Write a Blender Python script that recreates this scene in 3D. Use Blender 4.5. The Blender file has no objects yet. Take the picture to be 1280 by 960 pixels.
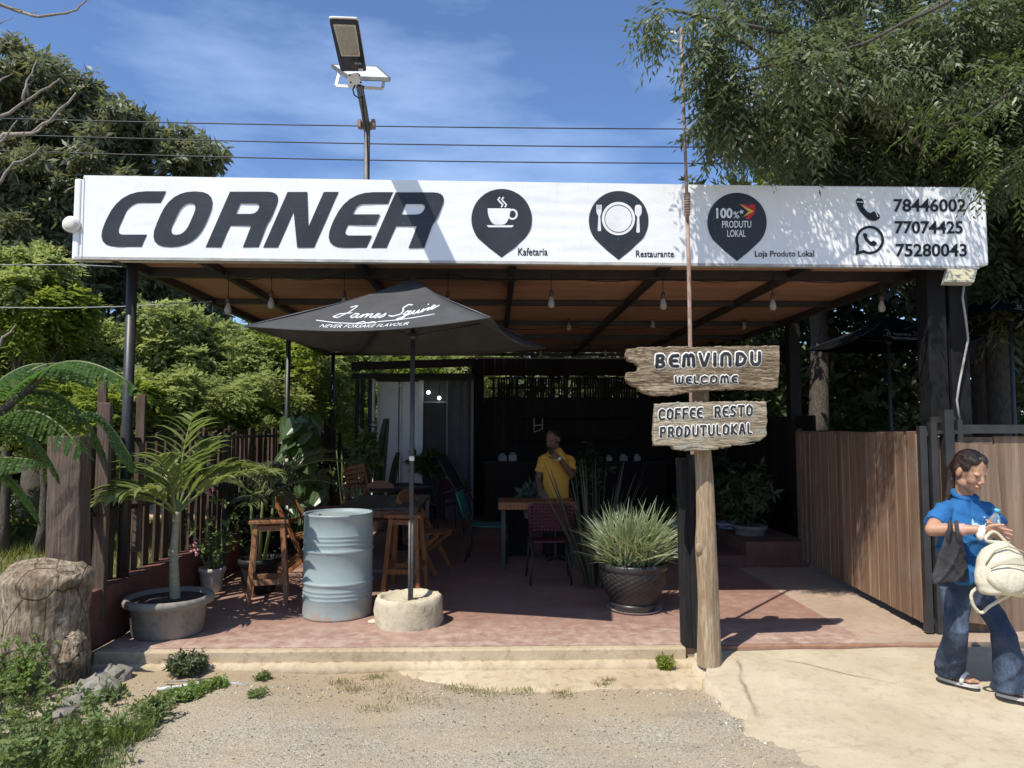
import bpy, bmesh, math, random
import numpy as np
from mathutils import Vector, Matrix, Euler
R = math.radians
random.seed(7)
rng = np.random.default_rng(7)
sc = bpy.context.scene
col = sc.collection
# ---------------------------------------------------------------- camera
FPX = 887.0
CZ = 1.62
cd = bpy.data.cameras.new('camera')
cd.sensor_width = 36
cd.lens = FPX / 1280 * 36
cd.clip_start = 0.05
cd.clip_end = 3000
cam = bpy.data.objects.new('camera', cd)
col.objects.link(cam)
cam.location = (0, 0, CZ)
cam.rotation_euler = (R(90 + 3.68), 0, R(-1.49))
sc.camera = cam
CM = Euler(cam.rotation_euler).to_matrix()
# ---------------------------------------------------------------- sky and sun
SUN = Vector((.43, .5, -1)).normalized()
w = bpy.data.worlds.new('World')
sc.world = w
w.use_nodes = True
nt = w.node_tree
nt.nodes.clear()
wo = nt.nodes.new('ShaderNodeOutputWorld')
bg = nt.nodes.new('ShaderNodeBackground')
sky = nt.nodes.new('ShaderNodeTexSky')
sky.sky_type = 'NISHITA'
sky.sun_disc = False
sky.sun_elevation = R(56.6)
sky.sun_rotation = R(220.7)
sky.altitude = 50
sky.air_density = 1.0
sky.dust_density = 0.35
sky.ozone_density = 3.0
bg.inputs[1].default_value = 0.118
tc = nt.nodes.new('ShaderNodeTexCoord')
mp = nt.nodes.new('ShaderNodeMapping')
mp.inputs['Scale'].default_value = (1.6, 1.6, 6.0)
mp.inputs['Rotation'].default_value = (0, R(24), 0)
mp.inputs['Location'].default_value = (.35, 0, .2)
cn = nt.nodes.new('ShaderNodeTexNoise')
cn.inputs['Scale'].default_value = 1.7
cn.inputs['Detail'].default_value = 8
cn.inputs['Roughness'].default_value = .55
cr = nt.nodes.new('ShaderNodeValToRGB')
cr.color_ramp.elements[0].position = .48
cr.color_ramp.elements[0].color = (0, 0, 0, 1)
cr.color_ramp.elements[1].position = .78
cr.color_ramp.elements[1].color = (.34, .34, .34, 1)
mx = nt.nodes.new('ShaderNodeMix')
mx.data_type = 'RGBA'
mx.inputs['B'].default_value = (7.0, 8.2, 9.6, 1)
nt.links.new(tc.outputs['Generated'], mp.inputs[0])
nt.links.new(mp.outputs[0], cn.inputs[0])
nt.links.new(cn.outputs[0], cr.inputs[0])
nt.links.new(cr.outputs[0], mx.inputs['Factor'])
nt.links.new(sky.outputs[0], mx.inputs['A'])
mt_ = nt.nodes.new('ShaderNodeMix')
mt_.data_type = 'RGBA'; mt_.blend_type = 'MULTIPLY'
mt_.inputs['Factor'].default_value = 1
mt_.inputs['B'].default_value = (.90, 1.0, 1.18, 1)
nt.links.new(mx.outputs['Result'], mt_.inputs['A'])
nt.links.new(mt_.outputs['Result'], bg.inputs[0])
nt.links.new(bg.outputs[0], wo.inputs[0])
sl = bpy.data.lights.new('sun', 'SUN')
sl.energy = 4.8
sl.angle = R(.53)
sl.color = (1, .945, .845)
so = bpy.data.objects.new('sun', sl)
so.rotation_euler = SUN.to_track_quat('-Z', 'Y').to_euler()
so.location = (-6, -8, 15)
col.objects.link(so)
vs = sc.view_settings
vs.view_transform = 'Standard'
vs.look = 'None'
vs.exposure = 0.32
vs.gamma = 1
sc.cycles.max_bounces = 6
sc.cycles.transparent_max_bounces = 8
sc.cycles.sample_clamp_indirect = 4


# ---------------------------------------------------------------- helpers
def P(px, py, Y):
    """point on the plane y = Y seen at a pixel of the photograph"""
    d = CM @ Vector(((px - 640) / FPX, (480 - py) / FPX, -1))
    t = Y / d.y
    return Vector((d.x * t, Y, CZ + d.z * t))


def G(px, py, z=0.0):
    d = CM @ Vector(((px - 640) / FPX, (480 - py) / FPX, -1))
    t = (z - CZ) / d.z
    return Vector((d.x * t, d.y * t, z))


def tag(o, label=None, cat=None, group=None, kind=None):
    if label: o['label'] = label
    if cat: o['category'] = cat
    if group: o['group'] = group
    if kind: o['kind'] = kind
    return o


def thing(name, loc, label, cat, group=None, rz=0):
    o = bpy.data.objects.new(name, None)
    col.objects.link(o)
    o.location = loc
    o.rotation_euler = (0, 0, rz)
    o.empty_display_size = .1
    return tag(o, label, cat, group)


def link(name, me, mat, parent=None, world=True):
    """link a mesh; when world is True its vertices are world coordinates, so undo the parent's placement"""
    o = bpy.data.objects.new(name, me)
    col.objects.link(o)
    if mat is not None:
        for m in (mat if isinstance(mat, (list, tuple)) else [mat]):
            me.materials.append(m)
    if parent is not None:
        o.parent = parent
        if world:
            r = parent
            while r.parent: r = r.parent
            if not parent.parent:
                M = Matrix.LocRotScale(parent.location, parent.rotation_euler, parent.scale)
                o.matrix_parent_inverse = M.inverted()
            else:
                M = Matrix.LocRotScale(r.location, r.rotation_euler, r.scale)
                o.matrix_parent_inverse = (M @ parent.matrix_parent_inverse).inverted()
    return o


def copy_thing(o, parent=None):
    c = o.copy()
    col.objects.link(c)
    c.parent = parent
    for ch in list(KIDS.get(o.name, o.children)):
        copy_thing(ch, c)
    return c


KIDS = {}


def np_mesh(name, verts, faces, smooth=False):
    verts = np.asarray(verts, dtype=np.float32)
    faces = np.asarray(faces, dtype=np.int32)
    me = bpy.data.meshes.new(name)
    n, k = faces.shape
    me.vertices.add(len(verts))
    me.vertices.foreach_set('co', verts.ravel())
    me.loops.add(n * k)
    me.loops.foreach_set('vertex_index', faces.ravel())
    me.polygons.add(n)
    me.polygons.foreach_set('loop_start', np.arange(0, n * k, k, dtype=np.int32))
    if smooth:
        me.polygons.foreach_set('use_smooth', np.ones(n, dtype=bool))
    me.update(calc_edges=True)
    me.validate()
    return me


class MB:
    def __init__(s):
        s.v = []; s.f = []; s.sm = []

    def add(s, vs, fs, smooth=False):
        b = len(s.v)
        s.v += [tuple(v) for v in vs]
        s.f += [tuple(i + b for i in f) for f in fs]
        s.sm += [smooth] * len(fs)
        return s

    def box(s, c, d, rot=None, taper=1.0):
        """c centre, d full sizes, rot Matrix or z angle"""
        if rot is None: M = Matrix.Identity(3)
        elif isinstance(rot, (int, float)): M = Matrix.Rotation(rot, 3, 'Z')
        else: M = rot
        c = Vector(c); vs = []
        for z in (-.5, .5):
            k = taper if z > 0 else 1
            for x, y in ((-.5, -.5), (.5, -.5), (.5, .5), (-.5, .5)):
                vs.append(c + M @ Vector((x * d[0] * k, y * d[1] * k, z * d[2])))
        return s.add(vs, [(3, 2, 1, 0), (4, 5, 6, 7), (0, 1, 5, 4), (1, 2, 6, 5), (2, 3, 7, 6), (3, 0, 4, 7)])

    def bar(s, a, b, w, h=None, up=(0, 0, 1)):
        a, b = Vector(a), Vector(b); h = h or w
        d = (b - a); L = d.length; d.normalize()
        up = Vector(up)
        if abs(d.dot(up)) > .98: up = Vector((0, 1, 0))
        x = d.cross(up).normalized(); y = x.cross(d)
        M = Matrix((x, y, d)).transposed()
        return s.box((a + b) / 2, (w, h, L), M)

    def tube(s, pts, rad, n=8, cap=True, flat=None):
        pts = [Vector(p) for p in pts]
        if isinstance(rad, (int, float)): rad = [rad] * len(pts)
        vs = []; fs = []
        prev = None
        for i, p in enumerate(pts):
            if i == 0: t = pts[1] - p
            elif i == len(pts) - 1: t = p - pts[i - 1]
            else: t = pts[i + 1] - pts[i - 1]
            t.normalize()
            if prev is None:
                u = t.orthogonal().normalized()
            else:
                u = prev - t * prev.dot(t)
                if u.length < 1e-6: u = t.orthogonal()
                u.normalize()
            prev = u
            v = t.cross(u)
            for k in range(n):
                a = 2 * math.pi * k / n
                q = u * math.cos(a) * rad[i] + v * math.sin(a) * rad[i]
                if flat: q = Vector((q.x * flat[0], q.y * flat[1], q.z * flat[2]))
                vs.append(p + q)
        for i in range(len(pts) - 1):
            for k in range(n):
                a = i * n + k; b = i * n + (k + 1) % n
                fs.append((a, b, b + n, a + n))
        if cap:
            fs.append(tuple(range(n))[::-1])
            fs.append(tuple((len(pts) - 1) * n + k for k in range(n)))
        return s.add(vs, fs, True)

    def lathe(s, prof, c=(0, 0, 0), n=32, sx=1, sy=1, rz=0):
        vs = []; fs = []
        c = Vector(c)
        for r, z in prof:
            for k in range(n):
                a = 2 * math.pi * k / n
                x, y = r * sx * math.cos(a), r * sy * math.sin(a)
                vs.append(c + Vector((x * math.cos(rz) - y * math.sin(rz), x * math.sin(rz) + y * math.cos(rz), z)))
        for i in range(len(prof) - 1):
            for k in range(n):
                a = i * n + k; b = i * n + (k + 1) % n
                fs.append((a, b, b + n, a + n))
        return s.add(vs, fs, True)

    def ball(s, c, r, n=12, m=8, M=None):
        c = Vector(c)
        if isinstance(r, (int, float)): r = (r, r, r)
        vs = []; fs = []
        for i in range(m + 1):
            ph = math.pi * i / m
            for k in range(n):
                a = 2 * math.pi * k / n
                q = Vector((r[0] * math.sin(ph) * math.cos(a), r[1] * math.sin(ph) * math.sin(a), -r[2] * math.cos(ph)))
                if M is not None: q = M @ q
                vs.append(c + q)
        for i in range(m):
            for k in range(n):
                a = i * n + k; b = i * n + (k + 1) % n
                fs.append((a, b, b + n, a + n))
        return s.add(vs, fs, True)

    def loft(s, rings, n=20, cap=True):
        """rings: (centre, rx, ry, M or None)"""
        vs = []; fs = []
        for c, rx, ry, M in rings:
            c = Vector(c)
            for k in range(n):
                a = 2 * math.pi * k / n
                q = Vector((rx * math.cos(a), ry * math.sin(a), 0))
                if M is not None: q = M @ q
                vs.append(c + q)
        for i in range(len(rings) - 1):
            for k in range(n):
                a = i * n + k; b = i * n + (k + 1) % n
                fs.append((a, b, b + n, a + n))
        if cap:
            fs.append(tuple(range(n))[::-1])
            fs.append(tuple((len(rings) - 1) * n + k for k in range(n)))
        return s.add(vs, fs, True)

    def build(s, name, mat, parent=None, world=True, bevel=0, smooth=None, seg=2):
        me = bpy.data.meshes.new(name)
        me.from_pydata([tuple(v) for v in s.v], [], s.f)
        sm = s.sm if smooth is None else [smooth] * len(s.f)
        me.polygons.foreach_set('use_smooth', sm)
        me.update()
        o = link(name, me, mat, parent, world)
        if bevel:
            m = o.modifiers.new('bevel', 'BEVEL'); m.width = bevel; m.segments = seg; m.limit_method = 'ANGLE'
        return o


def autosmooth(o, ang=40):
    me = o.data
    me.polygons.foreach_set('use_smooth', [True] * len(me.polygons))
    bm = bmesh.new(); bm.from_mesh(me)
    for e in bm.edges:
        if len(e.link_faces) == 2 and e.calc_face_angle(0) > R(ang): e.smooth = False
    bm.to_mesh(me); bm.free()
    return o


def remesh(o, vox=.01, smooth=2, disp=None):
    """bake a voxel union of the overlapping shells of o into one continuous surface"""
    m = o.modifiers.new('r', 'REMESH'); m.mode = 'VOXEL'; m.voxel_size = vox; m.use_smooth_shade = True
    if smooth:
        s = o.modifiers.new('s', 'SMOOTH'); s.iterations = smooth; s.factor = .5
    dg = bpy.context.evaluated_depsgraph_get(); dg.update()
    me = bpy.data.meshes.new_from_object(o.evaluated_get(dg))
    o.modifiers.clear()
    mats = list(o.data.materials)
    o.data = me
    if not me.materials:
        for q in mats: me.materials.append(q)
    return o


# ---------------------------------------------------------------- materials
def smooth_path(pts, k=4):
    """Catmull-Rom through the points"""
    p = [Vector(q) for q in pts]; out = []
    for i in range(len(p) - 1):
        a, b, c, d = p[max(i - 1, 0)], p[i], p[i + 1], p[min(i + 2, len(p) - 1)]
        for j in range(k):
            t = j / k; out.append(.5 * (2 * b + (c - a) * t + (2 * a - 5 * b + 4 * c - d) * t * t + (3 * b - a - 3 * c + d) * t ** 3))
    return out + [p[-1]]


class N:
    """tiny node graph builder"""

    def __init__(s, name):
        s.m = bpy.data.materials.new(name)
        s.m.use_nodes = True
        s.t = s.m.node_tree
        s.t.nodes.clear()
        s.out = s.t.nodes.new('ShaderNodeOutputMaterial')
        s.b = s.t.nodes.new('ShaderNodeBsdfPrincipled')
        s.t.links.new(s.b.outputs[0], s.out.inputs[0])
        s.tc = s.t.nodes.new('ShaderNodeTexCoord').outputs['Object']

    def n(s, typ, **kw):
        nd = s.t.nodes.new(typ)
        for k, v in kw.items():
            if hasattr(nd, k) and k not in nd.inputs: setattr(nd, k, v)
            else: nd.inputs[k].default_value = v
        return nd

    def l(s, a, b):
        s.t.links.new(a, b)

    def map(s, scale=(1, 1, 1), rot=(0, 0, 0), loc=(0, 0, 0), src=None):
        m = s.n('ShaderNodeMapping')
        m.inputs['Scale'].default_value = scale
        m.inputs['Rotation'].default_value = rot
        m.inputs['Location'].default_value = loc
        s.l(src or s.tc, m.inputs[0])
        return m.outputs[0]

    def noise(s, vec, scale, detail=6, rough=.6, dist=0):
        q = s.n('ShaderNodeTexNoise', Scale=scale, Detail=detail, Roughness=rough, Distortion=dist)
        s.l(vec, q.inputs['Vector'])
        return q.outputs[0]

    def vor(s, vec, scale, feature='F1', out='Distance'):
        q = s.n('ShaderNodeTexVoronoi', Scale=scale)
        q.feature = feature
        s.l(vec, q.inputs['Vector'])
        return q.outputs[out]

    def ramp(s, fac, stops):
        r = s.n('ShaderNodeValToRGB')
        el = r.color_ramp.elements
        while len(el) < len(stops): el.new(.5)
        for e, (p, c) in zip(el, stops):
            e.position = p
            e.color = (*c, 1) if not isinstance(c, (int, float)) else (c, c, c, 1)
        s.l(fac, r.inputs[0])
        return r.outputs[0]

    def mix(s, fac, a, b, mode='MIX'):
        m = s.n('ShaderNodeMix')
        m.data_type = 'RGBA'; m.blend_type = mode
        for v, i in ((fac, 'Factor'), (a, 'A'), (b, 'B')):
            if isinstance(v, (int, float)): m.inputs[i].default_value = v
            elif isinstance(v, tuple): m.inputs[i].default_value = (*v, 1)
            else: s.l(v, m.inputs[i])
        return m.outputs['Result']

    def bump(s, h, strength=.3, dist=.01):
        b = s.n('ShaderNodeBump', Strength=strength, Distance=dist)
        s.l(h, b.inputs['Height'])
        if s.b.inputs['Normal'].is_linked:
            s.l(s.b.inputs['Normal'].links[0].from_socket, b.inputs['Normal'])
        s.l(b.outputs[0], s.b.inputs['Normal'])

    def set(s, color=None, rough=None, metal=None, spec=None):
        for v, i in ((color, 'Base Color'), (rough, 'Roughness'), (metal, 'Metallic'), (spec, 'Specular IOR Level')):
            if v is None: continue
            if isinstance(v, (int, float)): s.b.inputs[i].default_value = v
            elif isinstance(v, tuple): s.b.inputs[i].default_value = (*v, 1)
            else: s.l(v, s.b.inputs[i])
        return s


def hx(h):
    h = h.lstrip('#')
    c = [int(h[i:i + 2], 16) / 255 for i in (0, 2, 4)]
    return tuple(x / 12.92 if x < .04045 else ((x + .055) / 1.055) ** 2.4 for x in c)


def simple(name, c1, c2=None, rough=.6, scale=6, stretch=(1, 1, 1), bump=.2, bs=60, bd=.004, metal=0, spec=.4, lo=.35, hi=.65, rnd=0):
    m = N(name)
    v = m.map(stretch)
    c2 = c2 or tuple(x * .8 for x in c1)
    c = m.mix(m.ramp(m.noise(v, scale, 8, .65), [(lo, 0.0), (hi, 1.0)]), c1, c2)
    if rnd:
        oi = m.n('ShaderNodeObjectInfo')
        g = m.ramp(oi.outputs['Random'], [(0, 1 - rnd), (1, 1 + rnd)])
        # ramps clamp nothing above 1 for colours, so multiply by a grey
        c = m.mix(1.0, c, g, 'MULTIPLY')
    m.set(c, rough, metal, spec)
    if bump: m.bump(m.noise(v, bs, 6, .6), bump, bd)
    return m.m


def wood(name, c1, c2, c3=None, axis=2, rough=.75, grain=1.0, bump=.5, rnd=.25, spec=.25, bd=.006, st=.75):
    """weathered wood: streaks along one axis, knots, per board tone"""
    m = N(name)
    sg = [14 * grain] * 3; sg[axis] = 1.1 * grain
    v = m.map(tuple(sg))
    n1 = m.noise(v, 2.2, 9, .7, .6)
    st2 = [60 * grain] * 3; st2[axis] = 2.0 * grain
    n2 = m.noise(m.map(tuple(st2)), 2.0, 6, .7)
    c = m.mix(m.ramp(n1, [(.34, 0.0), (.66, 1.0)]), c1, c2)
    c = m.mix(m.ramp(n2, [(.42, st), (.62, 0.0)]), c, tuple(x * .45 for x in c1))
    if c3: c = m.mix(m.ramp(m.noise(m.tc, 3.2, 6, .7), [(.5, 0.0), (.72, .8)]), c, c3)
    oi = m.n('ShaderNodeObjectInfo')
    g = m.ramp(oi.outputs['Random'], [(0, 1 - rnd), (1, 1.0)])
    c = m.mix(1.0, c, g, 'MULTIPLY')
    m.set(c, rough, 0, spec)
    m.bump(n2, bump, bd)
    m.bump(n1, bump * .8, bd * 1.5)
    return m.m


def leafmat(name, c1, c2, rough=.45, trans=.35, spec=.4, tcol=None):
    m = N(name)
    geo = m.n('ShaderNodeNewGeometry')
    c = m.mix(geo.outputs['Random Per Island'], c1, c2)
    c = m.mix(m.ramp(m.noise(m.tc, 1.1, 4, .6), [(.35, 0.0), (.7, .3)]), c, tuple(x * .7 for x in c1))
    m.set(c, rough, 0, spec)
    tr = m.n('ShaderNodeBsdfTranslucent')
    tcol = tcol or tuple(min(1, x * k) for x, k in zip(c2, (2.2, 2.0, .9)))
    m.l(m.mix(.5, c, tcol), tr.inputs[0])
    ms = m.n('ShaderNodeMixShader')
    ms.inputs[0].default_value = trans
    m.l(m.b.outputs[0], ms.inputs[1]); m.l(tr.outputs[0], ms.inputs[2])
    m.l(ms.outputs[0], m.out.inputs[0])
    return m.m


M_ = {}
M_['black_metal'] = simple('black_metal', (.018, .018, .02), (.035, .034, .034), .45, 5, bump=.15, spec=.5)
M_['black_wood'] = wood('black_wood', (.022, .021, .022), (.04, .038, .036), None, 2, .7, bump=.4)
M_['grey_metal'] = simple('grey_metal', (.22, .23, .25), (.13, .13, .14), .4, 9, bump=.1, metal=.6)
M_['white_plastic'] = simple('white_plastic', (.8, .8, .78), (.68, .67, .63), .4, 5, bump=.05)
M_['white_paint'] = simple('white_paint', (.74, .76, .78), (.6, .62, .64), .5, 3, bump=.1, bs=20)
M_['column_black'] = simple('column_black', (.007, .007, .008), (.013, .013, .014), .75, 6, bump=.3, spec=.2)
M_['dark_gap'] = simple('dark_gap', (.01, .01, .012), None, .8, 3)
M_['cable'] = simple('cable_black', (.012, .012, .012), None, .5, 3, bump=0)
M_['wire_grey'] = simple('wire_aluminium', (.03, .03, .035), (.05, .05, .05), .5, 3, bump=0)
m = N('banner_print_charcoal'); c = m.mix(m.ramp(m.noise(m.tc, 2.5, 6, .6), [(.35, 0.0), (.65, 1.0)]), (.016, .019, .024), (.028, .032, .038)); c = m.mix(m.ramp(m.noise(m.map((1.2, 1, 55)), 3.0, 5, .75), [(.60, 0.0), (.72, .55)]), c, (.14, .155, .17)); c = m.mix(m.ramp(m.noise(m.tc, 60, 3, .6), [(.70, 0.0), (.74, .7)]), c, (.3, .32, .33))
m.set(c, .42, 0, .4); m.bump(m.noise(m.map((1, 1, 9)), 30, 5), .12, .003); M_['print'] = m.m
M_['print_black'] = simple('banner_print_black', (.008, .009, .012), None, .45, 5, bump=0)
M_['print_white'] = simple('print_white', (.78, .79, .8), None, .5, 5, bump=0)
M_['print_red'] = simple('print_red', (.55, .03, .03), None, .5, 5, bump=0)
M_['print_yellow'] = simple('print_yellow', (.75, .5, .08), None, .5, 5, bump=0)
M_['wood_gate'] = wood('gate_board_wood', (.26, .155, .10), (.39, .255, .17), (.30, .235, .18), 2, .75, .3, .4, .3, st=.5)
M_['wood_fence'] = wood('picket_wood', (.10, .07, .05), (.19, .14, .105), (.13, .065, .045), 2, .85, 1, .7, .45)
M_['wood_orange'] = wood('orange_stained_wood', (.34, .13, .045), (.52, .22, .08), None, 2, .5, 1, .2, .25, .4)
M_['wood_stool'] = wood('stool_wood', (.34, .15, .065), (.50, .26, .13), None, 2, .55, 1, .25, .3, .4)
M_['wood_table'] = wood('table_wood_dark', (.10, .07, .05), (.18, .13, .09), None, 0, .6, 1, .3, .25)
M_['wood_post'] = wood('reddish_old_timber', (.10, .07, .052), (.175, .13, .10), (.08, .06, .05), 2, .85, .6, .8, .1)
M_['plastic_maroon'] = simple('plastic_maroon', (.085, .022, .03), None, .45, 5, bump=.05)
M_['plastic_green'] = simple('plastic_teal_green', (.03, .17, .14), None, .4, 5, bump=.05)
M_['plastic_black'] = simple('plastic_black', (.02, .02, .02), None, .45, 5, bump=.05)
M_['soil'] = simple('potting_soil', (.07, .05, .035), (.035, .025, .02), .95, 20, bump=.8, bs=60, bd=.02)
# ================================================================ GROUND
def ground_h(x, y):
    h = np.full_like(x, -.15)
    h += .012 * np.sin(x * 1.7 + 1) * np.cos(y * 2.1) + .008 * np.sin(x * 5.1 + y * 3.3)
    h += .05 * np.clip((y - 4.4) / .7, 0, 1) * np.clip((-1.2 - x) / 1.5, 0, 1)
    # garden left of the fence
    left = np.clip((-3.15 - x) / .3, 0, 1)
    h = h * (1 - left) + left * (-.06 + .03 * np.sin(x * 2.3) * np.sin(y * 1.9))
    # under the slab and the apron
    under = (x > -3.0) & (x < 30) & (y > 5.46)
    h = np.where(under, -.3, h)
    return h


def axis_vals(dense_lo, dense_hi, step, far):
    v = list(np.arange(dense_lo, dense_hi, step))
    a = dense_lo; s = step; lo = []
    while a > -far:
        s *= 1.35; a -= s; lo.append(a)
    b = v[-1]; s = step; hi = []
    while b < far:
        s *= 1.35; b += s; hi.append(b)
    return np.array(lo[::-1] + v + hi)


xs = axis_vals(-5, 5, .045, 900)
ys = axis_vals(2.6, 5.6, .045, 900)
X, Y = np.meshgrid(xs, ys)
Z = ground_h(X, Y)
dm = (np.abs(X) < 6) & (Y < 6) & (Y > 2)
Z = Z + np.where(dm, rng.normal(0, .0022, Z.shape), 0)
nx, ny = len(xs), len(ys)
idx = np.arange(nx * ny).reshape(ny, nx)
F = np.stack([idx[:-1, :-1], idx[:-1, 1:], idx[1:, 1:], idx[1:, :-1]], -1).reshape(-1, 4)
m = N('gravelly_asphalt')
fine = m.vor(m.tc, 95)
fine2 = m.vor(m.tc, 120, out='Color')
big = m.noise(m.tc, 1.1, 6, .6)
grit = m.noise(m.tc, 160, 4, .7)
c = m.mix(m.ramp(grit, [(.35, 0.0), (.65, 1.0)]), (.27, .232, .175), (.41, .36, .275))
sep = m.n('ShaderNodeSeparateColor'); m.l(fine2, sep.inputs[0])
c = m.mix(m.ramp(sep.outputs[0], [(.80, 0.0), (.86, .8)]), c, (.46, .43, .37))
c = m.mix(m.ramp(sep.outputs[1], [(.82, 0.0), (.90, .7)]), c, (.10, .09, .08))
c = m.mix(m.ramp(big, [(.42, 0.0), (.62, .7)]), c, (.37, .30, .20))
c = m.mix(m.ramp(m.noise(m.map((.7, 2.6, 1), (0, 0, .45)), 1.6, 8, .65, .5), [(.54, 0.0), (.70, .5)]), c, (.20, .175, .14))
c = m.mix(m.ramp(m.noise(m.map((.5, 3.2, 1), (0, 0, .5)), 1.1, 5, .6), [(.60, 0.0), (.68, .45)]), c, (.50, .44, .34))
# sandier strip against the kerb
sx = m.n('ShaderNodeSeparateXYZ'); m.l(m.tc, sx.inputs[0])
ad = m.n('ShaderNodeMath', operation='ADD'); m.l(sx.outputs[1], ad.inputs[0])
nz = m.n('ShaderNodeMath', operation='MULTIPLY'); m.l(m.noise(m.tc, 2.3, 6, .65), nz.inputs[0]); nz.inputs[1].default_value = 1.1
m.l(nz.outputs[0], ad.inputs[1])
c = m.mix(m.ramp(m.n('ShaderNodeMath', operation='MULTIPLY').outputs[0], [(0, 0.0), (1, 0.0)]), c, c)
sc2 = m.n('ShaderNodeMapRange'); sc2.inputs['From Min'].default_value = 4.9; sc2.inputs['From Max'].default_value = 5.7
m.l(ad.outputs[0], sc2.inputs[0])
mm = m.n('ShaderNodeMath', operation='MULTIPLY'); mm.inputs[1].default_value = .85; m.l(sc2.outputs[0], mm.inputs[0])
c = m.mix(mm.outputs[0], c, m.mix(m.ramp(grit, [(.3, 0.0), (.7, 1.0)]), (.27, .20, .125), (.42, .33, .22)))
m.set(c, .95, 0, .15)
m.bump(fine, .5, .008); m.bump(grit, .5, .006)
tag(link('ground', np_mesh('ground', np.stack([X, Y, Z], -1).reshape(-1, 3), F, True), m.m), kind='structure')

# garden soil / lawn base left of the fence
m = N('lawn_earth')
c = m.mix(m.ramp(m.noise(m.tc, 1.5, 6, .6), [(.4, 0.0), (.6, 1.0)]), (.10, .12, .035), (.20, .17, .09))
m.set(c, .95); m.bump(m.noise(m.tc, 40, 4), .6, .02)
gx = np.concatenate([np.linspace(-40, -8, 20), np.linspace(-7.6, -3.2, 22)])
gy = np.linspace(4.6, 60, 70)
X, Y = np.meshgrid(gx, gy)
Zg = np.maximum(ground_h(X, Y), -.08) + .02 + .02 * np.sin(X * 3) * np.sin(Y * 2.2)
idx = np.arange(X.size).reshape(X.shape)
F = np.stack([idx[:-1, :-1], idx[:-1, 1:], idx[1:, 1:], idx[1:, :-1]], -1).reshape(-1, 4)
tag(link('lawn', np_mesh('lawn', np.stack([X, Y, Zg], -1).reshape(-1, 3), F, True), m.m), kind='structure')

# patio floor ------------------------------------------------------
m = N('red_oxide_concrete')
n1 = m.noise(m.tc, 1.6, 8, .65); n2 = m.noise(m.tc, 9, 8, .7); n3 = m.noise(m.tc, 55, 5, .7)
c = m.mix(m.ramp(n1, [(.35, 0.0), (.65, 1.0)]), (.235, .125, .095), (.31, .185, .145))
c = m.mix(m.ramp(n2, [(.50, 0.0), (.74, .45)]), c, (.42, .31, .25))
c = m.mix(m.ramp(n3, [(.58, 0.0), (.74, .5)]), c, (.52, .42, .34))
c = m.mix(m.ramp(m.noise(m.tc, 3.4, 5, .6), [(.58, 0.0), (.75, .5)]), c, (.17, .085, .07))
c = m.mix(m.ramp(m.vor(m.tc, 38), [(.0, .55), (.09, 0.0)]), c, (.62, .54, .46))
c = m.mix(m.ramp(m.noise(m.map((.9, 2.2, 1)), 2.6, 8, .7, .6), [(.54, 0.0), (.78, .35)]), c, (.42, .31, .25))
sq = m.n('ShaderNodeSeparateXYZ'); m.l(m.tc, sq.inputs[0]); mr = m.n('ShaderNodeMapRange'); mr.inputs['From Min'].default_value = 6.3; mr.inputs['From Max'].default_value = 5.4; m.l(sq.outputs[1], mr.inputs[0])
mw = m.n('ShaderNodeMath', operation='MULTIPLY'); m.l(mr.outputs[0], mw.inputs[0]); m.l(m.ramp(n2, [(.35, .05), (.62, .6)]), mw.inputs[1]); c = m.mix(mw.outputs[0], c, (.58, .47, .38))  # worn, paler front edge; the sunlit lightening is mixed into the colour too
m.set(c, m.ramp(n2, [(.3, .45), (.7, .8)]), 0, .35)
m.bump(n3, .35, .003); m.bump(n2, .25, .006)
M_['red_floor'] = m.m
M_['concrete_tan'] = None


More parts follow.
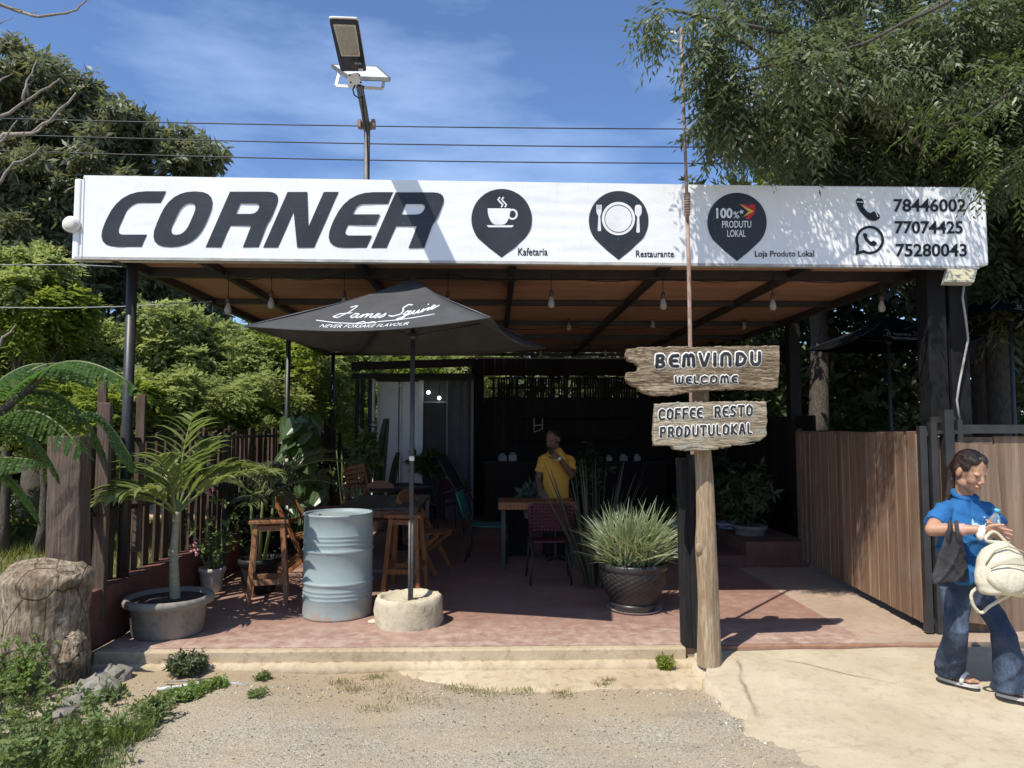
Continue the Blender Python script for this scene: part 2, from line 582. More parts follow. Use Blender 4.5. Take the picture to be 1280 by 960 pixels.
def conc(name, a, b, dark, stain=.5, bump=.5, streak=None):
    m = N(name)
    n1 = m.noise(m.tc, 1.3, 8, .6); n2 = m.noise(m.tc, 12, 8, .7); n3 = m.noise(m.tc, 110, 4, .7)
    c = m.mix(m.ramp(n1, [(.35, 0.0), (.65, 1.0)]), a, b)
    c = m.mix(m.ramp(n2, [(.50, 0.0), (.72, stain)]), c, dark)
    c = m.mix(m.ramp(n3, [(.55, 0.0), (.70, .45)]), c, tuple(x * .6 for x in a))
    c = m.mix(m.ramp(m.vor(m.tc, 70), [(.0, .5), (.12, 0.0)]), c, tuple(min(.8, x * 1.35) for x in b))
    if streak:
        c = m.mix(m.ramp(m.noise(m.tc, 2.1, 7, .7, 1.2), [(.54, 0.0), (.68, .45)]), c, tuple(x * k for x, k in zip(b, (.72, .62, .52))))
        c = m.mix(m.ramp(m.noise(m.map((1.2, 6, 1), (0, 0, streak)), 2.0, 7, .7), [(.52, 0.0), (.75, .5)]), c, tuple(x * .72 for x in b))
    if name == 'tan_concrete':
        wv = m.n('ShaderNodeMix'); wv.data_type = 'RGBA'; wv.inputs['Factor'].default_value = .12; m.l(m.tc, wv.inputs['A'])
        nn = m.n('ShaderNodeTexNoise', Scale=3.0, Detail=6.0); m.l(m.tc, nn.inputs['Vector']); m.l(nn.outputs['Color'], wv.inputs['B'])
        ck = m.vor(m.map((.55, .8, .01), (0, 0, .4), (.3, .2, 0), wv.outputs['Result']), 1.0, 'DISTANCE_TO_EDGE')
        vis = m.ramp(m.noise(m.tc, .9, 3, .5), [(.48, 0.0), (.56, .75)])
        cm = m.n('ShaderNodeMath', operation='MULTIPLY'); m.l(m.ramp(ck, [(0, 1.0), (.006, 0.0)]), cm.inputs[0]); m.l(vis, cm.inputs[1])
        c = m.mix(cm.outputs[0], c, (.13, .10, .07))
    m.set(c, .85, 0, .25)
    m.bump(n3, bump * .6, .003); m.bump(n2, bump, .008)
    m.bump(m.vor(m.tc, 160), .25, .002)
    return m.m


M_['concrete_tan'] = conc('tan_concrete', (.42, .35, .24), (.51, .44, .32), (.34, .275, .19), .8, .7, .5)
M_['concrete_edge'] = conc('edge_concrete', (.40, .31, .20), (.52, .43, .30), (.22, .16, .11), .7, 1.0)
M_['concrete_old'] = conc('old_pot_concrete', (.19, .175, .15), (.27, .25, .21), (.10, .09, .075), .8, .8)

FX0, FX1, FY0, FY1 = -2.92, 3.62, 5.38, 13.4
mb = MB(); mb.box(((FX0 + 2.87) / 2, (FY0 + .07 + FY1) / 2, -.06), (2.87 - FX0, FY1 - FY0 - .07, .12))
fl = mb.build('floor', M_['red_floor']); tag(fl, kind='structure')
mb = MB(); mb.box(((2.872 + 12) / 2, (FY0 + .07 + 20) / 2, -.062), (12 - 2.872, 20 - FY0 - .07, .12))
tag(mb.build('concrete_path', conc('path_concrete', (.33, .25, .18), (.43, .33, .25), (.24, .13, .10), .6, .5, .3)), kind='structure')
# the deck behind the cafe
mb = MB(); mb.box((0, 30, -.066), (26, 33.1, .12)); tag(mb.build('yard', M_['concrete_edge']), kind='structure')

# kerb edge with broken lower lip
def ragged_strip(name, x0, x1, yb, y_front, zt, zb, mat, amp, seg=.03, rows=5):
    n = int((x1 - x0) / seg)
    X = np.linspace(x0, x1, n)
    nz = np.zeros(n); a = 1
    for k in (1, 2.3, 5.1, 11, 23, 47):
        nz += np.sin(X * k * 2.1 + k * 3.7) / k ** .7
    nz = nz / 3 * amp + rng.normal(0, amp * .22, n)
    vs = []
    prof = [(yb, zt), (y_front + .03, zt), (y_front, zt - .012), (y_front - .012, (zt + zb) / 2), (y_front + .012, zb)]
    for j, (y, z) in enumerate(prof):
        k = 0 if j == 0 else 1
        y = y + (.42 * np.exp(-(X - x0) / .28) * k if yb < 5.4 else 0)
        vs.append(np.stack([X, y + nz * k + rng.normal(0, .003, n) * k, z + rng.normal(0, .0025, n) * k], -1))
    V = np.concatenate(vs); idx = np.arange(len(prof) * n).reshape(len(prof), n)
    F = np.stack([idx[1:, :-1], idx[1:, 1:], idx[:-1, 1:], idx[:-1, :-1]], -1).reshape(-1, 4)
    return tag(link(name, np_mesh(name, V, F, True), mat), kind='structure')


mb = MB(); mb.box(((FX0 + 1.44) / 2, FY0 + .03, -.05), (1.44 - FX0, .08, .094)); tag(mb.build('kerb', M_['concrete_edge'], bevel=.012), kind='structure')
ragged_strip('footing', -2.9, 1.62, 5.42, 5.325, -.085, -.2, M_['concrete_edge'], .016)
ragged_strip('footing', -.75, 1.50, 5.36, 4.95, -.135, -.2, M_['concrete_edge'], .05)
# steel threshold strip before the gate
mb = MB(); mb.box(((1.62 + 3.55) / 2, FY0 + .035, -.028), (3.55 - 1.62, .05, .05)); tag(mb.build('threshold', simple('rusty_threshold', (.26, .13, .08), (.36, .22, .15), .8, 9, bump=.5)), kind='structure')

# concrete apron on the right
bx = [(872, 838), (884, 856), (905, 880), (925, 900), (945, 925), (960, 960), (985, 1010), (1010, 1080), (1040, 1180), (1090, 1400)]
bp = [G(a, b, -.14) for a, b in bx]
by = np.array([p.y for p in bp])[::-1]; bxx = np.array([p.x for p in bp])[::-1]
ysA = np.linspace(1.6, 5.375, 110)
nxA = 120
V = []
for y in ysA:
    e = np.interp(y, by, bxx) + .03 * math.sin(y * 19) + .02 * math.sin(y * 43 + 1) + random.gauss(0, .012)
    xx = np.concatenate([[e - .015], e + (12 - e) * np.linspace(0, 1, nxA) ** 1.6])
    z0 = -.135 + .115 * np.clip((y - 3.9) / 1.4, 0, 1) ** 1.2
    zz = z0 - .02 * np.exp(-(xx - e) / .25) + .004 * np.sin(xx * 3 + y * 2) + .003 * np.sin(xx * 9 + y * 7)
    zz[0] = -.2
    V.append(np.stack([xx, np.full_like(xx, y), zz], -1))
V = np.array(V); idx = np.arange(V.shape[0] * V.shape[1]).reshape(V.shape[:2])
F = np.stack([idx[:-1, :-1], idx[:-1, 1:], idx[1:, 1:], idx[1:, :-1]], -1).reshape(-1, 4)
tag(link('pavement', np_mesh('pavement', V.reshape(-1, 3), F, True), M_['concrete_tan']), kind='structure')

# loose stones
def stones(name, n, xr, yr, s0, s1, mat, zf=None, dens=None):
    x = rng.uniform(*xr, n); y = rng.uniform(*yr, n)
    if dens is not None:
        k = dens(x, y) > rng.uniform(0, 1, n); x = x[k]; y = y[k]; n = len(x)
    z = (zf(x, y) if zf else ground_h(x, y))
    s = s0 + (s1 - s0) * rng.uniform(0, 1, n) ** 3
    base = np.array([(1, 0, 0), (0, 1, 0), (-1, 0, 0), (0, -1, 0), (.1, .1, .75), (0, 0, -.5)])
    tri = np.array([(0, 1, 4), (1, 2, 4), (2, 3, 4), (3, 0, 4), (1, 0, 5), (2, 1, 5), (3, 2, 5), (0, 3, 5)])
    V = base[None] * (s[:, None, None] * rng.uniform(.6, 1.3, (n, 6, 1)))
    a = rng.uniform(0, 6.28, n); ca, sa = np.cos(a), np.sin(a)
    Vx = V[..., 0] * ca[:, None] - V[..., 1] * sa[:, None]; Vy = V[..., 0] * sa[:, None] + V[..., 1] * ca[:, None]
    V = np.stack([Vx + x[:, None], Vy + y[:, None], V[..., 2] + z[:, None]], -1).reshape(-1, 3)
    F = (tri[None] + (np.arange(n) * 6)[:, None, None]).reshape(-1, 3)
    o = link(name, np_mesh(name, V, F), mat)
    tag(o, kind='stuff'); return o


m = N('pebble'); g = m.n('ShaderNodeNewGeometry')
m.set(m.mix(g.outputs['Random Per Island'], (.16, .14, .11), (.55, .50, .41)), .9)
M_['pebble'] = m.m
ap_edge = lambda x, y: np.interp(y, by, bxx)
stones('gravel', 9000, (-3.2, 2.2), (3.0, 5.1), .002, .009, M_['pebble'], None, lambda x, y: (x < ap_edge(x, y)) * (.35 + .65 * (np.sin(x * 3 + y) > 0)))
stones('gravel', 2200, (0.9, 1.9), (3.2, 5.0), .003, .016, M_['pebble'], None, lambda x, y: np.exp(-((x - ap_edge(x, y)) / .10) ** 2))
stones('gravel', 2500, (-2.9, 1.5), (4.8, 5.35), .003, .014, M_['pebble'], None, lambda x, y: np.exp(-((y - 4.95) / .12) ** 2))
for o, l in zip([o for o in col.objects if o.name.startswith('gravel')], ('fine grey gravel scattered over the street surface', 'crumbled stones along the edge of the concrete apron', 'loose crumbs along the foot of the kerb')):
    tag(o, l, 'gravel')

# hill far off, seen through the trees
hx_ = np.linspace(-400, 200, 90)
V = []
for j, t in enumerate(np.linspace(0, 1, 8)):
    hh = (26 + 7 * np.sin(hx_ * .02 + 1) + 4 * np.sin(hx_ * .05)) * math.sin(t * math.pi / 2)
    V.append(np.stack([hx_, 300 + 90 * t + 0 * hx_, hh], -1))
V = np.array(V); idx = np.arange(V.shape[0] * V.shape[1]).reshape(V.shape[:2])
F = np.stack([idx[:-1, :-1], idx[:-1, 1:], idx[1:, 1:], idx[1:, :-1]], -1).reshape(-1, 4)
tag(link('hill', np_mesh('hill', V.reshape(-1, 3), F, True), simple('hill_scrub', (.10, .13, .12), (.14, .16, .15), .9, .05)), kind='structure')

# ================================================================ CAFE SHELTER
shel = thing('cafe_shelter', (0.3, 9.5, 0), 'long open-fronted black steel cafe shelter with brown ceiling above the red patio', 'shelter')
RX0, RX1 = -3.12, 3.86
ZC = 3.05
m = N('brown_ceiling_board')
n1 = m.noise(m.map((1, 6, 1)), 1.5, 8, .7)
c = m.mix(m.ramp(n1, [(.35, 0.0), (.65, 1.0)]), (.33, .175, .105), (.44, .25, .16))
c = m.mix(m.ramp(m.noise(m.tc, 2, 5), [(.55, 0.0), (.7, .5)]), c, (.24, .13, .08))
m.set(c, .7); m.bump(n1, .3, .01)
CEIL = m.m
crossY = [6.42, 7.9, 9.4, 10.8, 12.1, 13.35]
edges = [5.86] + crossY[1:]
xsb = [RX0, -1.13, .17, 1.5, 2.74, RX1]
for j in range(len(edges) - 1):
    for i in range(len(xsb) - 1):
        mb = MB(); mb.box(((xsb[i] + xsb[i + 1]) / 2, (edges[j] + edges[j + 1]) / 2, ZC + .034 + .003 * ((i + j) % 2)), (xsb[i + 1] - xsb[i] - .006, edges[j + 1] - edges[j] - .006, .012))
        mb.build('ceiling_panel', CEIL, shel)
mb = MB(); mb.box(((RX0 + RX1) / 2, 9.6, ZC + .075), (RX1 - RX0 + .1, 7.6, .04)); mb.build('roof', simple('zinc_roof', (.3, .3, .3), (.2, .16, .13), .5, 4, metal=.5), shel)
for y in crossY:
    k = .055 if y > 7 else .09
    mb = MB(); mb.bar((RX0, y, ZC - .01), (RX1, y, ZC - .01), k * .8, k); mb.build('cross_beam', M_['black_metal'], shel)
for x in (-2.45, -1.15, .17, 1.5, 2.74):
    mb = MB(); mb.bar((x, 5.9, ZC - .008), (x, 13.4, ZC - .008), .055, .07); mb.build('rafter', M_['black_metal'], shel)
for x in (RX0, RX1 - .0):
    mb = MB(); mb.bar((x, 5.85, ZC + .01), (x, 13.4, ZC + .01), .06, .12); mb.build('edge_beam', M_['black_metal'], shel)
for x, y, r in ((-3.05, 6.0, .042), (-3.0, 10.4, .036), (-3.0, 13.3, .036)):
    mb = MB(); mb.tube([(x, y, -.1), (x, y, ZC)], r, 14); mb.build('post', M_['black_metal'], shel)
for x in (3.80, 3.99):
    mb = MB(); mb.box((x, 6.02, 1.5), (.16, .17, 3.1), ); mb.build('post', M_['column_black'], shel, bevel=.008)
for x, y in ((3.98, 9.3), (3.98, 12.6)):
    mb = MB(); mb.box((x, y, 1.5), (.14, .14, 3.05)); mb.build('post', M_['black_wood'], shel)

# back wall of dark boards with a slatted vent, behind the shelter
bw = thing('back_wall', (1.6, 13.5, 0), 'dark timber back wall with a slatted vent strip under the cafe ceiling', 'wall')
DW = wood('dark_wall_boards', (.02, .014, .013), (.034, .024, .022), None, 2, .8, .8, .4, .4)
x = -.42
ws = 13.5
vz0, vz1 = 2.22, 2.60
while x < 4.0:
    b = random.uniform(.17, .24)
    if x + b < .02 or x > 2.62:
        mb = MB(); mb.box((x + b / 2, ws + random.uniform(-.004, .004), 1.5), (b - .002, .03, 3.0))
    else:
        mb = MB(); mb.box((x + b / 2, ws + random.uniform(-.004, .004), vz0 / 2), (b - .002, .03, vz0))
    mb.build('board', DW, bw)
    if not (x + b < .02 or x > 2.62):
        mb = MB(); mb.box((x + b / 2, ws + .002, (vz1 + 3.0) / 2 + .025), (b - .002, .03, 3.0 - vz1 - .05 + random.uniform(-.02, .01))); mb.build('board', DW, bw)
    x += b
x = .0
while x < 2.7:
    if random.random() < .93:
        mb = MB(); mb.box((x, ws - .01, (vz0 + vz1) / 2), (random.uniform(.03, .05), .02, vz1 - vz0 + .02)); mb.build('slat', DW, bw)
    x += .05
for z in (vz0, 2.41, vz1):
    mb = MB(); mb.bar((-.1, ws - .04, z), (2.75, ws - .04, z), .03, .03); mb.build('rail', DW, bw)
# slatted side screen of the shelter on the right
sw = thing('side_wall', (3.95, 11, 0), 'dark half-height planked side wall deep in the shade right of the planters', 'wall')
y = 8.7
while y < 13.4:
    b = random.uniform(.18, .25)
    mb = MB(); mb.box((3.98, y + b / 2, .9), (.03, b - .012, 1.8)); mb.build('board', DW, sw); y += b

# ---------------------------------------------------------------- 2-D shapes on a wall plane
def fill2d(name, outlines, mat, parent, Y, th=.002, conv=None, bevel=0):
    """outlines: lists of (px,py) photo pixels measured on the plane y=Y; even-odd fill; sticks th out to the front"""
    cu = bpy.data.curves.new(name, 'CURVE'); cu.dimensions = '2D'; cu.fill_mode = 'BOTH'; cu.extrude = th / 2
    if bevel: cu.bevel_depth = bevel; cu.bevel_resolution = 1
    for ol in outlines:
        pts = [(P(a, b, Y) if conv is None else conv(a, b)) for a, b in ol]
        sp = cu.splines.new('POLY'); sp.points.add(len(pts) - 1); sp.use_cyclic_u = True
        for q, p in zip(sp.points, pts): q.co = (p.x, p.z, 0, 1)
    ob = bpy.data.objects.new(name, cu); col.objects.link(ob)
    dg = bpy.context.evaluated_depsgraph_get(); dg.update()
    me = bpy.data.meshes.new_from_object(ob.evaluated_get(dg))
    bpy.data.objects.remove(ob); bpy.data.curves.remove(cu)
    me.transform(Matrix.Translation((0, Y - th / 2, 0)) @ Matrix.Rotation(R(90), 4, 'X'))
    me.materials.clear()
    return link(name, me, mat, parent)


def text2d(name, s, box, mat, parent, Y, th=.002, bold=0.0, shear=0, spacing=1.0, conv=None):
    """text fitted to a pixel box (x0,y0,x1,y1) measured on plane y=Y"""
    cu = bpy.data.curves.new(name, 'FONT'); cu.body = s; cu.offset = bold; cu.extrude = .001; cu.shear = shear; cu.space_character = spacing
    cu.resolution_u = 3
    ob = bpy.data.objects.new(name, cu); col.objects.link(ob)
    dg = bpy.context.evaluated_depsgraph_get(); dg.update()
    me = bpy.data.meshes.new_from_object(ob.evaluated_get(dg))
    bpy.data.objects.remove(ob); bpy.data.curves.remove(cu)
    co = np.empty(len(me.vertices) * 3, dtype=np.float32); me.vertices.foreach_get('co', co); co = co.reshape(-1, 3)
    lo, hi = co.min(0), co.max(0)
    x0, y0, x1, y1 = box
    u = (co[:, 0] - lo[0]) / (hi[0] - lo[0]); v = (co[:, 1] - lo[1]) / (hi[1] - lo[1])
    q = []
    for a, b, c in zip(u, v, co[:, 2]):
        p = P(x0 + (x1 - x0) * a, y1 + (y0 - y1) * b, Y) if conv is None else conv(x0 + (x1 - x0) * a, y1 + (y0 - y1) * b)
        q.append((p.x, p.y - (th if c > 0 else 0), p.z))
    me.vertices.foreach_set('co', np.array(q, dtype=np.float32).ravel())
    me.materials.clear(); me.update()
    return link(name, me, mat, parent)


def rpoly(pts, n=6):
    """closed outline from (x,y,radius) corners"""
    out = []; L = len(pts)
    for i in range(L):
        x, y = pts[i][:2]; r = pts[i][2] if len(pts[i]) > 2 else 0
        if r <= 0: out.append((x, y)); continue
        p = Vector((x, y)); a = Vector(pts[i - 1][:2]) - p; b = Vector(pts[(i + 1) % L][:2]) - p
        ra = min(r, a.length * .5 if (len(pts[i - 1]) > 2 and pts[i - 1][2] > 0) else a.length)
        rb = min(r, b.length * .5 if (len(pts[(i + 1) % L]) > 2 and pts[(i + 1) % L][2] > 0) else b.length)
        A = p + a.normalized() * ra; B = p + b.normalized() * rb
        for k in range(n + 1):
            t = k / n
            q = A * (1 - t) ** 2 + p * 2 * t * (1 - t) + B * t ** 2
            out.append((q.x, q.y))
    return out


def circ(cx, cy, r, n=28, a0=0, a1=360, ry=None):
    ry = ry or r
    m_ = n if abs(a1 - a0) >= 360 else n + 1
    return [(cx + r * math.cos(R(a0 + (a1 - a0) * k / n)), cy + ry * math.sin(R(a0 + (a1 - a0) * k / n))) for k in range(m_)]


# ---------------------------------------------------------------- signboard
YB = 5.75
SB = thing('signboard', (.3, YB, 2.97), 'long white cafe banner box reading CORNER with three pin emblems and phone numbers', 'sign')
m = N('white_banner_vinyl')
n1 = m.noise(m.map((1, 1, 1)), 1.2, 6, .6)
c = m.mix(m.ramp(n1, [(.35, 0.0), (.65, 1.0)]), (.72, .745, .75), (.79, .80, .80))
c = m.mix(m.ramp(m.noise(m.map((8, 1, 1)), 6, 7, .75), [(.6, 0.0), (.8, .3)]), c, (.58, .55, .48))
c = m.mix(m.ramp(m.noise(m.map((1, 1, 1)), 90, 3, .7), [(.68, 0.0), (.76, .6)]), c, (.5, .47, .42))
m.set(c, .42, 0, .4)
c = m.mix(m.ramp(m.noise(m.map((22, 1, .8)), 2, 6, .7), [(.55, 0.0), (.8, .35)]), c, (.5, .48, .43)); m.set(c)
m.bump(m.noise(m.map((1, 1, 2)), 14, 5, .6), .15, .01)
VINYL = m.m
tl, tr, bl, br = P(97, 219, YB), P(1222, 236, YB), P(93, 321, YB), P(1222, 333, YB)
zt, zb = (tl.z + tr.z) / 2, (bl.z + br.z) / 2
xL, xR = (tl.x + bl.x) / 2, (tr.x + br.x) / 2
print('board', tl, tr, bl, br)
nu, nv = 240, 30
U, Vv = np.meshgrid(np.linspace(0, 1, nu), np.linspace(0, 1, nv))
X = xL + .05 + (xR - xL - .05) * U
ztu = tl.z + (tr.z - tl.z) * U; zbu = bl.z + (br.z - bl.z) * U
Z = zbu + (ztu - zbu) * Vv
D = np.zeros_like(X)
for (cx, cv, sgn) in ((0, 1, 1), (0, 0, 1), (1, 0, -1), (1, 1, -1)):
    px_, pz_ = (X - (xL if cx == 0 else xR)) * sgn, (Z - (zt if cv else zb)) * (-1 if cv else 1)
    rr = np.hypot(px_, pz_); th = np.arctan2(pz_, px_)
    D += .008 * np.exp(-rr / .32) * np.sin(th * 22 + 3 * np.sin(rr * 9)) * np.clip(rr / .05, 0, 1)
D += .0016 * np.sin(X * 60 + 6 * np.sin(Z * 9)) * np.exp(-((X - xL - .35) / .3) ** 2) * (np.sin(Z * 14) > 0)
D += .005 * np.sin(X * 2.2) * np.sin(Z * 7) + .0016 * np.sin(Z * 55 + 2 * np.sin(X * 1.7)) * np.clip(np.sin(X * 1.3 + 1), 0, 1) + .002 * np.sin(X * 11 + Z * 4)
edge = np.minimum(np.minimum(U, 1 - U) * 12, np.minimum(Vv, 1 - Vv) * 6).clip(0, 1)
D *= edge
V = np.stack([X, YB + np.abs(D), Z], -1).reshape(-1, 3)
idx = np.arange(X.size).reshape(X.shape)
F = np.stack([idx[:-1, :-1], idx[:-1, 1:], idx[1:, 1:], idx[1:, :-1]], -1).reshape(-1, 4)
link('banner_sheet', np_mesh('banner_sheet', V, F, True), VINYL, SB)
mb = MB(); mb.box(((xL + xR) / 2, YB + .08, (zt + zb) / 2), (xR - xL - .02, .13, zt - zb - .012)); mb.build('frame_box', VINYL, SB)
mb = MB(); mb.box((xL + .0, YB + .055, (zt + zb) / 2 - .004), (.055, .10, zt - zb + .004)); mb.build('end_fold', VINYL, SB, bevel=.012)
mb = MB(); mb.box((xR + .045, YB + .055, (zt + zb) / 2 - .016), (.09, .10, zt - zb - .02)); mb.build('end_fold', VINYL, SB, bevel=.02)
mb = MB(); mb.bar((xL, YB + .03, bl.z - .008), (xR, YB + .03, br.z - .008), .06, .022); mb.build('lower_trim', simple('trim_grey', (.45, .44, .42), (.3, .29, .27), .6, 9), SB)
YL = YB - .0005
S_ = 68.5


def LX(x0):
    # letter space: x in cap heights from x0 px, y up; sheared italic
    def f(pt):
        x, y = pt
        return (x0 + x * S_ + y * 30.5, 308.6 - (x0 - 118) / 410 * -1.6 - y * 69.5)
    return f


wC = .86
LET = {
    'C': (118, [[(0, 0, .42), (wC, 0), (wC, .22), (.30, .22, .14), (.30, .79, .2), (wC, .79), (wC, 1), (0, 1, .5)]]),
    'O': (183, [[(0, 0, .42), (.89, 0, .42), (.89, 1, .42), (0, 1, .42)], [(.30, .22, .2), (.60, .22, .2), (.60, .79, .2), (.30, .79, .2)]]),
    'R': (257, [[(0, 0), (.28, 0), (.28, .39), (.66, .39), (.68, 0), (.97, 0), (.93, .42, .12), (.96, .5, .1), (.96, 1, .28), (0, 1)], [(.28, .60), (.66, .60, .12), (.66, .79, .12), (.28, .79)]]),
    'N': (329, [[(0, 0), (.27, 0), (.27, .64), (.62, 0), (.93, 0), (.93, 1), (.66, 1), (.66, .38), (.36, 1), (0, 1)]]),
    'E': (402, [[(0, 0, .42), (.82, 0), (.82, .22), (.30, .22, .12), (.30, .41), (.80, .41), (.80, .60), (.30, .60), (.30, .79, .12), (.86, .79), (.86, 1), (0, 1, .5)]]),
}
order = [('C', 118), ('O', 183), ('R', 257), ('N', 329), ('E', 402), ('R', 464)]
for k, (ch, x0) in enumerate(order):
    f = LX(x0)
    o = fill2d('letter', [[f(p) for p in rpoly(ol)] for ol in LET[ch][1]], M_['print'], SB, YL - .0006 * (k % 2), .002)


def pin(cx, cy, r, ty):
    a = 38
    pts = circ(cx, cy, r, 40, 180 - a + 0, 360 + a)
    lx, ly = pts[-1]
    pts += [(cx + (lx - cx) * .55, cy + (ly - cy) + (ty - ly) * .45 + 1), (cx, ty), (cx - (lx - cx) * .55, cy + (ly - cy) + (ty - ly) * .45 + 1)]
    return pts


p1 = fill2d('pin_emblem', [pin(627, 274, 37.8, 322)], M_['print'], SB, YL)
YI = YL - .003
cup = [rpoly([(609.5, 260.5), (638, 260.5), (637.5, 270, 6), (632, 281, 5), (616, 281, 5), (610, 270, 6)])]
fill2d('cup', cup, M_['print_white'], p1, YI)
fill2d('saucer', [rpoly([(608.5, 281.6), (642, 281.6), (641, 284.2, 2), (610, 284.2, 2)])], M_['print_white'], p1, YI)
fill2d('handle', [circ(640.6, 268, 6.6, 20, ry=7), circ(640.6, 268, 4.2, 20, ry=4.6)], M_['print_white'], p1, YI - .001)


def stroke(name, pts, wpx, mat, parent, Y, d=.0015):
    """ribbon along a pixel path, on the plane y=Y"""
    q = [Vector(p) for p in pts]
    L = []; Rr = []
    for i, p in enumerate(q):
        t = (q[min(i + 1, len(q) - 1)] - q[max(i - 1, 0)]).normalized()
        n = Vector((-t.y, t.x)) * wpx / 2
        L.append((p.x + n.x, p.y + n.y)); Rr.append((p.x - n.x, p.y - n.y))
    return fill2d(name, [L + Rr[::-1]], mat, parent, Y, d)


for sx in (0, 4.6):
    stroke('steam', [(625 + sx, 246.5), (622.5 + sx, 249.5), (625.5 + sx, 253), (628.5 + sx, 256), (626.5 + sx, 259)][: 5], 1.9, M_['print_white'], p1, YI)
p2 = fill2d('pin_emblem', [pin(773.3, 276, 37.3, 325)], M_['print'], SB, YL)
fill2d('plate', [circ(773, 273.3, 20.8, 40)], M_['print_white'], p2, YI)
fill2d('plate_ring', [circ(773, 273.3, 17.4, 40), circ(773, 273.3, 16.7, 40)], M_['print'], p2, YI - .002)
fill2d('fork', [rpoly([(745.5, 256), (747, 256), (747, 262), (748, 262), (748, 256), (749.5, 256), (749.5, 262), (750.5, 262), (750.5, 256), (752, 256), (752, 266, 3), (750.2, 270), (751.5, 289, 1.5), (747, 289, 1.5), (748, 270), (745.5, 266, 3)])], M_['print_white'], p2, YI)
fill2d('spoon', [rpoly([(793.5, 256, 4), (802, 256, 4), (802.2, 268, 4), (799, 271), (799.8, 291, 2), (795.3, 291, 2), (796.5, 271), (793.5, 268, 4)])], M_['print_white'], p2, YI)
p3 = fill2d('pin_emblem', [pin(921.3, 278, 37, 326.5)], M_['print'], SB, YL)
text2d('percent_text', '100', (895.3, 260, 915.5, 273), M_['print_white'], p3, YI, bold=.035)
text2d('percent_text', '%', (916.5, 264.5, 924, 273), M_['print_white'], p3, YI, bold=.01)
text2d('slogan_text', 'PRODUTU', (902.5, 276, 939, 284.8), M_['print_white'], p3, YI, bold=.012)
text2d('slogan_text', 'LOKAL', (909, 287.3, 932, 296.2), M_['print_white'], p3, YI, bold=.012)
hrt = rpoly([(925, 255.5), (930, 255, 2), (936, 258, 2), (940, 254, 4), (945, 258, 4), (943.5, 267, 4), (936, 274.5, 2), (931, 273, 2), (937, 264)])
fill2d('heart_flag', [hrt], M_['print_red'], p3, YI)
fill2d('flag_stripe', [[(924, 255), (942.5, 264), (928.5, 271.5), (936, 264.3)]], M_['print_yellow'], p3, YI - .0015)
st = []
for k in range(10):
    a = R(-90 + 36 * k - 15); r = 3.2 if k % 2 == 0 else 1.4
    st.append((926.8 + r * math.cos(a), 264.8 + r * math.sin(a)))
fill2d('flag_star', [st], M_['print_white'], p3, YI - .001)
PB = M_['print_black']
text2d('caption', 'Kafetaria', (647.5, 309.8, 684.5, 319.5), PB, SB, YL, bold=.009)
text2d('caption', 'Restaurante', (794.8, 313, 842.3, 321.5), PB, SB, YL, bold=.009)
text2d('caption', 'Loja Produto Lokal', (943.7, 313.5, 1017.5, 323.3), PB, SB, YL, bold=.009)
text2d('phone_number', '78446002', (1117, 248.5, 1207.5, 265), PB, SB, YL, bold=.02)
text2d('phone_number', '77074425', (1118.5, 276.3, 1203.5, 292.3), PB, SB, YL, bold=.02)
text2d('phone_number', '75280043', (1119.5, 304.6, 1208.5, 321), PB, SB, YL, bold=.02)


def handset(ax, ay, s, Y, par, name='handset_icon'):
    f = lambda x, y: (ax + x * s, ay + y * s)
    pts = rpoly([(0, 4, 1), (1.5, 0, 1.5), (8, 1, 1.5), (10, 6, 2), (8, 9, 2), (13, 16, 3), (18, 18.5, 2), (21, 15.5, 1.5), (28, 19, 1.5), (29, 24, 2), (23, 28, 4), (15, 26, 5), (4, 15, 5)])
    fill2d(name, [[f(*p) for p in pts]], PB, par, Y)


handset(1069.6, 247.5, 1.05, YL, SB)
stroke('handset_gap', [(1071, 252.3), (1078.5, 252.8)], 1.0, VINYL, SB, YL - .003)
stroke('handset_gap', [(1094, 264), (1097.5, 271)], 1.0, VINYL, SB, YL - .003)
ring = circ(1087, 300, 17.9, 44, 155, -205 + 360 + 310)
ring = [(1087 + 17.9 * math.cos(R(a)), 300 + 17.9 * math.sin(R(a))) for a in np.linspace(155, 155 + 320, 44)]
ring += [(1079, 316.3), (1069, 319)]
inn = [(1087 + 14.6 * math.cos(R(a)), 300 + 14.6 * math.sin(R(a))) for a in np.linspace(152, 152 + 322, 44)]
inn += [(1079.5, 312.5), (1073.5, 314.2)]
fill2d('chat_icon', [ring, inn], PB, SB, YL)
handset(1078.6, 291.3, .60, YL, SB)
# fabric shadow-free seams
mb = MB(); mb.bar(P(105, 221, YB - .004), P(101.5, 321, YB - .004), .006, .004, (0, 1, 0)); mb.build('seam', VINYL, SB)

# small round lamp at the left end and floodlight at the right end
o = thing('bulkhead_lamp', P(90, 280, YB - .02), 'small round white lamp on the left end of the banner', 'lamp')
c0 = P(88, 280, YB - .03)
mb = MB(); mb.tube([c0 + Vector((0, .11, 0)), c0 + Vector((0, .02, 0)), c0], [.05, .066, .066], 24); mb.build('housing', M_['white_plastic'], o)
mb = MB(); mb.tube([c0 + Vector((0, .01, 0)), c0 + Vector((0, -.008, 0)), c0 + Vector((0, -.02, 0))], [.052, .05, .03], 24); mb.build('lens', simple('milky_lens', (.72, .70, .62), None, .25, 4, bump=0), o)
mb = MB(); mb.tube([c0 + Vector((.0, .1, 0)), c0 + Vector((.07, .1, 0))], .018, 8); mb.build('bracket', M_['white_plastic'], o)

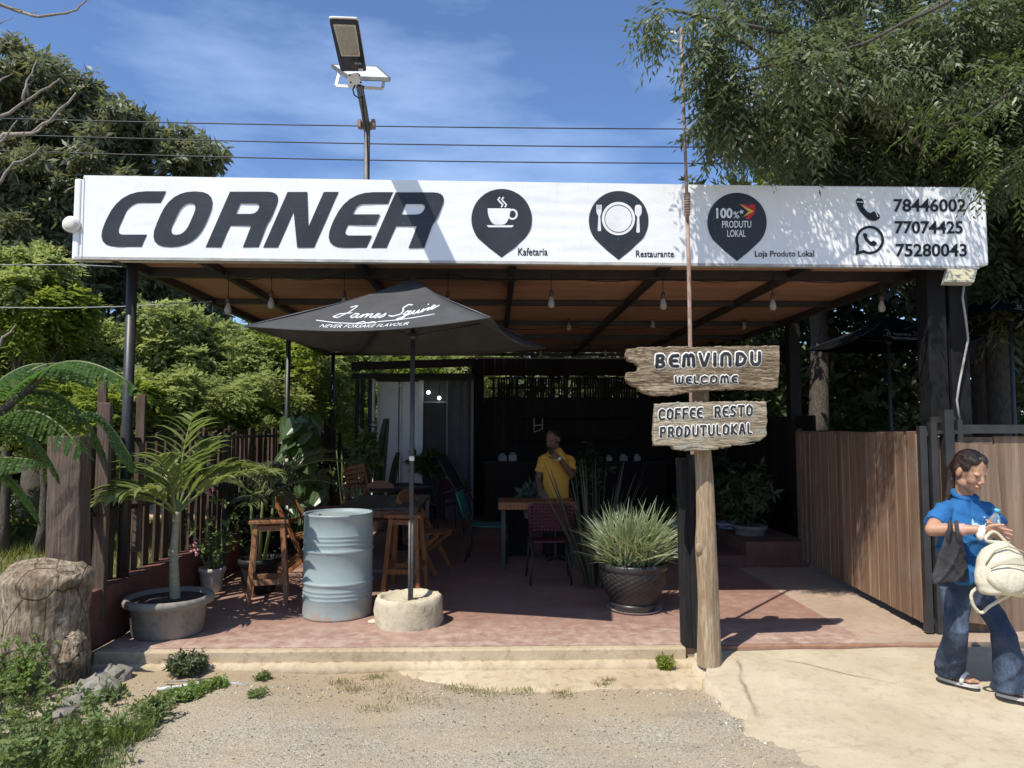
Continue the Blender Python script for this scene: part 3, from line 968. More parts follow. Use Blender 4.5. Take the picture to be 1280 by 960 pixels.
o = thing('floodlight', P(1200, 344, YB), 'small rectangular floodlight under the right end of the banner', 'lamp')
q = [P(1185, 335, 5.72), P(1222, 335.5, 5.72), P(1217.5, 352.5, 5.66), P(1180.5, 352, 5.66)]
nrm = (q[1] - q[0]).cross(q[3] - q[0]).normalized()
if nrm.y > 0: nrm = -nrm
mb = MB(); mb.add([a - nrm * .05 for a in q] + [a for a in q], [(0, 1, 2, 3), (7, 6, 5, 4), (0, 4, 5, 1), (1, 5, 6, 2), (2, 6, 7, 3), (3, 7, 4, 0)]); mb.build('housing', simple('floodlight_grey', (.35, .34, .3), None, .5, 6), o)
cc = sum(q, Vector()) / 4
qi = [cc + (a - cc) * .84 + nrm * .003 for a in q]
mb = MB(); mb.add(qi, [(0, 1, 2, 3)]); mb.build('glass', simple('yellowed_led_glass', (.52, .48, .33), (.45, .41, .28), .2, 40, bump=.1), o)
mb = MB(); mb.bar(cc - nrm * .05, cc + Vector((0, .12, .05)), .02); mb.build('bracket', M_['black_metal'], o)

cb = []
for a, b in ((1205, 356), (1203, 372), (1207, 398), (1210, 424), (1205, 450), (1199, 480), (1196, 500), (1200, 530)):
    cb.append(P(a, b, 5.9))
mb = MB(); mb.tube(cb, .009, 8); tag(mb.build('cable', simple('grey_cable', (.42, .40, .37), None, .5, 5, bump=0)), 'loose grey cable hanging down the black post below the floodlight', 'cable')
# ================================================================ VEGETATION
def rand_dirs(n):
    v = rng.normal(size=(n, 3)); return v / np.linalg.norm(v, axis=1, keepdims=True)


def leaf_quads(base, dirv, nrm, length, width, fold=.12, tipk=.55, curl=.0):
    """base (N,3), dirv, nrm unit; returns verts (N*4,3) faces (N,4): a folded pointed blade"""
    side = np.cross(dirv, nrm)
    side /= np.linalg.norm(side, axis=1, keepdims=True) + 1e-9
    L = length[:, None]; W = width[:, None] / 2
    mid = base + dirv * L * (1 - tipk) + nrm * W * fold
    a = mid + side * W; b = mid - side * W
    tip = base + dirv * L - nrm * L * curl
    V = np.stack([base, a, tip, b], 1).reshape(-1, 3)
    n = len(base)
    F = np.arange(n * 4).reshape(n, 4)
    return V, F


def blob_points(blobs, n, shell=.55):
    """random points in ellipsoids, denser towards the outside; blobs: (c,(rx,ry,rz),weight)"""
    wts = np.array([b[2] if len(b) > 2 else b[1][0] * b[1][1] * b[1][2] for b in blobs]); wts = wts / wts.sum()
    k = rng.choice(len(blobs), n, p=wts)
    C = np.array([list(b[0]) for b in blobs])[k]; Rr = np.array([b[1] for b in blobs])[k]
    d = rand_dirs(n); r = (shell + (1 - shell) * rng.uniform(0, 1, n)) ** 1
    r = np.where(rng.uniform(0, 1, n) < .3, rng.uniform(.1, 1, n), r)
    p = C + d * r[:, None] * Rr * (1 + .18 * rng.normal(size=(n, 1)))
    return p, d


def sub_blobs(blobs, per, rs, flat=.7):
    """scatter small clumps over big ellipsoids so the crown has an uneven outline and gaps"""
    out = []
    for b in blobs:
        c, r = b[0], b[1]
        n = per if len(b) < 3 else int(per * b[2])
        pts, d = blob_points([(c, r, 1)], n, .6)
        for p in pts:
            s = rs * random.uniform(.55, 1.35)
            out.append((p, (s, s, s * flat), s ** 2))
    return out


def pinnate(name, pts, outd, mat, parent, L=.26, leaflets=9, ll=.06, lw=.018, droop=.5, hang=.3, kind=None):
    """compound leaves: each point carries a rachis with paired leaflets"""
    n = len(pts)
    f = outd * .7 + rand_dirs(n) * .6 + np.array([0, 0, -droop]); f /= np.linalg.norm(f, axis=1, keepdims=True)
    up = rand_dirs(n) * .35 + np.array([0, 0, 1.]); s = np.cross(f, up); s /= np.linalg.norm(s, axis=1, keepdims=True)
    u = np.cross(s, f)
    LL = L * rng.uniform(.7, 1.25, n)
    B = []; D = []; Nn = []; ln = []; wd = []
    for j in range(leaflets):
        t = (j + .7) / leaflets
        sg = 1 if j % 2 else -1
        pos = pts + f * (LL * t)[:, None] + np.array([0, 0, -1.]) * (LL * .35 * t * t)[:, None]
        if j == leaflets - 1: d = f.copy()
        else: d = s * sg * .9 + f * .55 + np.array([0, 0, -hang]) + rng.normal(0, .14, (n, 3))
        d /= np.linalg.norm(d, axis=1, keepdims=True)
        nn = u + rng.normal(0, .3, (n, 3)); nn -= d * (nn * d).sum(1, keepdims=True); nn /= np.linalg.norm(nn, axis=1, keepdims=True)
        B.append(pos); D.append(d); Nn.append(nn)
        k = math.sin(math.pi * (.25 + .65 * t)) ** .5
        ln.append(ll * k * rng.uniform(.8, 1.2, n) * LL / L); wd.append(lw * k * np.ones(n) * LL / L)
    V, F = leaf_quads(np.concatenate(B), np.concatenate(D), np.concatenate(Nn), np.concatenate(ln), np.concatenate(wd), curl=.12)
    return link(name, np_mesh(name, V, F), mat, parent)


def whorl(name, pts, outd, mat, parent, k=7, ll=.1, lw=.035, droop=.2, spread=.8):
    """rosettes of k broad leaves at twig tips"""
    n = len(pts)
    B = []; D = []; Nn = []; ln = []; wd = []
    ax = outd * .6 + rand_dirs(n) * .5 + np.array([0, 0, .35]); ax /= np.linalg.norm(ax, axis=1, keepdims=True)
    s = np.cross(ax, rand_dirs(n)); s /= np.linalg.norm(s, axis=1, keepdims=True); t2 = np.cross(ax, s)
    sz = rng.uniform(.65, 1.3, n)
    for j in range(k):
        a = 2 * math.pi * j / k + rng.uniform(-.4, .4, n)
        d = (s * np.cos(a)[:, None] + t2 * np.sin(a)[:, None]) * spread + ax * rng.uniform(.1, .9, (n, 1)) + np.array([0, 0, -droop])
        d /= np.linalg.norm(d, axis=1, keepdims=True)
        nn = ax + rng.normal(0, .35, (n, 3)); nn -= d * (nn * d).sum(1, keepdims=True); nn /= np.linalg.norm(nn, axis=1, keepdims=True)
        B.append(pts + rng.normal(0, ll * .12, (n, 3))); D.append(d); Nn.append(nn)
        ln.append(ll * sz * rng.uniform(.7, 1.2, n)); wd.append(lw * sz)
    V, F = leaf_quads(np.concatenate(B), np.concatenate(D), np.concatenate(Nn), np.concatenate(ln), np.concatenate(wd), curl=.1)
    return link(name, np_mesh(name, V, F), mat, parent)


def wiggle(a, b, n=7, amp=.1, sag=0):
    a, b = Vector(a), Vector(b); out = []
    L = (b - a).length
    for i in range(n):
        t = i / (n - 1)
        p = a.lerp(b, t)
        if 0 < i < n - 1: p += Vector((random.gauss(0, amp), random.gauss(0, amp), random.gauss(0, amp * .6))) * L * .25
        p.z += sag * math.sin(math.pi * t)
        out.append(p)
    return out


BARK = simple('dark_bark', (.07, .055, .045), (.13, .11, .09), .9, 6, (6, 6, 1.5), bump=.9, bs=14, bd=.03)
BARKP = simple('pale_bark', (.34, .30, .25), (.20, .17, .14), .9, 8, (6, 6, 2), bump=.6, bs=20, bd=.01)
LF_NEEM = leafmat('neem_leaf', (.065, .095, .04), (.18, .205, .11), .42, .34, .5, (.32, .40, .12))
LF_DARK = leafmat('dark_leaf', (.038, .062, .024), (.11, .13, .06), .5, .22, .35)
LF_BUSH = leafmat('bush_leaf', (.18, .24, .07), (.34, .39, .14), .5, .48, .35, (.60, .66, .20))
LF_YEL = leafmat('yellow_green_leaf', (.12, .17, .02), (.24, .28, .05), .5, .45, .3, (.5, .6, .08))
LF_FERN = leafmat('feathery_leaf', (.035, .075, .02), (.07, .13, .035), .5, .4, .35, (.18, .38, .05))
LF_PALM = leafmat('palm_leaf', (.11, .15, .04), (.25, .29, .11), .4, .35, .5, (.38, .48, .08))
LF_VAR = leafmat('striped_leaf', (.12, .18, .08), (.46, .51, .34), .45, .25, .4)
LF_WEED = leafmat('weed_leaf', (.09, .14, .045), (.20, .26, .10), .55, .35, .3)
LF_GRASS = leafmat('grass_blade', (.12, .15, .035), (.26, .27, .08), .6, .35, .3)
LF_BIG = leafmat('big_vine_leaf', (.035, .07, .02), (.07, .12, .035), .35, .35, .5, (.4, .55, .12))


def tree(name, base, top, r0, blobs, label, leaf, n, style, mat, group=None, limbs=7, per=26, rs=.5, cat='tree', bark=BARK, keep=None, **kw):
    t = thing(name, base, label, cat, group)
    mb = MB()
    base = Vector(base); top = Vector(top)
    tp = wiggle(base, top, 8, .06)
    mb.tube(tp, [r0 * (1.25 if i == 0 else 1 - .45 * i / 7) for i in range(8)], 12)
    for k in range(limbs):
        b = blobs[k % len(blobs)]
        e = Vector(b[0]) + Vector((random.uniform(-.6, .6) * b[1][0], random.uniform(-.6, .6) * b[1][1], random.uniform(-.3, .6) * b[1][2]))
        s = tp[random.randint(4, 7)]
        pts = wiggle(s, e, 7, .10, .35)
        mb.tube(pts, [r0 * (.22 if keep is not None else .4) * (1 - .88 * i / 6) + .004 for i in range(7)], 7)
        for q in range(3):
            s2 = pts[random.randint(2, 5)]
            e2 = s2 + Vector([random.gauss(0, 1) for _ in range(3)]) * b[1][0] * .5
            mb.tube(wiggle(s2, e2, 5, .1), [r0 * .08 * (1 - .85 * i / 4) + .003 for i in range(5)], 5)
    mb.build('trunk', bark, t)
    sb = sub_blobs(blobs, per, rs)
    p, d = blob_points(sb, n, .5)
    if keep is not None:
        k_ = keep(p); p = p[k_]; d = d[k_]
    style('crown', p, d, mat, t, **kw)
    return t


def C(px, py, Y): return P(px, py, Y)


# the big tree overhanging the right half of the banner
rb = []
for (px, py, Y, r, wt) in ((842, 16, 5.0, .15, .3), (925, 30, 5.1, .27, .8), (975, 95, 5.3, .36, 1.2), (915, 90, 5.3, .17, .4), (912, 158, 5.5, .13, .35), (892, 148, 5.4, .10, .22), (1000, 165, 5.6, .3, .8),
                       (1050, 50, 5.5, .45, 1.0), (1080, 140, 6.2, .45, 1.3), (1150, 50, 5.6, .5, 1.0), (1160, 150, 6.3, .5, 1.3), (1240, 50, 5.6, .5, .9), (1250, 150, 6.2, .5, 1.3),
                       (950, -30, 5.6, .4, .5), (1050, -50, 5.8, .5, .6), (1180, -60, 5.8, .6, .7), (1310, -20, 5.6, .6, .6), (1060, 190, 6.9, .5, .9), (1180, 200, 7.0, .6, .9), (1340, 120, 5.6, .9, 1),
                       (990, 95, 5.25, .16, .5), (1050, 100, 5.25, .18, .5), (1110, 95, 5.2, .18, .5), (1180, 100, 5.25, .20, .5), (1245, 90, 5.25, .20, .5), (1010, 190, 6.3, .22, .5), (1080, 200, 6.3, .22, .5), (1150, 195, 6.3, .22, .5), (1220, 195, 6.3, .25, .5),
                       (1000, 110, 7.4, .8, 1), (1120, 90, 7.6, 1.0, 1.2), (1240, 120, 7.6, 1.0, 1.2), (1010, 205, 6.4, .16, .3)):
    c = C(px, py, Y)
    rb.append((c, (r, r * 1.1, r * .75), wt))
def thin_for_flecks(p):
    # drops sprays that shade the banner to shape light flecks, and clears the rod
    zz = p[:, 2] - (5.75 - p[:, 1]) / .5; xx = p[:, 0] + .86 * (5.75 - p[:, 1])
    hit = (zz > 2.75) & (zz < 3.8) & (xx > 2.2) & (xx < 4.5) & (p[:, 1] < 5.75)
    pat = np.sin(xx * 9 + 2 * np.sin(zz * 7)) * np.sin(zz * 11 + 1.5 * np.sin(xx * 5)) + .25 * (2.9 - xx)
    pr = np.where(pat > .05, .17, .035)
    rp_ = P(853, 60, 5.54); nr = (np.abs(p[:, 0] / p[:, 1] - rp_.x / 5.54) < .022) & (p[:, 1] < 5.7) & (p[:, 2] < P(852, 38, 5.54).z + .1)
    return (~hit | (rng.uniform(0, 1, len(p)) < pr)) & ~nr


tree('overhanging_tree', (7.4, 8.6, -.05), (6.9, 8.2, 5.0), .24, rb, 'big shady tree leaning over the right half of the white banner', None, 15500, pinnate, LF_NEEM, limbs=26, per=13, rs=.17,
     L=.24, leaflets=9, ll=.085, lw=.023, droop=.45, hang=.5, keep=thin_for_flecks)
# long bare branch seen inside that crown
t = bpy.data.objects['overhanging_tree']
mb = MB(); pts = [C(*q) for q in ((1230, -30, 5.3), (1180, 5, 5.1), (1130, 28, 4.95), (1090, 50, 4.9), (1060, 60, 4.9), (1030, 66, 4.9), (985, 66, 4.95), (962, 80, 5.0))]
mb.tube(smooth_path(pts, 3), list(np.linspace(.016, .003, 22)), 8)
mb.tube([C(1030, 66, 4.9), C(1005, 80, 4.9), C(975, 100, 4.9)], [.006, .005, .003], 6)
mb.build('branch', BARK, t)
# yellow green compound leaves hanging closer on the far right
ft = thing('feathery_branch', C(1240, 140, 3.6), 'yellow-green feathery branch hanging close at the right edge above the banner', 'branch')
fp = []
for (a, b, n_, r) in ((1185, 140, 60, .12), (1215, 165, 50, .1), (1262, 80, 40, .08), (1240, 215, 60, .1), (1275, 190, 60, .12), (1255, 130, 40, .12)):
    c = C(a, b, 3.7); fp += [(c, (r * 1.5, r, r * .6), n_)]
p, d = blob_points(fp, 70, .3)
pinnate('leaves', p, d * .2 + np.array([-.7, -.2, -.2]), leafmat('hanging_leaf', (.045, .07, .015), (.09, .13, .03), .5, .35, .3, (.20, .27, .03)), ft, L=.20, leaflets=17, ll=.045, lw=.013, droop=.35, hang=.3)
mb = MB(); mb.tube([C(1330, 60, 3.7), C(1270, 110, 3.7), C(1215, 150, 3.7), C(1160, 160, 3.7)], [.012, .009, .006, .003], 6); mb.tube([C(1330, 200, 3.7), C(1280, 200, 3.7), C(1235, 222, 3.7)], [.008, .006, .003], 6); mb.build('stem', BARK, ft)
# big soft leaves just behind the banner at its middle right
bl = thing('broadleaf_sapling', (2.45, 6.9, -.05), 'pale green large-leaved branch showing above the banner beside the overhanging tree', 'sapling')
p = np.array([list(C(a, b, 6.3)) for a, b in ((965, 212), (975, 222), (985, 215), (958, 225), (972, 205), (962, 183), (975, 176), (968, 170), (985, 190))])
whorl('leaves', p, rand_dirs(len(p)) * .4 + np.array([-.3, -.3, .3]), LF_YEL, bl, k=5, ll=.16, lw=.09)
mb = MB(); mb.tube([C(975, 240, 6.35), C(972, 215, 6.3), C(970, 180, 6.3)], [.014, .01, .005], 6); mb.tube([(3.9, 6.6, 3.05), C(1010, 240, 6.35), C(975, 240, 6.35)], .012, 6); mb.build('stem', BARK, bl)

# left big dark tree
lb = []
for (px, py, Y, r) in ((40, 130, 13, 1.2), (-30, 110, 13, 1.4), (90, 150, 13, 1.0), (150, 175, 13, .9), (200, 195, 13.2, .75), (245, 205, 13.4, .5), (262, 193, 13.4, .32), (120, 220, 13, 1.1), (30, 220, 12.6, 1.3), (-60, 230, 12.6, 1.5),
                       (60, 300, 12.6, 1.1), (-20, 330, 12.6, 1.2), (130, 320, 13, .9), (190, 290, 13.4, 1.0), (200, 360, 13.8, .7), (230, 385, 14.2, .6), (260, 400, 14.6, .5), (90, 370, 13, .8), (160, 390, 13.6, .7), (20, 400, 12.8, .7), (32, 92, 13, .35), (88, 108, 13, .35)):
    lb.append((C(px, py, Y), (r, r, r * .8), r * r))
LF_MANGO = leafmat('mango_leaf', (.075, .10, .05), (.22, .24, .15), .42, .32, .45)
tree('mango_tree', (-8.3, 13.2, -.1), (-8.0, 13.2, 4.6), .3, lb, 'tall dark-leaved tree rising behind the left end of the banner', None, 12500, whorl, LF_MANGO, limbs=24, per=20, rs=.27, k=7, ll=.19, lw=.055, droop=.45)

# bright bushy saplings behind the picket fence
bu = [(-30, 430, 10.2, 1.0), (60, 455, 10.8, .75), (60, 385, 9.6, .42), (150, 450, 11.0, .95), (240, 460, 11.8, 1.0), (325, 455, 12.8, 1.05), (405, 470, 14.5, 1.1), (20, 350, 9.5, .4), (110, 520, 9.4, .6), (215, 520, 10.2, .7), (300, 520, 11.6, .8), (480, 470, 17, 1.3), (560, 470, 18, 1.4), (-120, 450, 9.6, 1.1)]
lab = ['bushy light green tree at the left edge beyond the fence', 'rounded green shrub just left of the front shelter post', 'small bright tree crown below the left wires', 'broad bright green tree directly behind the front shelter post', 'bright green tree between the front post and the umbrella tip', 'yellow-green tree behind the left corner of the umbrella', 'light green tree beyond the far end of the picket fence', 'high bright tuft of leaves at the left edge under the dark tree', 'low leafy shrub behind the leaning timber post', 'dense low shrub behind the young palm', 'dense low shrub behind the middle of the picket fence', 'pale tree seen behind the container roof', 'pale tree seen behind the middle of the container', 'light green tree outside the left edge of the yard']
for k, (px, py, Y, r) in enumerate(bu):
    c = C(px, py, Y); hh = c.z
    bl_ = [(c, (r, r, r * .75)), (c + Vector((r * .5, .2, r * .35)), (r * .6, r * .6, r * .5)), (c + Vector((-r * .6, -.2, .1)), (r * .6, r * .6, r * .5)), (c + Vector((0, 0, -r * .7)), (r * .9, r * .8, r * .6))]
    tree('shrub_tree', (c.x, c.y, -.08), (c.x + .1, c.y, max(.5, c.z - .2)), .05 + .03 * r, bl_, lab[k], None, int(1500 + 1500 * r), pinnate, [LF_BUSH, LF_BUSH, LF_YEL][k % 3], 'bushy trees beyond the picket fence', limbs=5, per=13, rs=.19 * max(.7, r),
         L=.24, leaflets=8, ll=.11, lw=.05, droop=.1, hang=.15)
# dark hedge mass behind everything so no bare horizon shows
def hedge(name, x0, x1, y, h, label, mat, n, dd=1.2, s=1.0, cat='hedge', z0=0):
    p = np.stack([rng.uniform(x0, x1, n), y + rng.normal(0, dd * .4, n), z0 + rng.uniform(0, 1, n) ** .9 * h * (1 + .13 * np.sin(rng.uniform(x0, x1, n) * 1.3))], -1)
    p[:, 2] *= 1 + .12 * np.sin(p[:, 0] * 1.9) + .08 * np.sin(p[:, 0] * 4.3)
    t = thing(name, ((x0 + x1) / 2, y, -.05), label, cat)
    d = rand_dirs(n) * .5 + np.array([0, -.6, .3])
    whorl('foliage', p, d, mat, t, k=6, ll=.17 * s, lw=.075 * s)
    mb = MB()
    for i in range(int((x1 - x0) * 1.2)):
        x = x0 + (i + .5) * (x1 - x0) / int((x1 - x0) * 1.2)
        mb.tube(wiggle((x, y, -.05), (x + random.uniform(-.4, .4), y, h * .8), 5, .08), [.05, .04, .035, .03, .015], 6)
    mb.build('stems', BARK, t)
    return t


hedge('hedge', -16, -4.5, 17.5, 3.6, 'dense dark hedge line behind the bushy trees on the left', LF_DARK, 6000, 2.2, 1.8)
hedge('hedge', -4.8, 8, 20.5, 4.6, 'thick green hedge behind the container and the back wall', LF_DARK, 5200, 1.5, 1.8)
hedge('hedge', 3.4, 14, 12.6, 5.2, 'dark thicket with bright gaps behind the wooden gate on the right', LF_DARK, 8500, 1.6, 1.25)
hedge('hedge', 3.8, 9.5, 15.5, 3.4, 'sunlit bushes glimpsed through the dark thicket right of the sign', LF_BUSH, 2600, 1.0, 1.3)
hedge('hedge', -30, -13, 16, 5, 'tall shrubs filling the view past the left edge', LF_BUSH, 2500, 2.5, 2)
# shady dark trees on the right beyond the boundary wall
rb2 = [(C(1240, 260, 9.5), (1.6, 1.5, 1.0)), (C(1120, 250, 10.5), (1.3, 1.5, .8)), (C(1330, 330, 9), (1.3, 1.5, 1.0)), (C(1180, 150, 10.5), (1.8, 1.6, 1.2)), (C(1050, 170, 11), (1.3, 1.2, 1.0)), (C(1290, 300, 7.4), (.9, .8, .8)), (C(1270, 420, 10), (.7, .8, .5))]
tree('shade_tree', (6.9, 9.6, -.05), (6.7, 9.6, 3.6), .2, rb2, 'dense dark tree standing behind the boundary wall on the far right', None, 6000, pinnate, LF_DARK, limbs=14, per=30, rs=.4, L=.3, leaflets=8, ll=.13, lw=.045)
for px, Y, r, l in ((1165, 7.8, .12, 'dark slender tree trunk just left of the black gate columns'), (1248, 8.6, .16, 'thick dark tree trunk behind the woman in blue'), (1020, 10.5, .15, 'dark tree trunk in shade behind the left end of the gate')):
    b = P(px, 537, Y)
    t = thing('slender_tree', (b.x, Y, -.05), l, 'tree')
    mb = MB(); mb.tube(wiggle((b.x, Y, -.05), (b.x + .15, Y + .1, 4.2), 8, .02), [r * 1.2, r, r, r * .95, r * .9, r * .85, r * .8, r * .7], 12); mb.build('trunk', BARK, t)
    p, d = blob_points([(Vector((b.x, Y, 4.2)), (1.1, 1.1, .7))], 900, .4)
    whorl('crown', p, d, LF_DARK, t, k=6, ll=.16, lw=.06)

# bare grey branches in front of the left tree
bt = thing('bare_tree', (-5.6, 6.2, -.08), 'leafless pale grey branches reaching in from the left edge', 'bare tree')
mb = MB()
Yb = 6.4
for pth, r in ((((-90, 260), (-20, 195), (5, 170), (40, 168), (62, 150), (95, 116)), .034), (((-80, 190), (0, 148), (30, 128), (62, 107), (75, 98)), .02), (((28, 124), (34, 100), (46, 76)), .014), (((-60, 300), (0, 225), (18, 204), (45, 192), (55, 180)), .018),
               (((-90, 230), (0, 100), (16, 92)), .012), (((-80, 20), (-10, 3), (20, 14), (50, 20), (85, 18), (100, 8), (114, -6)), .02), (((-80, -10), (0, 4), (35, 18), (48, 15)), .01), (((-60, 60), (0, 30), (17, 20)), .007), (((-40, 20), (5, 40), (18, 46)), .006), (((-40, 25), (0, 46), (20, 58)), .008),
               (((-60, 470), (0, 432), (19, 407)), .024), (((-50, 210), (5, 175), (22, 150)), .016), (((80, 240), (95, 232)), .01), (((40, 168), (55, 158), (68, 150)), .012)):
    pts = [P(a, b, Yb + random.uniform(-.05, .05)) for a, b in pth]
    q = []
    for i in range(len(pts) - 1):
        for s_ in range(3):
            t_ = s_ / 3; q.append(pts[i].lerp(pts[i + 1], t_) + Vector((random.gauss(0, .008), 0, random.gauss(0, .008))))
    q.append(pts[-1])
    mb = MB(); mb.tube(q, [r * (1 - .75 * i / (len(q) - 1)) for i in range(len(q))], 7); mb.build('branch', BARKP, bt)
mb = MB(); mb.tube(wiggle((-5.6, 6.2, -.1), P(-95, 240, Yb), 8, .05), [.14, .13, .12, .11, .1, .08, .06, .045], 10); mb.tube(wiggle(P(-95, 240, Yb), P(-85, 0, Yb), 5, .05), .04, 8); mb.build('trunk', BARKP, bt)

# feathery fronds reaching in from the left (close to the camera)
fr = thing('feathery_shrub', (-2.6, 2.3, -.15), 'large feathery compound leaves hanging in from the left edge before the timber post', 'shrub')


def frond2(a, b, c, Y0, Y1, width, n=16, dark=False):
    """twice-pinnate leaf along a pixel curve; a,b,c control points"""
    A, B, Cc = P(*a, Y0), P(*b, (Y0 + Y1) / 2), P(*c, Y1)
    rp = []; B_ = []; D = []; Nn = []; ln = []; wd = []
    for i in range(n + 1):
        t = i / n
        rp.append(A * (1 - t) ** 2 + B * 2 * t * (1 - t) + Cc * t * t)
    up = Vector((0, 0, 1))
    for i in range(1, n + 1):
        t = i / n
        tan = (rp[i] - rp[i - 1]).normalized(); side = tan.cross(up).normalized()
        wl = width * math.sin(math.pi * (.12 + .80 * t)) ** .7
        for sg in (1, -1):
            d = (side * sg + tan * .55 + Vector((0, 0, -.42 if sg > 0 else -.25))).normalized()
            m_ = 16
            for j in range(m_):
                s_ = (j + 1) / m_
                q = rp[i] + d * wl * s_ + Vector((0, 0, -1)) * wl * .2 * s_ * s_
                for g in (1, -1):
                    dd = (tan * g + d * .4).normalized()
                    B_.append(q); D.append(dd); Nn.append((d.cross(dd) * g + Vector((random.gauss(0, .2), random.gauss(0, .2), random.gauss(0, .2)))).normalized()); ln.append(.0160 * (1 - .3 * s_)); wd.append(.0075)
    V, F = leaf_quads(np.array(B_), np.array(D), np.array(Nn), np.array(ln), np.array(wd))
    o = link('frond', np_mesh('frond', V, F), LF_FERN, fr)
    mb = MB(); mb.tube(rp, [.006 * (1 - .6 * i / n) for i in range(n + 1)], 6)
    mb.build('rachis', LF_PALM, o)


for q in (((20, 500), (75, 415), (165, 480)), ((-40, 520), (10, 450), (60, 455)), ((-60, 600), (20, 450), (100, 560)), ((10, 500), (80, 460), (128, 560)), ((-80, 560), (-30, 480), (95, 520)), ((-60, 640), (-10, 540), (45, 640)), ((100, 520), (125, 500), (165, 575)), ((-80, 620), (-40, 560), (40, 575)), ((-50, 560), (20, 490), (70, 590)), ((30, 470), (70, 440), (110, 470))):
    frond2(*q, 2.2, 2.2 + random.uniform(-.08, .15), .115)
mb = MB(); mb.tube([Vector((-2.6, 2.3, -.15)), Vector((-2.2, 2.3, .8)), P(-80, 560, 2.2), P(0, 515, 2.2), P(45, 480, 2.2), P(60, 455, 2.2)], [.03, .025, .02, .014, .009, .004], 8); mb.build('stem', BARK, fr)


# ---------------------------------------------------------------- palms and long blades
def blade_leaf(mb_, p0, dirv, L, w, sag=.5, n=5, twist=0):
    """a strap leaf as a folded ribbon"""
    d = Vector(dirv).normalized(); side = d.cross(Vector((0, 0, 1)))
    if side.length < .05: side = Vector((1, 0, 0))
    side.normalize()
    side = (Matrix.Rotation(twist, 3, d) @ side)
    p = Vector(p0); vs = []; fs = []
    for i in range(n + 1):
        t = i / n
        ww = w * (math.sin(math.pi * min(1, .18 + .82 * (1 - t) ** .8)) * .0 + (1 - t ** 2.2) * (.55 + .45 * min(1, t * 5))) / 2 + .0006
        up = side.cross(d)
        vs += [p - side * ww + up * ww * .35, p, p + side * ww + up * ww * .35]
        if i < n:
            p = p + d * (L / n)
            d = (d + Vector((0, 0, -sag / n * (1 + t)))).normalized()
    for i in range(n):
        a = i * 3
        fs += [(a, a + 1, a + 4, a + 3), (a + 1, a + 2, a + 5, a + 4)]
    mb_.add(vs, fs, True)


def palm_frond(parent, base, direc, L, mat, pairs=22, ll=.32, lw=.028, sag=.9):
    d = Vector(direc).normalized(); p = Vector(base); pts = [p.copy()]; ds = [d.copy()]
    n = pairs
    for i in range(n):
        p = p + d * (L / n); d = (d + Vector((0, 0, -sag / n))).normalized(); pts.append(p.copy()); ds.append(d.copy())
    mb_ = MB()
    for i in range(4, n + 1):
        t = i / n; l = ll * math.sin(math.pi * (.15 + .8 * t)) ** .6
        side = ds[i].cross(Vector((0, 0, 1))); side.normalize(); up = side.cross(ds[i])
        for sg in (1, -1):
            dd = side * sg * .75 + ds[i] * .75 + up * .3 + Vector((random.gauss(0, .1), random.gauss(0, .1), random.gauss(0, .1)))
            blade_leaf(mb_, pts[i], dd, l * random.uniform(.85, 1.1), lw, .8, 4, random.uniform(-.3, .3))
    o = mb_.build('frond', mat, parent)
    mb2 = MB(); mb2.tube(pts, [.011 * (1 - .8 * i / n) + .002 for i in range(n + 1)], 6); mb2.build('rachis', LF_PALM, o)


def pot(name, c, r, h, mat, label, cat='pot', parent=None, prof=None, sx=1, soilz=.86, parts=True, rim=None):
    t = thing(name, c, label, cat)
    prof = prof or [(.0, 0), (.72, 0), (.76, .04), (.93, .72), (.97, .80), (1.06, .84), (1.08, .96), (1.02, 1.0), (.92, .98), (.90, .80)]
    mb_ = MB(); mb_.lathe([(a * r, b * h) for a, b in prof], c, 36, sx=sx); mb_.build('body', mat, t)
    mb_ = MB(); mb_.lathe([(0, h * soilz + .01), (r * .5, h * soilz + .006), (r * .93, h * soilz)], c, 24, sx=sx); mb_.build('soil', M_['soil'], t)
    return t


# young palm in the big cement planter
pc = Vector((-2.60, 5.86, 0))
pot('cement_planter', pc, .30, .30, M_['concrete_old'], 'wide old grey cement planter holding the young palm by the fence', 'planter', prof=[(0, 0), (.80, 0), (.84, .06), (.90, .72), (.93, .74), (1.06, .80), (1.08, .92), (1.03, 1.0), (.92, .97), (.9, .8)], sx=1.06, soilz=.88)
pl = thing('young_palm', pc + Vector((.04, .02, .27)), 'young palm with a ringed pale trunk and arching yellow-green fronds beside the fence', 'palm')
mb = MB(); tp = [pc + Vector((.05, 0, .26)), pc + Vector((.045, 0, .5)), pc + Vector((.04, 0, .8)), pc + Vector((.05, 0, 1.05))]
pts = []; rr = []
for i in range(40):
    t_ = i / 39; p = pc + Vector((.05 - .02 * math.sin(t_ * 3), 0, .26 + .70 * t_)); pts.append(p); rr.append((.041 - .018 * t_) * (1 + (.07 if i % 3 == 0 else 0)))
mb.tube(pts, rr, 14); mb.build('trunk', simple('palm_trunk', (.20, .19, .125), (.31, .28, .19), .8, 6, (1, 1, 8), bump=.3), pl)
top = pc + Vector((.04, 0, .93))
for az, el, L in ((178, 52, .90), (150, 64, .85), (203, 42, .75), (95, 82, .85), (60, 74, .8), (8, 50, .90), (35, 64, .8), (270, 70, .6), (235, 55, .65)):
    palm_frond(pl, top, (math.cos(R(az)) * math.cos(R(el)), math.sin(R(az)) * math.cos(R(el)), math.sin(R(el))), L * random.uniform(.85, 1.1), LF_PALM, 15, .38, .055, random.uniform(1.0, 1.9))


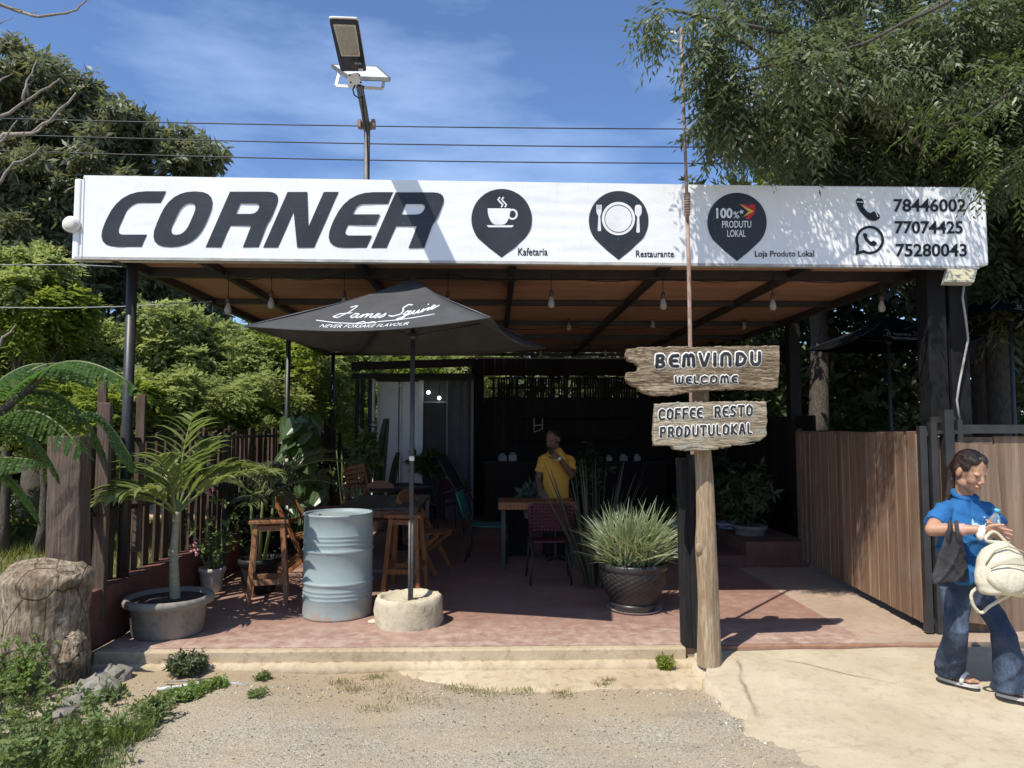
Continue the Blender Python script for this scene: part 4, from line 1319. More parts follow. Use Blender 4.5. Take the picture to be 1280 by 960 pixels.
def grassy(name, base, n, L, w, spread, mat, label, cat='plant', r=.1, sag=.8, el=(25, 88), zj=0, loose=0):
    t = thing(name, base, label, cat)
    mb_ = MB(); b = Vector(base)
    for i in range(n):
        az = random.uniform(0, 2 * math.pi); e = R(random.uniform(*el)); rr = r * math.sqrt(random.random())
        d = Vector((math.cos(az) * math.cos(e) * spread, math.sin(az) * math.cos(e) * spread, math.sin(e)))
        d = d + Vector((random.gauss(0, loose), random.gauss(0, loose), random.gauss(0, loose * .5)))
        blade_leaf(mb_, b + Vector((math.cos(az) * rr, math.sin(az) * rr, random.uniform(0, zj))), d, L * random.uniform(.6, 1.1), w * random.uniform(.7, 1.2), sag * random.uniform(.3, 1.3), 5, random.uniform(-1.2, 1.2))
    mb_.build('blades', mat, t)
    return t


# wicker pot with the striped plant
wc = Vector((1.27, 6.52, 0))
t = thing('wicker_pot', wc, 'dark brown woven plastic pot by the black gate post', 'pot')
WK = simple('dark_wicker_plastic', (.020, .018, .018), (.035, .031, .030), .38, 12, bump=.1, spec=.55)


def pot_r(z): return .185 + .115 * math.sin(min(1, (z - .05) / .30) * math.pi / 2)


rows, cols = 15, 48
V = []; F = []
for j in range(rows * 2 + 1):
    z = .055 + (.36 - .055) * j / (rows * 2)
    for i in range(cols * 2):
        a = 2 * math.pi * i / (cols * 2)
        ph = (i // 2 + j // 2) % 2
        r = pot_r(z) + .008 * (1 if ph else -.6) * (1 if j % 2 else .3)
        V.append((wc.x + r * math.cos(a), wc.y + r * math.sin(a), z))
n2 = cols * 2
for j in range(rows * 2):
    for i in range(n2): F.append((j * n2 + i, j * n2 + (i + 1) % n2, (j + 1) * n2 + (i + 1) % n2, (j + 1) * n2 + i))
link('woven_body', np_mesh('woven_body', V, F), WK, t)
mb = MB(); mb.lathe([(.20, .03), (.215, .05), (.205, .07), (.18, .075)], wc, 40); mb.lathe([(.19, 0), (.20, .02), (.20, .045)], wc, 40); mb.build('foot_ring', WK, t)
mb = MB(); mb.lathe([(.295, .355), (.31, .365), (.315, .41), (.305, .425), (.28, .42), (.275, .36)], wc, 40); mb.build('rim', WK, t)
mb = MB(); mb.lathe([(.0, .37), (.15, .375), (.285, .37)], wc, 24); mb.build('soil', M_['soil'], t)
mb = MB(); mb.lathe([(.0, .004), (.22, .004), (.245, .02), (.25, .022), (.225, .004)], wc + Vector((.01, -.01, 0)), 32); mb.build('saucer', simple('pale_saucer', (.55, .45, .40), None, .6), t)
grassy('striped_plant', wc + Vector((0, 0, .37)), 1050, .43, .017, .85, LF_VAR, 'dense fountain of pale green striped blades in the dark woven pot', 'plant', .23, .30, (40, 88), .20, .50)
grassy('tall_blade_plant', (1.05, 7.35, 0.02), 40, 1.3, .034, .62, leafmat('dim_blade', (.045, .045, .025), (.09, .085, .05), .6, .1), 'tall thin dry-looking blades in the shade behind the woven pot', 'plant', .12, .25, (50, 86))
# second grey-green frondy palm behind the first
p2c = Vector((-2.35, 7.3, 0))
pot('nursery_pot', p2c, .2, .34, M_['plastic_black'], 'plain black nursery pot under the drooping palm by the fence', 'pot')
pl2 = thing('drooping_palm', p2c + Vector((0, 0, .3)), 'drooping grey-green palm leaning along the fence left of the drum', 'palm')
mb = MB()
for k in range(3): mb.tube([p2c + Vector((.04 * k - .04, 0, .28)), p2c + Vector((.10 * k - .1, .03, .7)), p2c + Vector((.12 * k - .1, 0, 1.0))], [.02, .016, .012], 8)
mb.build('stems', LF_PALM, pl2)
for az, el, L in ((15, 50, .95), (350, 35, .95), (40, 60, .9), (160, 55, .6), (200, 45, .6), (300, 40, .7), (330, 20, .8), (95, 65, .7), (270, 45, .6), (10, 15, .7)):
    palm_frond(pl2, p2c + Vector((random.uniform(-.08, .12), 0, random.uniform(.8, 1.02))), (math.cos(R(az)) * math.cos(R(el)), math.sin(R(az)) * math.cos(R(el)), math.sin(R(el))), L, leafmat('greyish_palm_leaf', (.07, .09, .035), (.16, .18, .09), .45, .25), 20, .33, .016, 1.4)
# cream pot with a pink flowering succulent
fc = Vector((-2.42, 6.72, 0))
fc = G(262, 742, 0); fc = Vector((fc.x - .02, fc.y + .1, 0))
pot('cream_pot', fc, .125, .24, simple('cream_glazed', (.55, .51, .44), (.4, .36, .30), .4, 9, bump=.1), 'small cream pot with a scalloped rim beside the cement planter', 'pot')
fl_ = thing('flowering_shrub', fc + Vector((-.05, 0, .2)), 'thin-stemmed shrub with small pink flowers in the cream pot', 'plant')
mb = MB(); tips = []
for k in range(9):
    e = fc + Vector((random.uniform(-.32, .3), random.uniform(-.15, .2), random.uniform(.4, .95))); q = wiggle(fc + Vector((random.uniform(-.04, .04), 0, .2)), e, 6, .09); mb.tube(q, [.011, .01, .008, .007, .005, .003], 6); tips += q[2:]
mb.build('stems', BARKP, fl_)
tips = np.array([list(q) for q in tips])
whorl('leaves', np.repeat(tips, 3, 0) + rng.normal(0, .05, (len(tips) * 3, 3)), rand_dirs(len(tips) * 3), LF_WEED, fl_, k=5, ll=.06, lw=.03)
tf = np.array([list(P(a, b, fc.y - .12)) for a, b in ((240, 688), (246, 693), (236, 682), (248, 688), (243, 679), (262, 618), (266, 612), (259, 614))])
whorl('flowers', np.repeat(tf, 2, 0), rand_dirs(len(tf) * 2), simple('pink_petal', (.62, .22, .28), (.7, .42, .45), .5, 20), fl_, k=6, ll=.03, lw=.018)
# climbing vine with big heart leaves
vn = thing('big_leaf_vine', (-2.75, 9.6, 0), 'tall climber with big heart-shaped leaves, sunlit at the top, on the fence behind the drum', 'climber')
mb = MB()
for k in range(4): mb.tube(wiggle((-2.9 + .13 * k, 9.5, 0), (-2.7 + .1 * k, 9.55, 1.75), 8, .05), .014, 7)
mb.build('stems', BARK, vn)


def heart(c, s, nrm, down):
    nrm = Vector(nrm).normalized(); d = Vector(down); d = (d - nrm * d.dot(nrm)).normalized(); sd = d.cross(nrm)
    o_ = [(0, 0), (-.32, -.22), (-.52, .05), (-.42, .45), (0, 1.0), (.42, .45), (.52, .05), (.32, -.22)]
    vs = [Vector(c) + (sd * x + d * y) * s + nrm * s * (-.25 * abs(x) - .1 * y * y) for x, y in o_]
    return vs, [(0, 1, 2, 3, 4), (0, 4, 5, 6, 7)]


def big_leaves(parent, spots, mat, s0=.16, s1=.26):
    for (a, b, Y) in spots:
        c = P(a, b, Y)
        vs, fs = heart(c, random.uniform(s0, s1), (random.gauss(-.2, .4), -.7 + random.gauss(0, .3), .6 + random.gauss(0, .3)), (random.gauss(0, .5), -.2, -1))
        m_ = MB(); m_.add(vs, fs, False); m_.build('leaf', mat, parent)


sp = [(random.gauss(375, 13) + (b_ - 560) * .05, b_, 9.3 + random.uniform(-.2, .3)) for b_ in np.linspace(522, 655, 74)]
sp += [(358, 524, 9.2), (366, 531, 9.2), (376, 520, 9.2), (352, 540, 9.2), (362, 552, 9.15), (374, 560, 9.15), (385, 545, 9.2), (394, 560, 9.2), (371, 575, 9.1), (387, 582, 9.1)]
big_leaves(vn, sp, LF_BIG)
# dark shrubs low along the fence
for (px, Y, r, l) in ((340, 9.6, .42, 'dark low shrub against the fence below the big-leaf climber'), (300, 8.8, .35, 'dark shrub behind the left wooden stool')):
    b = P(px, 537, Y)
    t = thing('dark_shrub', (b.x, Y, 0), l, 'shrub')
    p, d = blob_points([(Vector((b.x, Y, .45)), (r, r * .8, .5))], 260, .4)
    whorl('foliage', p, d, LF_DARK, t, k=6, ll=.12, lw=.05); mb = MB()
    for k in range(5): mb.tube(wiggle((b.x, Y, 0), (b.x + random.uniform(-r, r), Y + random.uniform(-.2, .2), .8), 5, .08), .008, 5)
    mb.build('stems', BARK, t)
# snake plant / cactus by the container and a bright leafy one
ct = thing('column_cactus', (-1.9, 11.6, 0), 'dark upright cactus standing before the white container', 'cactus')
for (a, b, c_, h) in ((-1.86, 11.6, .10, 1.55), (-2.08, 11.65, .09, 1.15), (-1.68, 11.7, .07, 1.0)):
    mb = MB(); V = []
    for i in range(14):
        z = h * i / 13; k = c_ * (1 - .5 * (i / 13) ** 4) * (.8 if i == 0 else 1)
        mb_r = k
        V.append((Vector((a + .12 * (i / 13) ** 2, b, .25 + z)), k))
    vs = []; n_ = 14
    for p, k in V:
        for q in range(n_):
            an = 2 * math.pi * q / n_; rr = k * (1 if q % 2 else .72); vs.append(p + Vector((math.cos(an) * rr, math.sin(an) * rr, 0)))
    fs = [(i * n_ + q, i * n_ + (q + 1) % n_, (i + 1) * n_ + (q + 1) % n_, (i + 1) * n_ + q) for i in range(13) for q in range(n_)] + [tuple(range(13 * n_, 14 * n_))]
    mb.add(vs, fs, False); mb.build('stem', simple('cactus_green', (.03, .05, .022), (.05, .075, .035), .6, 9), ct)
pot('cactus_pot', (-1.9, 11.65, 0), .26, .3, M_['concrete_old'], 'squat grey pot under the tall cactus', 'pot')
lt = thing('leafy_plant', (-2.35, 11.3, 0), 'bright sunlit leafy plant between the fence end and the cactus', 'plant')
p, d = blob_points([(P(452, 570, 11.2), (.22, .2, .3)), (P(448, 585, 11.2), (.35, .2, .1)), (P(462, 560, 11.2), (.2, .2, .3))], 90, .3)
whorl('leaves', p, d, LF_WEED, lt, k=6, ll=.13, lw=.07)
mb = MB()
for k in range(5): mb.tube(wiggle((-2.35, 11.3, 0), (-2.3 + random.uniform(-.2, .3), 11.25, 1.3), 5, .05), .01, 5)
mb.build('stems', LF_WEED, lt)

# weeds --------------------------------------------------------------
def weeds(name, label, spots, n, h, mat, s=.03, cat='weeds'):
    c0 = spots[0]; t = thing(name, c0[0], label, cat)
    B = []; 
    mb_ = MB()
    for i in range(n):
        c, r = random.choice(spots)
        a = random.uniform(0, 6.28); rr = r * math.sqrt(random.random())
        b = Vector(c) + Vector((math.cos(a) * rr, math.sin(a) * rr, 0)); hh = h * random.uniform(.4, 1.1)
        e = b + Vector((random.gauss(0, .3) * hh, random.gauss(0, .3) * hh, hh))
        q = wiggle(b, e, 4, .1); mb_.tube(q, [.0025, .002, .0018, .001], 4, cap=False)
        for p in q[1:]:
            for _ in range(2): B.append(list(p + Vector((random.gauss(0, .01), random.gauss(0, .01), random.gauss(0, .01)))))
    mb_.build('stems', LF_WEED, t)
    B = np.array(B)
    whorl('leaves', B, rand_dirs(len(B)) * .6 + np.array([0, 0, .5]), mat, t, k=5, ll=s, lw=s * .42)
    return t


def Gg(px, py):
    return G(px, py, -.13)


weeds('roadside_weeds', 'leafy green weeds crowding the bottom left corner by the stump', [(Gg(20, 940), .42), (Gg(-30, 900), .4), (Gg(50, 965), .25)], 130, .22, LF_WEED, .045)
weeds('roadside_weeds', 'small-leaved weed tuft growing against the front of the stump', [(G(35, 860, -.1), .16), (G(10, 870, -.1), .2)], 90, .34, leafmat('bright_weed', (.10, .17, .04), (.22, .32, .09), .5, .4), .035)
weeds('roadside_weeds', 'straggling weeds in the shade right of the stump', [(Gg(150, 905), .25), (Gg(110, 880), .2), (Gg(185, 900), .12)], 60, .10, LF_WEED, .036)
weeds('roadside_weeds', 'low green weed patch beside the white pipe', [(Gg(245, 868), .11), (Gg(222, 874), .08), (Gg(270, 860), .06)], 120, .05, leafmat('grassy_weed', (.12, .19, .05), (.24, .32, .1), .5, .4), .026)
weeds('roadside_weeds', 'tiny weed tuft near the kerb right of the white pipe', [(Gg(330, 850), .05), (Gg(322, 870), .06)], 30, .05, LF_WEED, .022)
weeds('roadside_weeds', 'yellow-green weed growing against the kerb just left of the signpost', [(Gg(830, 834), .05)], 34, .06, LF_YEL, .03)
weeds('roadside_weeds', 'dark weed clump hanging under the kerb by the cement planter', [(G(235, 838, -.1), .12)], 70, .09, LF_DARK, .035)
weeds('garden_weeds', 'leafy weed bush beyond the fence at the left edge', [(G(10, 680, -.05), .45), (G(-40, 690, -.05), .4)], 130, .75, LF_WEED, .075)


def grass(name, label, n, fn, L, w, mat, kind='stuff'):
    mb_V = []; 
    pts = np.array([fn() for _ in range(n)]); az = rng.uniform(0, 6.28, n)
    d = np.stack([np.cos(az) * .45, np.sin(az) * .45, np.ones(n)], -1); d /= np.linalg.norm(d, axis=1, keepdims=True)
    nn = rand_dirs(n); nn -= d * (nn * d).sum(1, keepdims=True); nn /= np.linalg.norm(nn, axis=1, keepdims=True)
    V, F = leaf_quads(pts, d, nn, L * rng.uniform(.4, 1.2, n), w * np.ones(n), curl=.25, tipk=.6)
    return tag(link(name, np_mesh(name, V, F), mat), label, 'grass', kind=kind)


gs = [(Gg(a, b), r) for a, b, r in ((480, 858, .12), (500, 872, .14), (540, 876, .12), (570, 858, .08), (590, 862, .10), (620, 865, .10), (470, 845, .07), (425, 852, .06), (655, 862, .05), (700, 866, .05), (755, 855, .05), (760, 850, .04), (675, 828, .06), (470, 885, .1), (440, 860, .07))]


def gp():
    c, r = random.choice(gs); a = random.uniform(0, 6.28); rr = r * random.random() ** .7
    return (c.x + math.cos(a) * rr * 1.5, c.y + math.sin(a) * rr * .8, -.145)


grass('kerb_grass', 'sparse dry grass tufts along the foot of the kerb', 1500, gp, .042, .004, leafmat('dry_grass', (.16, .17, .06), (.34, .31, .15), .6, .3))
grass('lawn_grass', 'pale overgrown grass beyond the picket fence on the left', 26000, lambda: (random.uniform(-9, -3.2), random.uniform(4.9, 13), -.07), .22, .012, LF_GRASS)
g2 = [(Gg(a, b), r) for a, b, r in ((60, 930, .4), (120, 925, .25), (20, 960, .5), (160, 920, .15), (100, 960, .25))]
grass('verge_grass', 'green grass blades among the weeds at the bottom left corner', 2600, lambda: (lambda c, r, a, q: (c.x + math.cos(a) * r * q, c.y + math.sin(a) * r * q, -.145))(*random.choice(g2), random.uniform(0, 6.28), random.random()), .11, .006, leafmat('verge_blade', (.10, .15, .03), (.20, .26, .07), .6, .35))
# dry leaf litter
V, F = leaf_quads(np.stack([rng.uniform(-2.9, 1.0, 420), 5.25 - 1.5 * rng.uniform(0, 1, 420) ** 2, np.full(420, -.138)], -1), (lambda a: np.stack([np.cos(a), np.sin(a), 0 * a], -1))(rng.uniform(0, 6.28, 420)), np.tile([0, 0, 1.], (420, 1)) + rng.normal(0, .1, (420, 3)), rng.uniform(.01, .035, 420), rng.uniform(.006, .018, 420), .4)
tag(link('leaf_litter', np_mesh('leaf_litter', V, F), leafmat('dry_leaf', (.30, .22, .12), (.48, .40, .26), .8, .1)), 'dry leaves scattered on the ground near the stump', 'leaf litter', kind='stuff')
# ================================================================ FENCE, GATE, WALLS
fen = thing('picket_fence', (-3.05, 9, 0), 'rough wooden picket fence on a low dark red wall along the left side', 'fence')
mb = MB(); mb.box((-3.05, (5.42 + 14.2) / 2, .19), (.13, 14.2 - 5.42, .44)); mb.build('low_wall', simple('dark_red_plaster', (.12, .045, .035), (.18, .08, .06), .85, 4, bump=.5, bs=30), fen)
y = 5.56
while y < 14.1:
    b = random.uniform(.085, .13)
    h = random.uniform(1.50, 1.66)
    if y > 12.2: b *= .6
    tilt = random.gauss(0, .012)
    mb = MB(); z0 = .38
    xc = -3.12
    w0 = random.uniform(-.01, .01)
    vs = []
    for z, k in ((z0, 1), (z0 + .5, random.uniform(.85, 1.05)), (z0 + .9, random.uniform(.85, 1.05)), (h, random.uniform(.8, 1))):
        yo = (z - z0) * tilt + random.gauss(0, .006)
        for dx, dy in ((-.011, -.5), (.011, -.5), (.011, .5), (-.011, .5)):
            vs.append((xc + dx + w0, y + b / 2 + yo + dy * b * k, z + (random.uniform(-.02, .02) if z == h else 0)))
    fs = [(0, 1, 2, 3)[::-1]]
    for i in range(3):
        a = i * 4
        fs += [(a + k, a + (k + 1) % 4, a + 4 + (k + 1) % 4, a + 4 + k) for k in range(4)]
    fs.append((12, 13, 14, 15)); mb.add(vs, fs); mb.build('picket', M_['wood_fence'], fen)
    y += b + random.choice((.012, .02, .03, .05, .075)) * (1.0 if y < 12 else 1.6) + (.045 if y < 7.5 else 0)
for z in (.97, 1.535):
    mb = MB(); mb.bar((-3.07, 5.35, z), (-3.07, 14.2, z), .04, .035); mb.build('rail', M_['black_metal'], fen)
for yy, s in ((5.33, .085), (6.02, .06), (8.2, .05), (12.3, .05), (14.2, .06)):
    mb = MB(); mb.box((-3.02 if yy < 5.5 else -3.045, yy, .76), (s, s, 1.62)); mb.build('fence_post', M_['black_metal'], fen)
mb = MB(); mb.box((-3.09, 5.72, 1.0), (.07, .03, 2.0), Matrix.Rotation(R(2), 3, 'X')); mb.build('upright_board', M_['wood_fence'], fen, bevel=.004)
mb = MB(); p_ = P(177, 500, 6.25); mb.box((p_.x, 6.25, 1.25), (.075, .03, 1.35)); tag(mb.build('upright_board', M_['wood_fence'], fen, bevel=.004), 'tall pale board standing above the pickets beside the front post')
p_ = P(132, 510, 5.6); mb = MB(); mb.box((p_.x, 5.6, 1.0), (.10, .05, 1.66)); mb.build('stub_post', M_['wood_post'], fen, bevel=.01)

# leaning thick timber post left of the fence
tpost = thing('timber_post', P(86, 800, 5.15) * 1, 'thick reddish weathered timber post left of the fence corner', 'post')
a, b = P(83, 815, 5.2), P(88, 545, 5.2)
mb = MB(); vs = []; nn_ = 14
for i in range(nn_):
    t_ = i / (nn_ - 1); c = a.lerp(b, t_)
    for k, (dx, dy) in enumerate(((-.115, -.08), (-.04, -.10), (.05, -.095), (.115, -.08), (.12, .07), (-.115, .07))):
        vs.append(c + Vector((dx * random.uniform(.95, 1.04), dy * random.uniform(.9, 1.1), 0)))
fs = [(i * 6 + k, i * 6 + (k + 1) % 6, (i + 1) * 6 + (k + 1) % 6, (i + 1) * 6 + k) for i in range(nn_ - 1) for k in range(6)] + [tuple(range((nn_ - 1) * 6, nn_ * 6))]
mb.add(vs, fs); mb.build('shaft', M_['wood_post'], tpost, bevel=.006)

# tree stump ----------------------------------------------------------
m = N('cracked_stump_wood')
n1 = m.noise(m.map((2, 2, 1)), 2.2, 8, .65, .8); n2 = m.noise(m.map((9, 9, 2)), 3, 8, .7, 1.0)
cr_ = m.vor(m.map((3.0, 3.0, 1.9), (.3, .2, 0)), 1.25, 'DISTANCE_TO_EDGE')
cr2 = m.noise(m.map((1, 1, .6)), 5, 5, .6)
c = m.mix(m.ramp(n1, [(.35, 0.0), (.65, 1.0)]), (.25, .19, .125), (.46, .39, .29))
c = m.mix(m.ramp(n2, [(.42, 0.0), (.60, .95)]), c, (.11, .075, .05)); c = m.mix(m.ramp(m.noise(m.map((1, 1, 2.5)), 3.1, 5, .6), [(.52, 0.0), (.66, .6)]), c, (.09, .065, .045))
c = m.mix(m.ramp(cr_, [(.0, .6), (.02, 0.0)]), c, (.03, .02, .014))
m.set(c, .92, 0, .15); m.bump(m.ramp(cr_, [(0, 0.0), (.022, 1.0)]), .8, .01); m.bump(n2, .9, .02); m.bump(n1, .7, .03)
STUMP = m.m
sb_ = G(26, 862, -.1)
stump = thing('tree_stump', sb_, 'big cracked pale tree stump standing at the left edge of the frame', 'stump')
nz_, na = 46, 84; V = []; cx, cy = sb_.x - .02, sb_.y + .22
for j in range(nz_):
    t_ = j / (nz_ - 1); z = -.15 + .80 * t_
    base_r = .25 + .03 * t_ + .05 * math.exp(-t_ * 6) + .012 * math.sin(t_ * 7) - .05 * max(0, t_ - .9) * 10 * (t_ - .9) * 10
    for i in range(na):
        a = 2 * math.pi * i / na
        r = base_r * (1 + .10 * math.cos(2 * a + .5) + .045 * math.sin(3 * a + 2 * t_) + .008 * math.sin(7 * a + 5 * t_) + .008 * math.sin(13 * a - 9 * t_) + random.gauss(0, .006))
        gr = abs(math.sin(2.5 * a + 3.1 * t_ + .7)) ; r -= .008 * (1 - t_) * math.exp(-(gr / .07) ** 2)
        top_ = .012 * math.sin(a * 2 + 1) * t_ ** 4
        V.append((cx + r * math.cos(a) + .03 * t_, cy + r * math.sin(a), z + top_))
for j in range(1, 9):
    k = 1 - j / 8
    for i in range(na):
        a = 2 * math.pi * i / na; q = V[(nz_ - 1) * na + i]
        x = cx + .03 + (q[0] - cx - .03) * k; y_ = cy + (q[1] - cy) * k
        V.append((x, y_, .655 + .075 * math.sqrt(1 - k) + (q[2] - .65) * k + .005 * math.sin(y_ * 70 + x * 9) * (1 if j < 8 else 0)))
F = [(j * na + i, j * na + (i + 1) % na, (j + 1) * na + (i + 1) % na, (j + 1) * na + i) for j in range(nz_ + 7) for i in range(na)]
link('stump_body', np_mesh('stump_body', V, F, True), STUMP, stump)
mb = MB(); q = P(100, 722, 4.9); q2 = P(75, 735, 4.95); mb.tube([q2, P(84, 724, 4.95), P(93, 722, 4.92), P(100, 716, 4.9)], [.05, .03, .018, .006], 9); mb.build('broken_limb', STUMP, stump)
ck = thing('wood_chunk', G(92, 832, -.1), 'small pale broken piece of stump lying right of the big one', 'log')
mb = MB(); c_ = P(88, 803, 4.95); c_ = P(93, 806, 5.0); mb.ball(c_, (.075, .08, .09), 18, 12); mb.ball(c_ + Vector((.0, -.01, -.08)), (.085, .09, .08), 18, 12)
o = mb.build('chunk', STUMP, ck); remesh(o, .02, 2)
for v in o.data.vertices: v.co += Vector((random.gauss(0, .006), random.gauss(0, .006), random.gauss(0, .006)))
# rubble at the kerb corner
for k, (px, py, s, l) in enumerate(((120, 870, .13, 'cracked grey lump of concrete at the shaded corner of the kerb'), (98, 885, .09, 'small grey rock in the weeds below the timber chunk'), (140, 850, .11, 'rough concrete lump against the kerb end in shade'), (75, 900, .08, 'dusty stone among the weeds at the bottom left'))):
    g_ = G(px, py, -.12); mb = MB(); n_ = 14; mb.ball(g_ + Vector((0, 0, s * .25)), (s * 1.2, s * .9, s * .7), 12, 8)
    mb.v = [tuple(Vector(v) + Vector((random.gauss(0, s * .07), random.gauss(0, s * .07), random.gauss(0, s * .07)))) for v in mb.v]
    tag(mb.build('rock', M_['concrete_old'], smooth=False), l, 'rock')
# white pipe on the ground
mb = MB(); mb.tube([G(196, 862, -.11), G(240, 856, -.10), G(275, 853, -.11), G(312, 856, -.13)], [.012, .012, .011, .006], 10)
tag(mb.build('pipe', simple('white_pvc', (.55, .58, .62), (.42, .42, .4), .5, 9)), 'thin white plastic pipe lying on the dirt below the kerb', 'pipe')
mb = MB(); mb.tube([G(205, 852, -.10), G(236, 851, -.08), G(262, 848, -.10)], [.006, .007, .004], 8)
tag(mb.build('stick', BARKP), 'short pale stick lying just behind the white pipe', 'stick')

# wooden gate leaf (open, running back) --------------------------------------------------
gate = thing('wooden_gate', (3.55, 5.7, .02), 'tall reddish-brown plank gate swung open along the right side of the patio', 'gate')
A_ = P(1166, 792, 5.66); A_ = Vector((A_.x, 5.66, 0)); B_ = Vector((3.73, 8.6, 0))
d_ = (B_ - A_); Lg = d_.length; d_.normalize(); nrm_ = Vector((d_.y, -d_.x, 0))
s_ = .06; k = 0
rz = math.atan2(d_.y, d_.x)
while s_ < Lg - .01:
    b = min(random.choice((.15, .18, .21, .24)), Lg - s_)
    c = A_ + d_ * (s_ + b / 2) - nrm_ * (.03 + .004 * (k % 3))
    zt_ = 1.60 + random.uniform(-.004, .006); zb_ = .07
    mb = MB(); mb.box((c.x, c.y, (zt_ + zb_) / 2), (b - .006, .022, zt_ - zb_), rz); mb.build('board', M_['wood_gate'], gate, bevel=.003, seg=1)
    if k % 1 == 0:
        mb = MB(); e = A_ + d_ * s_ - nrm_ * .050
        mb.box((e.x, e.y, (zt_ + zb_) / 2 - .01), (.035, .014, zt_ - zb_ - .03), rz); mb.build('batten', M_['wood_gate'], gate, bevel=.003, seg=1)
    s_ += b; k += 1
c = A_ + d_ * .02 - nrm_ * .02
mb = MB(); mb.box((c.x, c.y, .83), (.055, .055, 1.64), rz); mb.build('gate_frame', M_['black_metal'], gate)
for z in (1.59, .10, .82):
    mb = MB(); mb.bar(A_ + Vector((0, 0, z)), B_ + Vector((0, 0, z)), .04, .04); mb.build('gate_frame', M_['black_metal'], gate)
mb = MB(); mb.box((B_.x, B_.y, .83), (.05, .05, 1.6), rz); mb.build('gate_frame', M_['black_metal'], gate)

# boundary wall of planks behind the woman ------------------------------------------------
bwall = thing('plank_wall', (4.8, 5.72, 0), 'weathered plank boundary wall behind the woman at the right edge', 'wall')
WW = wood('old_wide_planks', (.21, .145, .10), (.33, .24, .175), (.25, .155, .11), 2, .85, .16, .7, .2, bd=.012, st=.6)
YW = 5.70
xx = P(1168, 600, YW).x + .035
tops = [1.60, 1.60, 1.58, 1.58, 1.60, 1.57, 1.6]
k = 0
while xx < 9:
    b = random.uniform(.26, .36) if k else .165
    mb = MB(); zt_ = 1.575 + random.uniform(-.01, .01)
    if k in (1,): zt_ = 1.56
    mb.box((xx + b / 2, YW + .03 + random.uniform(-.006, .006), (zt_ - .03) / 2), (b - random.uniform(.006, .014), .026, zt_ + .03)); mb.build('plank', WW if k else M_['wood_gate'], bwall, bevel=.004, seg=1)
    xx += b; k += 1
xA = P(1166, 600, YW).x
for x_, z1, s_ in ((xA - .01, 1.68, .05), (P(1183, 600, YW).x, 1.78, .075), (P(1198, 600, YW).x, 1.70, .04)):
    mb = MB(); mb.box((x_, YW - .03, z1 / 2 if s_ != .04 else (z1 + .4) / 2), (s_, s_, z1 if s_ != .04 else z1 - .4)); mb.build('gate_post', M_['black_metal'], bwall)
mb = MB(); mb.bar((xA, YW - .031, 1.60), (xA + .30, YW - .031, 1.60), .035, .03); mb.build('rail', M_['black_metal'], bwall)
mb = MB(); mb.bar((xA + .0, YW - .0, 1.70), (xA + .20, YW - .0, 1.70), .03, .05); mb.build('rail', M_['black_metal'], bwall)
mb = MB(); mb.bar((P(1198, 600, YW).x, YW - .0, 1.625), (9, YW, 1.625), .04, .07); mb.build('rail', M_['black_metal'], bwall)
x1 = P(1192, 600, YW - .05).x; x2 = P(1246, 600, YW - .05).x
mb = MB(); mb.add([(x1, YW - .055, .1), (x2 + .08, YW - .055, .05), (x2, YW - .055, 1.50), (x1, YW - .055, 1.52), (x1, YW - .03, .1), (x2 + .08, YW - .03, .05), (x2, YW - .03, 1.50), (x1, YW - .03, 1.52)], [(0, 1, 2, 3), (7, 6, 5, 4), (0, 4, 5, 1), (1, 5, 6, 2), (2, 6, 7, 3), (3, 7, 4, 0)])
mb.build('plank', WW, bwall)

# black gate post beside the sign ----------------------------------------------------------
gp_ = thing('black_gate_post', G(866, 800, 0), 'black-painted wooden gate post standing between the woven pot and the signpost', 'post')
for (x0_, x1_, Yp, zt_, dz) in ((852, 866, 5.42, 1.42, 0), (866.5, 876, 5.38, 1.45, 0), (876, 880, 5.33, 1.3, -.05)):
    a_, b_ = P(x0_, 780, Yp), P(x1_, 780, Yp)
    mb = MB(); mb.box(((a_.x + b_.x) / 2, Yp + .04, (zt_ + dz) / 2 - .02), (b_.x - a_.x, .08, zt_ - dz), Matrix.Rotation(R(-.6), 3, 'Y')); mb.build('plank', M_['black_wood'], gp_, bevel=.004)
# rusty rod
rod = thing('rusty_rod', G(872, 806, -.05), 'tall thin rusty steel rod rising past the banner behind the welcome signs', 'pole')
RUST = simple('rusty_steel', (.22, .12, .085), (.38, .29, .23), .8, 30, (1, 1, .3), bump=.5, bs=60, lo=.4, hi=.6)
YR = 5.56
mb = MB(); rp = [P(871, 790, YR), P(867, 620, YR), P(863.5, 470, YR), P(861, 330, YR), P(858.5, 260, YR)]; mb.tube(rp, .0165, 10); mb.build('lower_rod', RUST, rod)
mb = MB(); mb.tube([P(859.5, 275, YR - .02), P(857, 200, YR - .02), P(853.5, 100, YR - .02), P(851, 35, YR - .02)], [.0135, .0125, .0115, .010], 10); mb.build('upper_rod', RUST, rod)
mb = MB()
for k in range(9): c = P(859, 268 - k * 3.2, YR - .01); mb.lathe([(.024, -.006), (.027, 0), (.024, .006)], c, 10)
for i in range(0): pass
o = mb.build('wire_binding', RUST, rod); o['kind'] = 'stuff'

